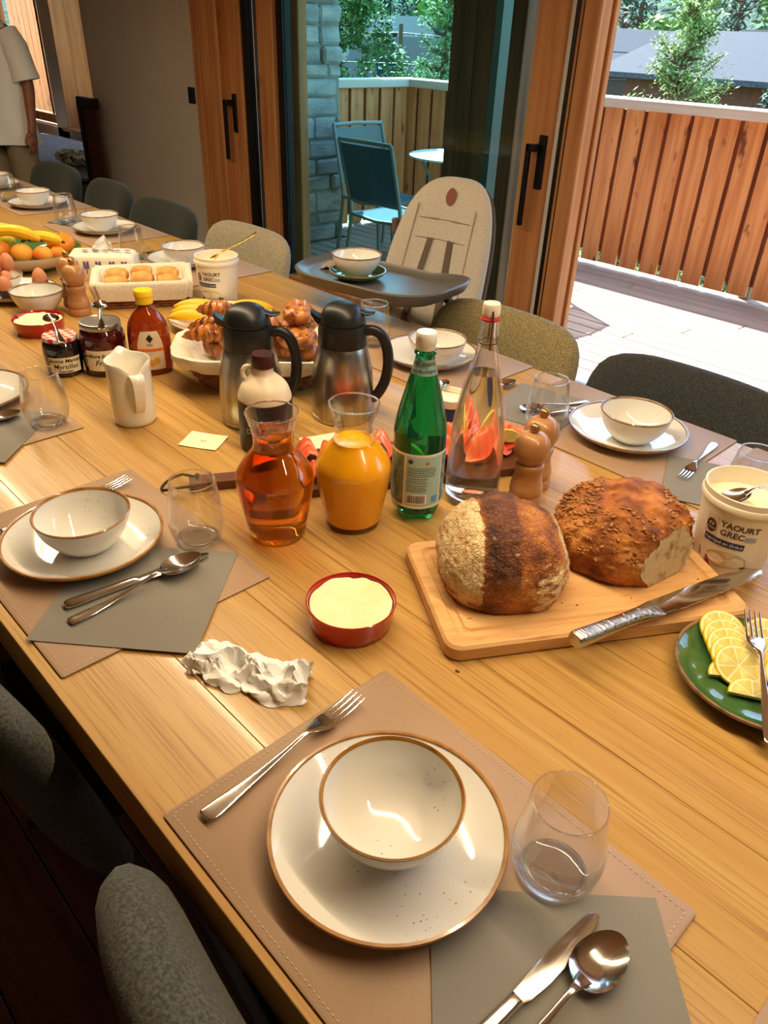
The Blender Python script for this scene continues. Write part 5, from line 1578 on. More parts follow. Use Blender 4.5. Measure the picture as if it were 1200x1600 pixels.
# soft-cheese tub behind the water bottle
sc = thing('cheese_tub', 'small white and navy spread tub behind the green bottle', 'tub', (-1.045, 1.205, T), rad(20))
v, f = loft([rr(0.080, 0.066, 0.02, 0.0), rr(0.092, 0.076, 0.022, 0.058)], True, False)
mesh('tub', v, f, 'print_navy', sc)
v, f = loft([rr(0.094, 0.078, 0.022, 0.045), rr(0.104, 0.086, 0.024, 0.062), rr(0.104, 0.086, 0.024, 0.065), rr(0.09, 0.074, 0.02, 0.065), rr(0.086, 0.07, 0.02, 0.054)], False, False)
mesh('rim', v, f, 'tub_white', sc)
v, f = loft([rr(0.087, 0.071, 0.02, 0.053), rr(0.04, 0.03, 0.012, 0.056)], False, True)
mesh('spread', v, f, 'yogurt', sc)
make_spoon('small spoon resting across the spread tub', (-1.02, 1.16, T + 0.066), head((-1.02, 1.16), (-1.07, 1.235)), 0.11, name='teaspoon')

# paper notes
def note(label, loc, rz, w, text):
    t = thing('paper_note', label, 'note', loc, rz)
    N = 8
    v = [((i / N - .5) * w, (j / N - .5) * w * 0.8, 0.0012 + 0.004 * (i / N - .5) ** 2 + 0.003 * (j / N - .5) ** 2) for j in range(N + 1) for i in range(N + 1)]
    k = len(v); v2 = [(a, b, c - 0.0006) for a, b, c in v]
    f = [(j * (N + 1) + i, j * (N + 1) + i + 1, (j + 1) * (N + 1) + i + 1, (j + 1) * (N + 1) + i) for j in range(N) for i in range(N)]
    mesh('sheet', v + v2, f + [tuple(reversed([i + k for i in q])) for q in f], 'note_paper', t)
    if text:
        q = text_g(text, 0.012, shear=0.3); mesh('handwriting', [(a, b, 0.0019) for a, b, c in q[0]], q[1], 'pencil', t, smooth=False)
note('cream paper note lying in front of the steel flask', (-1.292, 0.725, T), rad(33), 0.085, 'lait')
note('cream paper note behind the orange juice carafe', (-1.125, 0.915, T), rad(70), 0.085, '')

# pepper mills
M('mill_wood', (188, 136, 84), 0.35, noise=(6, (164, 110, 62), (1, 1, 6), 0.35, 0.65), coat=0.3)
M('brass', (168, 130, 78), 0.3, metal=0.7)
def mill(label, x, y, s=1.0):
    t = thing('pepper_mill', label, 'pepper mill', (x, y, T))
    lathe('base', [(0.0, 0.0)] + [(r * s, z * s) for r, z in smooth_prof([(0.030, 0.0), (0.032, 0.004), (0.0315, 0.016), (0.029, 0.021), (0.0305, 0.025), (0.0315, 0.030), (0.030, 0.042), (0.0265, 0.056), (0.026, 0.068), (0.0285, 0.078), (0.0285, 0.084), (0.024, 0.088)], 3)] + [(0.0, 0.088 * s)], 'mill_wood', t, n=40, angle=45)
    lathe('head', [(0.0, 0.088 * s)] + [(r * s, z * s) for r, z in smooth_prof([(0.022, 0.088), (0.027, 0.093), (0.0325, 0.106), (0.0335, 0.118), (0.030, 0.133), (0.020, 0.144), (0.006, 0.148)], 4)] + [(0.0, 0.148 * s)], 'mill_wood', t, n=40, angle=45)
    lathe('knob', [(0.0, 0.146 * s)] + [(r * s, z * s) for r, z in smooth_prof([(0.005, 0.146), (0.0085, 0.151), (0.0095, 0.156), (0.008, 0.162), (0.003, 0.165)], 3)] + [(0.0, 0.165 * s)], 'brass', t, n=24)
    return t
m0 = mill('turned wooden pepper mill in front of the swing-top bottle and bread board', -0.692, 1.058)
copy_tree(m0, (-0.720, 1.124, T), 0.5, 'turned wooden mill half hidden behind the other mill at the salmon board')
copy_tree(m0, (-2.245, 0.892, T), 0.8, 'turned wooden pepper mill beside the lone cream bowl')
copy_tree(m0, (-2.335, 0.915, T), 0.3, 'turned wooden mill partly hidden between the lone bowl and the tissue pack')
# ---------------------------------------------------------------- butter dishes
M('red_glaze', (176, 28, 26), 0.14, coat=0.6)
M('butter', (252, 238, 194), 0.42, sss=0.15, noise=(20, (248, 228, 172), (1, 1, 1), 0.4, 0.7), bump=(30, 0.4, (1, 1, 1), 0.004))
def butter_dish(label, x, y, r=0.067, h=0.042, smear=0.0, seed=1):
    d = thing('butter_dish', label, 'dish', (x, y, T))
    lathe('dish', [(0.0, 0.0), (r * 0.86, 0.0), (r * 0.9, 0.002), (r * 0.955, h * 0.5), (r * 0.985, h * 0.9), (r, h * 0.95), (r, h), (r * 0.975, h + 0.001), (r * 0.945, h - 0.002), (r * 0.925, h * 0.6), (r * 0.88, 0.008), (0.0, 0.007)], 'red_glaze', d, n=64, angle=50)
    lo = []
    N = 56
    for k in (0.0, 0.12, 0.25, 0.4, 0.55, 0.7, 0.82, 0.92, 0.985, 1.0):
        row = []
        for i in range(N):
            a = 2 * PI * i / N
            rr3 = r * 0.928 * k
            if k > 0.9:
                notch = math.exp(-((((a - 2.3) + PI) % (2 * PI) - PI) / 0.10) ** 2)
                rr3 *= 1 - 0.12 * notch
                rr3 *= 1 - smear * 0.5 * max(0, fbm((math.cos(a) * 2, math.sin(a) * 2, seed)))
            x_, y_ = rr3 * math.cos(a), rr3 * math.sin(a)
            z = h * 0.88 + 0.003 * fbm((x_ * 40, y_ * 40, seed)) - 0.004 * math.exp(-((x_ + 0.01) ** 2 + (y_ - 0.006) ** 2) / 0.0003) + 0.004 * math.exp(-((x_ - 0.004) ** 2 + (y_ + 0.006) ** 2) / 0.0001)
            if k >= 1.0: z = h * 0.55
            row.append((x_, y_, z))
        lo.append(row)
    v, f = loft(lo, True, False)
    mesh('butter', v, f, 'butter', d, angle=60)
    return d
butter_dish('round red dish of smooth butter beside the bread board', -0.648, 0.578)
butter_dish('round red dish of used butter behind the gingham jam jar', -2.165, 0.738, 0.070, 0.040, 0.5, 5)

# ---------------------------------------------------------------- bread board, loaves, bread knife
M('beech', (226, 178, 118), 0.5, noise=(5, (210, 158, 98), (1, 9, 9), 0.35, 0.7, 5), noise2=(60, (190, 136, 82), (0.4, 5, 5), 0.55, 0.75), bump=(40, 0.08, (0.5, 9, 9)))
bd_ = thing('bread_board', 'pale beech bread board with juice groove under two loaves', 'cutting board', (-0.479, 0.898, T), rad(59))
W, Hh, th = 0.487, 0.268, 0.026
L0 = []
for (ins, z, r) in ((0.003, 0.0, 0.022), (0.0, 0.003, 0.024), (0.0, th - 0.004, 0.024), (0.004, th, 0.021), (0.022, th, 0.014), (0.025, th - 0.0035, 0.013), (0.030, th - 0.0045, 0.011), (0.035, th - 0.0035, 0.009), (0.038, th, 0.008)):
    L0.append(rr(W - 2 * ins, Hh - 2 * ins, r, z, 6))
v, f = loft(L0)
mesh('board', v, f, 'beech', bd_, angle=35)
v, f = pillow_g(0.017, 0.004, 0.0012, 2, 4, 16, 2, lambda p: (p.x + 0.20, p.y - 0.085, th + p.z * 0.3))
BT = T + th

def loaf_material(name, kind):
    m = D.materials.new(name); m.use_nodes = True; MATS[name] = m
    nt = m.node_tree; n, L = nt.nodes, nt.links
    b = n['Principled BSDF']; b.inputs['Roughness'].default_value = 0.75
    tc = n.new('ShaderNodeTexCoord')
    def nz(scale, det=6.0, st=(1, 1, 1)):
        mp = n.new('ShaderNodeMapping'); mp.inputs['Scale'].default_value = st
        L.new(tc.outputs['Object'], mp.inputs[0])
        t = n.new('ShaderNodeTexNoise'); t.inputs['Scale'].default_value = scale; t.inputs['Detail'].default_value = det
        L.new(mp.outputs[0], t.inputs['Vector']); return t
    def ramp(src, stops):
        r = n.new('ShaderNodeValToRGB'); e = r.color_ramp.elements
        e[0].position, e[0].color = stops[0][0], lin(stops[0][1])
        e[1].position, e[1].color = stops[-1][0], lin(stops[-1][1])
        for p, c in stops[1:-1]:
            q = e.new(p); q.color = lin(c)
        L.new(src, r.inputs[0]); return r
    crust = ramp(nz(22).outputs['Fac'], ((0.3, (88, 44, 18)), (0.45, (142, 78, 30)), (0.58, (184, 112, 46)), (0.72, (206, 146, 76))))
    if kind == 'flour':
        at = n.new('ShaderNodeAttribute'); at.attribute_name = 'flour'
        fl_n = nz(40, 8, (1, 1, 3))
        ad = n.new('ShaderNodeMath'); ad.operation = 'ADD'
        sc = n.new('ShaderNodeMath'); sc.operation = 'MULTIPLY_ADD'; sc.inputs[1].default_value = 2.4; sc.inputs[2].default_value = -1.2
        L.new(fl_n.outputs['Fac'], sc.inputs[0])
        L.new(at.outputs['Fac'], ad.inputs[0]); L.new(sc.outputs[0], ad.inputs[1])
        mr = n.new('ShaderNodeMapRange'); mr.inputs['From Min'].default_value = 0.32; mr.inputs['From Max'].default_value = 0.66
        L.new(ad.outputs[0], mr.inputs['Value'])
        dk = n.new('ShaderNodeAttribute'); dk.attribute_name = 'dark'
        dcol = ramp(nz(30).outputs['Fac'], ((0.35, (70, 36, 20)), (0.55, (112, 62, 34)), (0.75, (150, 98, 60))))
        m1 = n.new('ShaderNodeMix'); m1.data_type = 'RGBA'
        L.new(dk.outputs['Fac'], m1.inputs[0]); L.new(crust.outputs[0], m1.inputs[6]); L.new(dcol.outputs[0], m1.inputs[7])
        m2 = n.new('ShaderNodeMix'); m2.data_type = 'RGBA'
        L.new(mr.outputs[0], m2.inputs[0]); L.new(m1.outputs[2], m2.inputs[6])
        fcol = ramp(nz(16).outputs['Fac'], ((0.3, (206, 170, 112)), (0.7, (238, 214, 164))))
        L.new(fcol.outputs[0], m2.inputs[7])
        L.new(m2.outputs[2], b.inputs['Base Color'])
    else:
        L.new(crust.outputs[0], b.inputs['Base Color'])
    bp = n.new('ShaderNodeBump'); bp.inputs['Strength'].default_value = 1.0; bp.inputs['Distance'].default_value = 0.009
    vo = n.new('ShaderNodeTexVoronoi'); vo.feature = 'DISTANCE_TO_EDGE'; vo.inputs['Scale'].default_value = 120
    L.new(tc.outputs['Object'], vo.inputs['Vector'])
    mn = n.new('ShaderNodeMath'); mn.operation = 'MINIMUM'; mn.inputs[1].default_value = 0.12
    L.new(vo.outputs['Distance'], mn.inputs[0])
    mu = n.new('ShaderNodeMath'); mu.operation = 'MULTIPLY_ADD'; mu.inputs[1].default_value = 1.2 if kind == 'flour' else 0.0
    L.new(mn.outputs[0], mu.inputs[0]); L.new(nz(60, 8).outputs['Fac'], mu.inputs[2])
    L.new(mu.outputs[0], bp.inputs['Height']); L.new(bp.outputs[0], b.inputs['Normal'])
loaf_material('loaf_flour', 'flour')
loaf_material('loaf_seed', 'seed')
M('crumb', (206, 184, 142), 0.9, noise=(45, (150, 122, 84), (1, 1, 1), 0.5, 0.7), bump=(60, 0.9, (1, 1, 1), 0.004))
M('seed', (182, 128, 66), 0.6, noise=(30, (140, 88, 42), (1, 1, 1), 0.4, 0.6))

def loaf_shape(rx, ry, h, nu=150, nv=64, e=2.5, extra=None):
    lo = []
    for j in range(nv + 1):
        t = j / nv
        ang = -0.42 + (PI / 2 + 0.42) * t
        cz = math.sin(ang); cr = math.cos(ang)
        cr = max(cr, 0.004) ** (2 / 2.5)
        row = []
        for i in range(nu):
            a = 2 * PI * i / nu
            k = (abs(math.cos(a)) ** e + abs(math.sin(a)) ** e) ** (-1 / e)
            x = rx * cr * k * math.cos(a); y = ry * cr * k * math.sin(a)
            z = h * (0.30 + 0.70 * cz) if cz > 0 else h * (0.30 + 0.70 * cz)
            z = max(z, 0.0)
            if extra: x, y, z = extra(x, y, z, a)
            row.append((x, y, max(z, 0.0)))
        lo.append(row)
    return loft(lo)
def ex1(x, y, z, a):
    u = x / 0.1
    n = 0.003 * fbm((x * 22, y * 22, z * 22)) + 0.0022 * abs(fbm((x * 70, y * 55, z * 70)))
    d = 0
    if z > 0.02:
        d = 0.006 * math.exp(-((u + 0.02) / 0.30) ** 2) - 0.004 * math.exp(-((u + 0.40) / 0.05) ** 2) - 0.003 * math.exp(-((u - 0.30) / 0.05) ** 2)
    s = 1 + (d + n) / 0.1
    return x * (1 + n / 0.1), y * (1 + n / 0.1), z + (d + n) * min(1, z / 0.05)
lf1 = thing('bread_loaf', 'round rustic loaf with floured sides and a dark crust band', 'bread', (-0.556, 0.812, BT), rad(46))
v, f = loaf_shape(0.101, 0.108, 0.118, extra=ex1)
o = mesh('crust', v, f, 'loaf_flour', lf1, angle=80)
fa_ = o.data.attributes.new('flour', 'FLOAT', 'POINT'); da_ = o.data.attributes.new('dark', 'FLOAT', 'POINT')
sm = lambda a, b, x: max(0.0, min(1.0, (x - a) / (b - a)))
for i, vt in enumerate(o.data.vertices):
    x, y, z = vt.co
    u = x / 0.1; w = y / 0.1
    left = sm(0.37, 0.43, -u) * (0.95 if z > 0.022 else 0.6)
    right = sm(0.72, 0.82, u + 0.15 * w) * sm(0.015, 0.03, z) * sm(0.112, 0.09, z)
    front = sm(0.55, 0.75, -w) * sm(0.30, 0.45, u) * sm(0.08, 0.065, z) * 0.85
    base = -0.7
    fa_.data[i].value = max(left * 0.9, right * 0.85, front * 0.75, 0.0) - 0.05
    da_.data[i].value = sm(0.40, 0.34, -u) * sm(0.16, 0.10, u) * sm(0.035, 0.07, z)

lf2 = thing('bread_loaf', 'seeded loaf with its cut end facing the bread knife', 'bread', (-0.467, 1.020, BT), rad(28))
def ex2(x, y, z, a):
    n = 0.005 * fbm((x * 24, y * 24, z * 24 + 4)) + 0.004 * abs(fbm((x * 12, y * 50, 3))) + 0.003 * abs(fbm((x * 80, y * 60, z * 80)))
    cut = 0
    if z > 0.03: cut = 0.006 * math.exp(-((x + 0.035) / 0.012) ** 2)
    return x * (1 + n / 0.1), y * (1 + n / 0.1), z + (n - cut) * min(1, z / 0.05)
v, f = loaf_shape(0.108, 0.112, 0.112, extra=ex2, e=2.15)
bm = bmesh.new()
vs_ = [bm.verts.new(q) for q in v]
for q in f:
    try: bm.faces.new([vs_[i] for i in q])
    except ValueError: pass
bmesh.ops.recalc_face_normals(bm, faces=bm.faces)
# slice off the corner that faces the camera side
pco = Vector((0.072, -0.066, 0.0)); pno = Vector((0.80, -0.60, 0.10)).normalized()
res = bmesh.ops.bisect_plane(bm, geom=bm.verts[:] + bm.edges[:] + bm.faces[:], plane_co=pco, plane_no=pno, clear_outer=True)
edges = [e for e in res['geom_cut'] if isinstance(e, bmesh.types.BMEdge)]
cutv = sorted({tuple(vv.co) for e in edges for vv in e.verts})
me = D.meshes.new('crust'); bm.to_mesh(me); bm.free()
me.polygons.foreach_set('use_smooth', [True] * len(me.polygons))
me.materials.append(MATS['loaf_seed'])
link(D.objects.new('crust', me), lf2)
cc = sum((Vector(q) for q in cutv), Vector()) / len(cutv)
ax = pno.cross(Vector((0, 0, 1))).normalized(); ay = pno.cross(ax)
cutv.sort(key=lambda q: math.atan2((Vector(q) - cc).dot(ay), (Vector(q) - cc).dot(ax)))
lo = [[tuple(cc + (Vector(q) - cc) * k + pno * 0.0004) for q in cutv] for k in (1.0, 0.7, 0.4, 0.1)]
v, f = loft(lo, False, True)
mesh('crumb', v, f, 'crumb', lf2, smooth=False)
# sunflower seeds on the crust
rnd = random.Random(4)
sd = []
tries = 0
base_seed = ellipsoid_g(0.0046, 0.0019, 0.0016, 8, 6)
while len(sd) < 520 and tries < 9000:
    tries += 1
    a = rnd.uniform(0, 2 * PI); t = rnd.random()
    ang = 0.05 + 1.2 * t
    x = 0.108 * math.cos(ang) ** 0.8 * math.cos(a); y = 0.112 * math.cos(ang) ** 0.8 * math.sin(a); z = 0.112 * (0.30 + 0.70 * math.sin(ang))
    if (Vector((x, y, z)) - pco).dot(pno) > -0.004: continue
    left = x < -0.045 and y < 0.07
    rightb = x > 0.05 and y > -0.05
    front = y < -0.05
    if not (left and rnd.random() < 1.0 or rightb and rnd.random() < 0.35 or front and rnd.random() < 0.25): continue
    xx, yy_, zz = ex2(x, y, z, a)
    nrm = Vector((x / 0.108 ** 2, y / 0.112 ** 2, max(0.2, (z - 0.034)) / 0.08 ** 2 * 1.0)).normalized()
    qz = nrm.to_track_quat('Z', 'Y') @ Matrix.Rotation(rnd.uniform(0, PI), 4, 'Z').to_quaternion()
    k = rnd.uniform(0.8, 1.2)
    pos = Vector((xx, yy_, zz)) + nrm * 0.0012
    sd.append(([tuple(qz @ (Vector(p) * k) + pos) for p in base_seed[0]], base_seed[1]))
v, f = merge(*sd)
o = mesh('seeds', v, f, 'seed', lf2, angle=80); o['kind'] = 'stuff'

# bread knife lying across the board edge
kh, kj, kt = Vector((-0.372, 0.745, T + 0.050)), Vector((-0.352, 0.900, T + 0.042)), Vector((-0.287, 1.113, T + 0.034))
bk = thing('bread_knife', 'steel serrated bread knife lying across the beech board', 'knife', (kh.x, kh.y, T))
hl = smooth_prof([(0.0, 0, 0.008, 0.009), (0.006, 0, 0.0135, 0.011), (0.05, 0, 0.0125, 0.0105), (0.10, 0, 0.0115, 0.010), (0.135, 0, 0.013, 0.0095), (0.152, 0, 0.016, 0.006), (0.166, 0, 0.018, 0.003)], 4)
q = strip_g(hl, 18)
ang = head(kh, kt)
Ln = (kt - kh).length
rot = Matrix.Rotation(ang, 3, 'Z') @ Matrix.Rotation(math.asin((kt.z - kh.z) / Ln), 3, 'X')
tr = lambda p: tuple(rot @ Vector(p) + Vector((0, 0, kh.z - T)))
M('steel_ribbed', (196, 192, 186), 0.25, metal=1.0, bump=(190, 1.0, (0.15, 1, 0.15), 0.003))
mesh('handle', [tr(p) for p in q[0]], q[1], 'steel_ribbed', bk, angle=60)
ol = [(-0.017, 0.160), (-0.0165, 0.25), (-0.015, 0.33), (-0.008, 0.385), (0.004, 0.405)]
ns = 26
for i in range(ns + 1):
    y = 0.400 - (0.400 - 0.185) * i / ns
    ol.append((0.0175 - (0.006 * (1 - min(1, i / 5)) ) + (0.0014 if i % 2 else 0.0), y))
ol.append((0.0165, 0.165))
lo = [[(x * k, y, z) for x, y in ol] for z, k in ((-0.0012, 0.9), (-0.0006, 1.0), (0.0006, 1.0), (0.0012, 0.9))]
q = loft(lo)
mesh('blade', [tr(p) for p in q[0]], q[1], 'steel', bk, angle=30)
# crumbs
M('crumb_dark', (120, 70, 34), 0.8)
rnd = random.Random(9)
cr = []
for _ in range(26):
    s = rnd.uniform(0.0008, 0.0022)
    g_ = ellipsoid_g(s, s * 0.7, s * 0.6, 6, 4)
    x, y = rnd.uniform(-0.2, 0.22), rnd.uniform(-0.09, 0.09)
    cr.append(([(p[0] + x, p[1] + y, p[2] + th + s * 0.4) for p in g_[0]], g_[1]))
v, f = merge(*cr)
o = mesh('crumbs', v, f, 'crumb_dark', bd_); o['kind'] = 'stuff'

# ---------------------------------------------------------------- lemon plate
lp_ = make_plate('green plate of lemon slices with a fork beside the bread board', (-0.178, 0.917, T), 0.113, 'stoneware_green', 'rim_dark', 'side_plate')
lp_['label'] = 'green speckled plate full of lemon slices'
def lemon_mat():
    m = M('lemon_flesh', (216, 198, 112), 0.25, sss=0.2, noise=(50, (240, 226, 140), (1, 1, 1), 0.45, 0.65), coat=0.3)
    M('lemon_peel', (244, 206, 40), 0.4, bump=(90, 0.3, (1, 1, 1)))
    M('lemon_pith', (246, 236, 196), 0.6)
lemon_mat()
def lemon_slice(label, loc, rz, tilt, half, r=0.031, group=None):
    t = thing('lemon_slice', label, 'lemon', loc, rz, group)
    t.rotation_euler = (tilt, 0, rz)
    N = 32; a0, a1 = (0, PI) if half else (0, 2 * PI)
    def arc(R, z):
        if half:
            return [(R * math.cos(a0 + (a1 - a0) * i / (N - 1)), R * math.sin(a0 + (a1 - a0) * i / (N - 1)), z) for i in range(N)]
        return ring(R, z, N)
    h = 0.0022
    v, f = loft([arc(r * 0.985, -h), arc(r, -h * 0.5), arc(r, h * 0.5), arc(r * 0.985, h)]); mesh('peel', v, f, 'lemon_peel', t, angle=50)
    v, f = loft([arc(r * 0.94, -h - 0.0001), arc(r * 0.94, h + 0.0002)]); mesh('pith', v, f, 'lemon_pith', t, angle=50)
    n = 4 if half else 8
    for i in range(n):
        s0 = a0 + (a1 - a0) * (i + 0.06) / n; s1 = a0 + (a1 - a0) * (i + 0.94) / n
        am = (s0 + s1) / 2; o_ = 0.05 * r
        pts = [(o_ * math.cos(am), o_ * math.sin(am))] + [(r * 0.86 * math.cos(s0 + (s1 - s0) * k / 5), r * 0.86 * math.sin(s0 + (s1 - s0) * k / 5)) for k in range(6)]
        v, f = loft([[(x, y, -h - 0.0004) for x, y in pts], [(x, y, h + 0.0006) for x, y in pts]])
        mesh('segment', v, f, 'lemon_flesh', t, smooth=False)
    return t
gl = 'lemon slices fanned on the green plate'
zb = T + 0.011
pos = [(-0.292, 0.972, 0.010), (-0.276, 0.958, 0.012), (-0.262, 0.944, 0.013), (-0.244, 0.924, 0.010), (-0.205, 0.868, 0.003)]
pv = Vector((0.6, -0.6, 0)).normalized()
for i in range(5):
    lemon_slice('round lemon slice in the overlapping fan on the green plate' if i < 4 else 'fully uncovered round lemon slice lying over the fan beside the halves', (-0.252 + 0.0125 * i, 0.957 - 0.0135 * i, zb + 0.012 + 0.0005 * (4 - i)), rad(45), rad(20), False, 0.033, gl)
lemon_slice('half lemon slice at the end of the fan beside the fork', (-0.200, 0.884, zb + 0.005), rad(40), rad(8), True, 0.032)
lemon_slice('half lemon slice lying alone on the open green glaze', (-0.164, 0.868, zb + 0.005), rad(30), rad(6), True, 0.032)
for i in range(5):
    lemon_slice('lemon slice in the fan under the fork tines' if i < 4 else 'uncovered lemon slice lying over the fan under the fork tines', (-0.200 + 0.0135 * i, 0.990 - 0.0135 * i, zb + 0.012 + 0.0005 * (4 - i)), rad(45), rad(20), False, 0.033, 'lemon slices in the second fan')
lemon_slice('lemon end slice tilted at the front of the second fan', (-0.128, 0.910, zb + 0.008), rad(40), rad(22), False, 0.026)
make_fork('steel fork resting across the lemon slices on the green plate', (-0.110, 0.797, T + 0.021), head((-0.110, 0.797), (-0.236, 1.000)), rad(5.5), 0.235)

# ---------------------------------------------------------------- crumpled paper tissue
M('tissue_paper', (252, 250, 246), 0.9, sss=0.15, bump=(26, 0.5, (1, 1, 1), 0.006))
N = 46
vv = []
for j in range(N + 1):
    for i in range(N + 1):
        u, w = i / N - 0.5, j / N - 0.5
        x = u * 0.165; y = w * 0.075
        rid = 1 - abs(fbm((u * 3.4, w * 2.6, 1.3))) * 1.6
        z = 0.003 + 0.05 * max(0, rid - 0.28) * math.exp(-((w) / 0.40) ** 2) * (0.55 + 0.55 * (u + 0.5))
        y += 0.02 * fbm((u * 4, w * 3, 5)); x += 0.016 * fbm((u * 3, w * 6, 9))
        y += -0.016 * math.sin(u * 4.2)
        edge = max(abs(u), abs(w)) * 2
        z += 0.026 * max(0, u - 0.30) * 4 * abs(fbm((w * 6, u * 6, 2)))
        z *= min(1, (1.03 - abs(w) * 2) * 5)
        vv.append((x, y, max(z, 0.0008) + 0.0004))
ff = [(j * (N + 1) + i, j * (N + 1) + i + 1, (j + 1) * (N + 1) + i + 1, (j + 1) * (N + 1) + i) for j in range(N) for i in range(N)]
k = len(vv)
low = [(a, b, max(0.0002, c - 0.0012)) for a, b, c in vv]
v = vv + low; f = ff + [tuple(reversed([i + k for i in q])) for q in ff]
o = mesh('crumpled_tissue', v, f, 'tissue_paper', angle=28, loc=(-0.660, 0.398, T), rz=rad(42))
tag(o, 'crumpled white paper tissue lying on the bare oak', 'tissue')

# ---------------------------------------------------------------- salmon board
M('walnut', (112, 62, 32), 0.42, noise=(4, (78, 40, 20), (0.7, 8, 8), 0.35, 0.7), coat=0.2)
M('walnut_top', (150, 92, 50), 0.45, noise=(4, (118, 68, 36), (0.7, 8, 8), 0.35, 0.7))
sbd = thing('serving_board', 'dark wooden serving board with a long handle and leather loop under the salmon', 'serving board', (-1.14, 0.60, T), rad(61.6))
ol = [(0.0, -0.014), (0.004, -0.017), (0.10, -0.017), (0.118, -0.022), (0.135, -0.05), (0.15, -0.078), (0.17, -0.081), (0.69, -0.081), (0.712, -0.068), (0.716, -0.04)]
ol = ol + [(x, -y) for x, y in reversed(ol)]
v, f = loft([[(x, y, 0.0) for x, y in ol], [(x, y, 0.017) for x, y in ol], [(x * 0.998 + 0.0007, y * 0.98, 0.0185) for x, y in ol]])
mesh('board', v, f, 'walnut', sbd, smooth=False)
M('leather_cord', (44, 26, 24), 0.7)
lpz = [(0.01 - 0.062 * math.sin(PI * i / 12) ** 0.8 * 1.0, 0.026 * math.cos(PI * i / 12) * (1 if i else 0.4), 0.006 + 0.014 * (math.cos(PI * i / 12) ** 2)) for i in range(13)]
tube('leather_loop', lpz, 0.0028, 'leather_cord', sbd, n=8)
v, f = ellipsoid_g(0.005, 0.004, 0.006, 10, 8, lambda p: (p.x + 0.016, p.y + 0.004, p.z + 0.024)); mesh('loop_knot', v, f, 'leather_cord', sbd)
M('salmon', (240, 96, 56), 0.32, sss=0.15, noise=(9, (246, 140, 96), (1, 8, 1), 0.45, 0.62, 5), coat=0.35)
rnd = random.Random(21)
def salmon(label, s, d, L_, W_, rz, hgt, seed, zl=0.0):
    t = thing('salmon_slice', label, 'salmon', (-1.14 + s * math.cos(rad(61.6)) - d * math.sin(rad(61.6)), 0.60 + s * math.sin(rad(61.6)) + d * math.cos(rad(61.6)), T + 0.0185 + zl), rz, 'smoked salmon slices on the serving board')
    def fold(p):
        u = p.x / L_
        z = hgt * (0.5 + 0.5 * math.cos(u * 7 + seed)) * math.exp(-u * u * 0.8) + p.z + 0.006
        return (p.x * 0.8 + 0.006 * math.sin(u * 5 + seed), p.y + 0.010 * math.sin(u * 6 + seed * 2), max(z, 0.0))
    v, f = pillow_g(L_, W_, 0.0035, 2.6, 9, 44, 5.0, fold)
    mesh('slice', v, f, 'salmon', t, angle=70)
    return t
for i in range(11):
    s = 0.20 + 0.046 * i
    salmon('folded slice of smoked salmon on the dark serving board', s, rnd.uniform(-0.035, 0.035), rnd.uniform(0.055, 0.07), rnd.uniform(0.03, 0.042), rad(61.6) + rnd.uniform(-0.9, 0.9), rnd.uniform(0.028, 0.045), i * 1.7)
def wedge(label, x, y, z, rz, r=0.026):
    t = thing('lemon_wedge', label, 'lemon', (x, y, z), rz)
    N = 10; lo = []
    for j in range(13):
        b = PI * j / 12; k = math.sin(b); zz = -1.25 * r * math.cos(b)
        lo.append([(0, zz, 0.001)] + [(r * k * math.cos(rad(20) + rad(70) * i / N), zz, 0.001 + r * k * math.sin(rad(20) + rad(70) * i / N)) for i in range(N + 1)])
    v, f = loft(lo)
    mesh('flesh', v, f, 'lemon_flesh', t, angle=40)
    pe = []
    lo = []
    for j in range(13):
        b = PI * j / 12; k = math.sin(b); zz = -1.25 * r * math.cos(b)
        lo.append([((r * k + 0.0012) * math.cos(rad(20) + rad(70) * i / N), zz, 0.001 + (r * k + 0.0012) * math.sin(rad(20) + rad(70) * i / N)) for i in range(N + 1)])
    v, f = loft(lo, False, False, closed_u=False)
    mesh('peel', v, f, 'lemon_peel', t, angle=40)
for (lb_, s, d) in (('lemon wedge among the salmon behind the swing-top bottle', 0.56, 0.035), ('lemon wedge among the salmon between the green and clear bottles', 0.47, -0.03), ('lemon wedge among the salmon beside the pepper mills', 0.64, -0.02)):
    wedge(lb_, -1.14 + s * math.cos(rad(61.6)) - d * math.sin(rad(61.6)), 0.60 + s * math.sin(rad(61.6)) + d * math.cos(rad(61.6)), T + 0.045, rnd.uniform(0, 6))

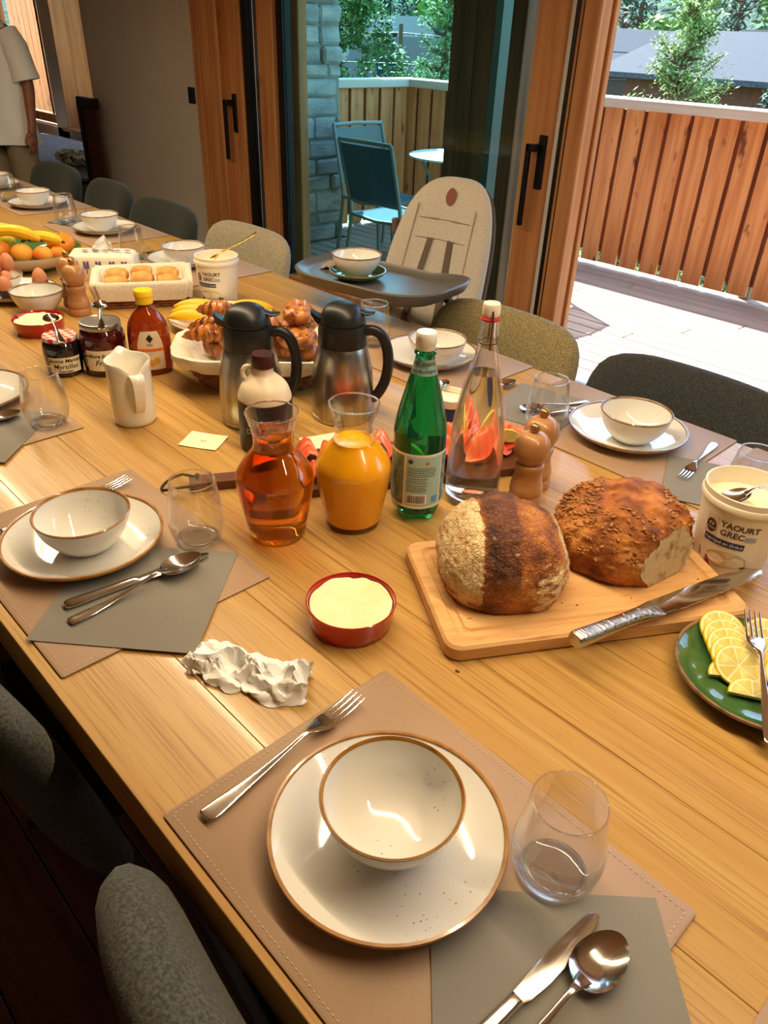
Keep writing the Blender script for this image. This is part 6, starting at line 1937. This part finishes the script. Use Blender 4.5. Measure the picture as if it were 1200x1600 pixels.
# ---------------------------------------------------------------- baskets
M('wicker', (150, 92, 48), 0.6, noise=(40, (104, 60, 30), (1, 1, 1), 0.4, 0.6))
M('linen', (232, 220, 198), 0.95, bump=(220, 0.35, (1, 1, 1), 0.0012), noise=(200, (216, 202, 178), (1, 1, 1), 0.4, 0.6))
def basket(name, label, loc, rz, w0, h0, w1, h1, rad_, hgt, rows, liner_w):   # the folded linen fills the lower half
    b = thing(name, label, 'basket', loc, rz)
    parts = []
    K = 10
    for r_ in range(rows):
        t = (r_ + 0.5) / rows * 0.93
        w = w0 + (w1 - w0) * t; h = h0 + (h1 - h0) * t
        base = rrect(w, h, rad_, K)
        # resample evenly
        per = []
        tot = 0; seg = []
        for a, c in zip(base, base[1:] + base[:1]):
            l = math.hypot(c[0] - a[0], c[1] - a[1]); seg.append((tot, l, a, c)); tot += l
        n = 120
        for i in range(n):
            s = tot * i / n
            for (t0, l, a, c) in seg:
                if t0 <= s <= t0 + l and l > 1e-9:
                    q = (s - t0) / l; px, py = a[0] + (c[0] - a[0]) * q, a[1] + (c[1] - a[1]) * q
                    nx_, ny_ = (c[1] - a[1]) / l, -(c[0] - a[0]) / l
                    wv = 0.0022 * math.cos(PI * i / 2.5 + PI * r_)
                    per.append((px + nx_ * wv, py + ny_ * wv, hgt * t)); break
        parts.append(tube_g(per, hgt / rows * 0.52, 6, closed=True))
    v, f = merge(*parts)
    mesh('weave', v, f, 'wicker', b, angle=70)
    v, f = loft([rr(w0 * 0.98, h0 * 0.98, rad_, 0.001), rr(w0 * 0.98, h0 * 0.98, rad_, 0.006)])
    mesh('base', v, f, 'wicker', b)
    # linen liner folded over the rim
    lo = []
    for (t, off, drop) in ((0.60, -0.016, 0), (0.72, -0.015, 0), (0.95, -0.013, 0), (1.08, -0.006, 0), (1.09, 0.006, 0), (0.97, 0.012, 0), (1 - liner_w * 0.5, 0.014, 0.5), (1 - liner_w, 0.015, 1)):
        w = w0 + (w1 - w0) * t + 2 * off; h = h0 + (h1 - h0) * t + 2 * off
        row = []
        pts = rrect(w, h, rad_, K)
        for i, (x, y) in enumerate(pts):
            wob = 0.0035 * math.sin(i * 1.3) + 0.006 * fbm((x * 18, y * 18, t))
            k = 1 + wob / max(0.05, math.hypot(x, y)) * (0.8 if t > 0.3 else 0.2)
            row.append((x * k, y * k, hgt * t + drop * 0.010 * fbm((x * 14, y * 14, 6)) + 0.002 * math.sin(i * 0.9)))
        lo.append(row)
    v, f = loft(lo, True, False)
    mesh('linen_liner', v, f, 'linen', b, angle=80)
    return b
basket('bread_basket', 'oblong wicker basket with pale linen liner holding croissants', (-1.505, 1.03, T), rad(50), 0.30, 0.17, 0.40, 0.26, 0.09, 0.085, 8, 0.28)
basket('bread_basket', 'rectangular basket with linen liner holding bread pieces beside the tissue pack', (-2.262, 1.115, T), rad(62), 0.25, 0.17, 0.285, 0.205, 0.03, 0.078, 7, 0.60)
M('croissant', (200, 124, 50), 0.38, noise=(34, (112, 50, 14), (2.2, 1, 1), 0.40, 0.62, 5), noise2=(60, (232, 170, 92), (1, 1, 1), 0.6, 0.72), coat=0.25, bump=(60, 0.5, (1, 1, 1), 0.003))
M('crust_pale', (226, 176, 98), 0.6, noise=(22, (198, 132, 58), (1, 1, 1), 0.4, 0.62), bump=(50, 0.5, (1, 1, 1), 0.003))
M('raisin', (60, 26, 18), 0.4)
def croissant_g(L_=0.14, R=0.028, bend=1.0, ridges=10):
    lo = []
    n = 70
    for i in range(n + 1):
        u = i / n * 2 - 1
        a = u * bend
        rc = L_ / (2 * bend)
        cx, cy = rc * math.sin(a), rc * (1 - math.cos(a)) * -1
        env = max(0.06, (1 - abs(u) ** 1.7))
        k = ((abs(u) * ridges * 0.5 + 0.28) % 1.0)
        step = 0.74 + 0.26 * (1 - k) ** 0.7
        r = R * env ** 0.75 * step
        row = []
        for q in range(18):
            t = 2 * PI * q / 18
            rr4 = r * (1 + 0.03 * math.sin(5 * t + u * 6))
            ox = rr4 * math.cos(t)
            row.append((cx + ox * math.sin(a) * -1 * 1.0, cy + ox * math.cos(a), 0.85 * rr4 * math.sin(t)))
        lo.append(row)
    return loft(lo)
cg = croissant_g()
cro0 = None
rnd = random.Random(2)
def croissant(label, x, y, z, rz, tx=0.0, ty=0.0, s=1.0, group='croissants in the linen lined basket'):
    global cro0
    if cro0 is None:
        o = mesh('croissant', cg[0], cg[1], 'croissant', angle=50); cro0 = o
    else:
        o = cro0.copy(); link(o)
    o.location = (x, y, z); o.rotation_euler = (tx, ty, rz); o.scale = (s, s, s)
    return tag(o, label, 'croissant', group)
def in_basket(u, w, cx=-1.505, cy=1.03, an=50):
    c_, s_ = math.cos(rad(an)), math.sin(rad(an))
    return cx + u * c_ - w * s_, cy + u * s_ + w * c_
for (u, w, z, a, ty) in ((-0.118, 0.012, 0.078, 140, 0.0), (-0.064, 0.016, 0.078, 143, 0.0), (-0.010, 0.016, 0.078, 138, 0.0), (0.046, 0.016, 0.078, 140, 0.0), (-0.118, -0.022, 0.122, 50, 0.0), (-0.114, 0.040, 0.122, 48, 0.0), (-0.092, 0.012, 0.168, 62, 0.22)):
    x, y = in_basket(u, w)
    croissant('golden flaky croissant heaped at the honey bottle end of the basket', x, y, T + z, rad(a), 0.0, ty)
def pastry(label, x, y, z, rz, kind):
    t = thing('pastry', label, 'pastry', (x, y, z), rz, 'pastries at the flask end of the basket')
    if kind == 'roll':
        v, f = pillow_g(0.055, 0.036, 0.024, 3.2, 9, 44, 2.6, lambda p: (p.x, p.y, 0.022 + p.z + 0.002 * math.sin(p.y * 260)))
        mesh('dough', v, f, 'croissant', t, angle=60)
    else:
        v, f = pillow_g(0.05, 0.048, 0.022, 2.1, 12, 44, 2.4, lambda p: (p.x, p.y, 0.020 + p.z + 0.003 * math.sin(math.hypot(p.x, p.y) * 330 + math.atan2(p.y, p.x))))
        mesh('dough', v, f, 'croissant', t, angle=60)
        for _ in range(6):
            a = rnd.uniform(0, 6.28); r = rnd.uniform(0.008, 0.036)
            q = ellipsoid_g(0.005, 0.004, 0.003, 8, 6, lambda p: (p.x + r * math.cos(a), p.y + r * math.sin(a), p.z + 0.041 - r * 0.22))
            mesh('raisin', q[0], q[1], 'raisin', t)
for (lb_, u, w, z, a, kd) in (('raisin pastry swirl resting on the roll nearer the butter dish side of the basket', 0.094, -0.050, 0.103, 20, 'swirl'), ('raisin pastry swirl resting on the roll at the melon side of the basket', 0.094, 0.052, 0.103, 80, 'swirl'), ('chocolate-roll pastry under the raisin swirls', 0.110, 0.0, 0.056, 140, 'roll'), ('chocolate-roll pastry lying across the two raisin swirls', 0.094, 0.0, 0.1465, 140, 'roll'), ('chocolate-roll pastry in the middle of the croissant basket', 0.012, 0.014, 0.103, 140, 'roll')):
    x, y = in_basket(u, w)
    pastry(lb_, x, y, T + z, rad(a), kd)
def bread_piece(x, y, z, rz, tilt, s):
    t = thing('bread_piece', 'torn piece of baguette in the linen lined bread basket', 'bread', (x, y, z), rz, 'bread pieces in the basket')
    t.rotation_euler = (tilt, 0.0, rz)
    v, f = tube_g([(-0.04 * s, 0, 0.024), (-0.036 * s, 0, 0.024), (0, 0, 0.026), (0.03 * s, 0, 0.024), (0.045 * s, 0, 0.022)], [0.016 * s, 0.022 * s, 0.026 * s, 0.024 * s, 0.010 * s], 18)
    mesh('crust', v, f, 'crust_pale', t, angle=50)
    v, f = disc_g(0.0155 * s, 0.0155 * s, 18)
    mesh('crumb', [(-0.0404 * s, q[0], q[1] + 0.024) for q in v], f, 'crumb', t, smooth=False)
for i in range(9):
    u = (i % 3 - 1) * 0.078; w = (i // 3 - 1) * 0.047
    x, y = in_basket(u, w, -2.262, 1.115, 62)
    bread_piece(x, y, T + 0.044 + 0.006 * (i % 2), rad(62 + (i * 53) % 9 - 4 + (180 if i % 2 else 0)), 0.0, (0.80, 0.76, 0.82, 0.78)[i % 4])

# ---------------------------------------------------------------- tissue pack
M('pack_white', (240, 228, 206), 0.55, sss=0.05)
M('lavender_print', (112, 96, 136), 0.7)
tpk = thing('tissue_pack', 'soft pack of tissues with lavender sprig print', 'tissue pack', (-2.578, 1.138, T), rad(52))
v, f = loft([rr(0.215, 0.105, 0.015, 0.0), rr(0.225, 0.115, 0.018, 0.01), rr(0.222, 0.113, 0.02, 0.07), rr(0.205, 0.098, 0.022, 0.083), rr(0.15, 0.05, 0.02, 0.087)])
mesh('pack', [(x, y, z + (0.003 * fbm((x * 20, y * 20, z * 20)) if z > 0.01 else 0)) for x, y, z in v], f, 'pack_white', tpk, angle=60)
def sprig(fn):
    g_ = [poly_g([(-0.0015, -0.012), (0.0015, -0.012), (0.0006, 0.014), (-0.0006, 0.014)])]
    for k in range(5):
        for s in (-1, 1):
            g_.append(([(p[0] + s * 0.004, p[1] * 1.3 + 0.001 + k * 0.0035, 0) for p in disc_g(0.0032, 0.0016, 8)[0]], disc_g(0.0032, 0.0016, 8)[1]))
    q = merge(*g_)
    mesh('sprig_print', [fn(p) for p in q[0]], q[1], 'lavender_print', tpk, smooth=False)
for x in (-0.085, -0.045, -0.005, 0.04, 0.08):
    sprig(lambda p, x=x: (x + p[0] * 1.4, -0.0605 , 0.042 + p[1] * 1.4))
    sprig(lambda p, x=x: (x * 0.85 + 0.012 + p[1] * 1.1, -0.018 + p[0] * 1.4, 0.0925))
for y in (-0.03, 0.015):
    sprig(lambda p, y=y: (-0.1165, y - p[0], 0.040 + p[1]))
N = 12
vv = []
for j in range(N + 1):
    for i in range(N + 1):
        u = i / N - 0.5; w = j / N
        vv.append((u * 0.085 * (1 - 0.45 * w) + 0.01 * w + 0.0, 0.012 * math.sin(u * 7 + w * 2) + 0.006 * fbm((u * 5, w * 4, 2)), 0.082 + 0.055 * w * (1 - 0.6 * abs(u)) ))
ff = [(j * (N + 1) + i, j * (N + 1) + i + 1, (j + 1) * (N + 1) + i + 1, (j + 1) * (N + 1) + i) for j in range(N) for i in range(N)]
k = len(vv)
mesh('pulled_tissue', vv + [(a, b + 0.0008, c) for a, b, c in vv], ff + [tuple(reversed([i + k for i in q])) for q in ff], 'tissue_paper', tpk, angle=50)

# ---------------------------------------------------------------- fruit and eggs
M('banana', (246, 200, 30), 0.45, noise=(10, (226, 172, 20), (1, 1, 1), 0.4, 0.7), noise2=(3, (168, 186, 50), (4, 1, 1), 0.62, 0.75))
M('banana_tip', (60, 60, 24), 0.7)
M('orange_fruit', (242, 138, 24), 0.4, bump=(160, 0.4, (1, 1, 1), 0.001))
M('apricot', (240, 160, 50), 0.55, noise=(7, (222, 112, 40), (1, 1, 1), 0.45, 0.65))
M('lime_lemon', (206, 196, 40), 0.45, noise=(8, (120, 150, 40), (1, 1, 1), 0.5, 0.65))
M('egg_brown', (214, 142, 98), 0.55, noise=(30, (200, 124, 82), (1, 1, 1), 0.4, 0.7))
M('egg_cup_dark', (44, 36, 32), 0.6)
fx, fy = -2.83, 0.985
fbw = thing('fruit_bowl', 'wide bowl, white outside and green inside, heaped with fruit', 'bowl', (fx, fy, T))
o_ = [(0.06, 0.0), (0.065, 0.0), (0.10, 0.012), (0.145, 0.034), (0.172, 0.062), (0.174, 0.066)]
lathe('bowl_outside', [(0.0, 0.001)] + o_ , 'stoneware', fbw, n=64, cap1=False, angle=60)
lathe('bowl_inside', [(0.174, 0.066), (0.170, 0.066), (0.14, 0.040), (0.10, 0.019), (0.0, 0.010)], 'stoneware_green', fbw, n=64, cap0=False, angle=60)
def banana(label, x, y, z, rz, tilt, bend=0.9, L_=0.19, roll=0.0):
    t = thing('banana', label, 'banana', (x, y, z), rz)
    t.rotation_euler = (tilt, roll, rz)
    pts = []; rs = []
    rc = L_ / (2 * bend)
    n = 24
    for i in range(n + 1):
        u = i / n * 2 - 1; a = u * bend
        pts.append((rc * math.sin(a), 0, rc * (math.cos(a) - 1)))
        rs.append(0.019 * max(0.22, 1 - abs(u) ** 5 * 0.85) * (0.92 if u > 0.8 else 1))
    v, f = tube_g(pts, rs, 10); mesh('fruit', v, f, 'banana', t, angle=30)
    e = Vector(pts[-1]); d = (e - Vector(pts[-2])).normalized()
    tube('tip', [e - d * 0.003, e + d * 0.008], [0.0055, 0.004], 'banana_tip', t)
    s0 = Vector(pts[0]); d = (s0 - Vector(pts[1])).normalized()
    tube('stem', [s0 - d * 0.003, s0 + d * 0.022], [0.006, 0.0045], 'banana_tip', t)
banana('large ripe banana arching over the top of the fruit bowl', -2.76, 0.905, T + 0.150, rad(58), 0.25, 0.75, 0.21)
banana('banana beside the large banana in the fruit bowl', -2.835, 0.90, T + 0.142, rad(56), -0.1, 0.75, 0.20)
banana('greenish banana tip resting between the oranges', -2.775, 1.018, T + 0.112, rad(40), 0.5, 0.5, 0.14)
def ball(name, label, cat, x, y, z, r, mat, sq=(1, 1, 0.94), group=None, stem=True):
    t = thing(name, label, cat, (x, y, z), random.uniform(0, 6), group)
    def dim(p):
        h = math.hypot(p.x, p.y) / r
        return (p.x * sq[0], p.y * sq[1], p.z * sq[2] - (0.10 * r * math.exp(-(h / 0.25) ** 2) if p.z > 0 else 0))
    v, f = ellipsoid_g(r, r, r, 28, 18, dim); mesh('fruit', v, f, mat, t, angle=80)
    if stem:
        v, f = ellipsoid_g(r * 0.07, r * 0.07, r * 0.05, 8, 6, lambda p: (p.x, p.y, p.z + r * sq[2] * 0.9)); mesh('stem_end', v, f, 'banana_tip', t)
    return t
ball('orange', 'orange at the rim of the fruit bowl nearest the tissue pack', 'orange', -2.805, 1.09, T + 0.070, 0.043, 'orange_fruit', (1.15, 1, 0.95))
g1 = 'apricots in the fruit bowl'
for (x, y, z, r) in ((-2.71, 0.985, 0.066, 0.033), (-2.735, 0.925, 0.075, 0.036), (-2.795, 0.875, 0.078, 0.036), (-2.735, 1.045, 0.058, 0.027)):
    ball('apricot', 'ripe apricot at the near side of the fruit bowl', 'apricot', x, y, T + z, r, 'apricot', (1, 1, 0.95), g1)
ball('lemon', 'yellow-green lemon low in the fruit bowl', 'lemon', -2.87, 0.93, T + 0.075, 0.032, 'lime_lemon', (1, 1, 1.2))
epl = make_plate('cream plate under the egg bowl and dark egg cups', (-2.535, 0.815, T), 0.125, 'stoneware', 'rim_dark', 'side_plate')
eb = make_bowl('cream bowl heaped with brown eggs', (-2.585, 0.79, T + 0.0084), 0.070, 0.052, 'stoneware', 'rim_dark')
def egg(label, x, y, z, tx, rz, group='brown eggs'):
    o = D.objects.get('egg')
    if o is None:
        v, f = ellipsoid_g(0.0225, 0.0225, 0.029, 26, 16, lambda p: (p.x * (1 - 0.16 * p.z / 0.029), p.y * (1 - 0.16 * p.z / 0.029), p.z))
        o = mesh('egg', v, f, 'egg_brown', angle=80)
    else:
        o = o.copy(); link(o)
    o.location = (x, y, z); o.rotation_euler = (tx, 0.06, rz)
    tag(o, label, 'egg', group)
for i in range(6):
    an = rad(120 * i + (60 if i > 2 else 0) + 20)
    egg('brown egg in the heaped cream bowl', -2.585 + 0.0305 * math.cos(an), 0.79 + 0.0305 * math.sin(an), T + 0.0084 + (0.040 if i < 3 else 0.087), 0.10 * math.sin(an), an, 'brown eggs heaped in the bowl')
def egg_cup(label, el, x, y):
    t = thing('egg_cup', label, 'egg cup', (x, y, T + 0.0085))
    lathe('cup', [(0.0, 0.0), (0.020, 0.0), (0.022, 0.002), (0.014, 0.010), (0.018, 0.016), (0.024, 0.026), (0.0245, 0.034), (0.0225, 0.034), (0.02, 0.024), (0.0, 0.018)], 'egg_cup_dark', t, n=28)
    egg(el, x, y, T + 0.0085 + 0.046, 0.0, 1.0, 'eggs in cups')
egg_cup('dark egg cup at the fruit bowl side of the plate', 'brown egg standing in the dark cup at the fruit bowl side', -2.505, 0.885)
egg_cup('dark egg cup half hidden behind the lone cream bowl', 'brown egg standing in the dark cup behind the lone cream bowl', -2.475, 0.765)

# melon slices on a platter behind the croissants
mpl = make_plate('pale platter under the melon slices behind the croissants', (-1.905, 1.175, T), 0.158, 'stoneware', 'rim_dark', 'platter')
M('melon_flesh', (246, 214, 150), 0.35, sss=0.2, coat=0.2, noise=(10, (250, 190, 96), (1, 1, 3), 0.45, 0.65))
M('melon_rind', (246, 190, 26), 0.4, bump=(60, 0.3, (1, 1, 1)))
def melon(label, x, y, z, rz, tilt, L_=0.10, r=0.05):
    t = thing('melon_slice', label, 'melon', (x, y, z), rz, 'melon slices on the platter')
    t.rotation_euler = (tilt, 0, rz)
    fl_, rd = [], []
    for j in range(21):
        b = -1.25 + 2.5 * j / 20
        cx, cz = L_ * math.sin(b) , -L_ * 0.55 * (math.cos(b) - 0.32)
        th_ = 0.017 * max(0.08, math.cos(b * 1.18))
        inw = 0.030 * max(0.1, math.cos(b * 1.15))
        fl_.append([(cx, -th_, cz), (cx, th_, cz), (cx * 0.9, th_ * 0.35, cz + inw), (cx * 0.9, -th_ * 0.35, cz + inw)])
        rd.append([(cx, -th_ * 1.02, cz + 0.0012), (cx * 1.03, -th_ * 0.6, cz - 0.005), (cx * 1.03, th_ * 0.6, cz - 0.005), (cx, th_ * 1.02, cz + 0.0012)])
    v, f = loft(fl_); mesh('flesh', v, f, 'melon_flesh', t, angle=50)
    v, f = loft(rd); mesh('rind', v, f, 'melon_rind', t, angle=60)
for (l_, p_, tl) in ((-0.076, -0.048, -2.2), (-0.074, 0.002, -2.2), (-0.076, 0.052, -2.2), (0.076, -0.048, -2.2), (0.074, 0.002, -2.2), (0.076, 0.052, -2.2)):
    x, y = in_basket(l_, p_, -1.905, 1.175, 50)
    melon('curved slice of yellow-skinned melon on the platter', x, y, T + 0.034, rad(50), tl, 0.076)
M('salad_leaf', (120, 160, 50), 0.5, noise=(20, (180, 206, 90), (1, 1, 1), 0.45, 0.6))
for i, (x, y, z) in enumerate(((-1.80, 1.045, 0.035), (-1.79, 1.055, 0.05), (-1.785, 1.07, 0.038))):
    N = 10
    vv = []
    for j in range(N + 1):
        for q in range(N + 1):
            u = q / N * 2 - 1; w = j / N * 2 - 1
            k = math.sqrt(max(0, 1 - 0.5 * u * u)); k2 = math.sqrt(max(0, 1 - 0.5 * w * w))
            vv.append((0.022 * u * k2, 0.022 * w * k, 0.008 * fbm((u * 2, w * 2, i * 3)) + 0.010 * (u * u + w * w)))
    ff = [(j * (N + 1) + q, j * (N + 1) + q + 1, (j + 1) * (N + 1) + q + 1, (j + 1) * (N + 1) + q) for j in range(N) for q in range(N)]
    k = len(vv)
    o = mesh('salad_leaf', vv + [(a, b, c - 0.001) for a, b, c in vv], ff + [tuple(reversed([m_ + k for m_ in q])) for q in ff], 'salad_leaf', loc=(x, y, T + z))
    o.rotation_euler = (rad(50 + 20 * i), 0.2 * i, rad(40))
    tag(o, 'small curled green salad leaf at the end of the croissant basket', 'leaf', 'green leaves by the croissants')
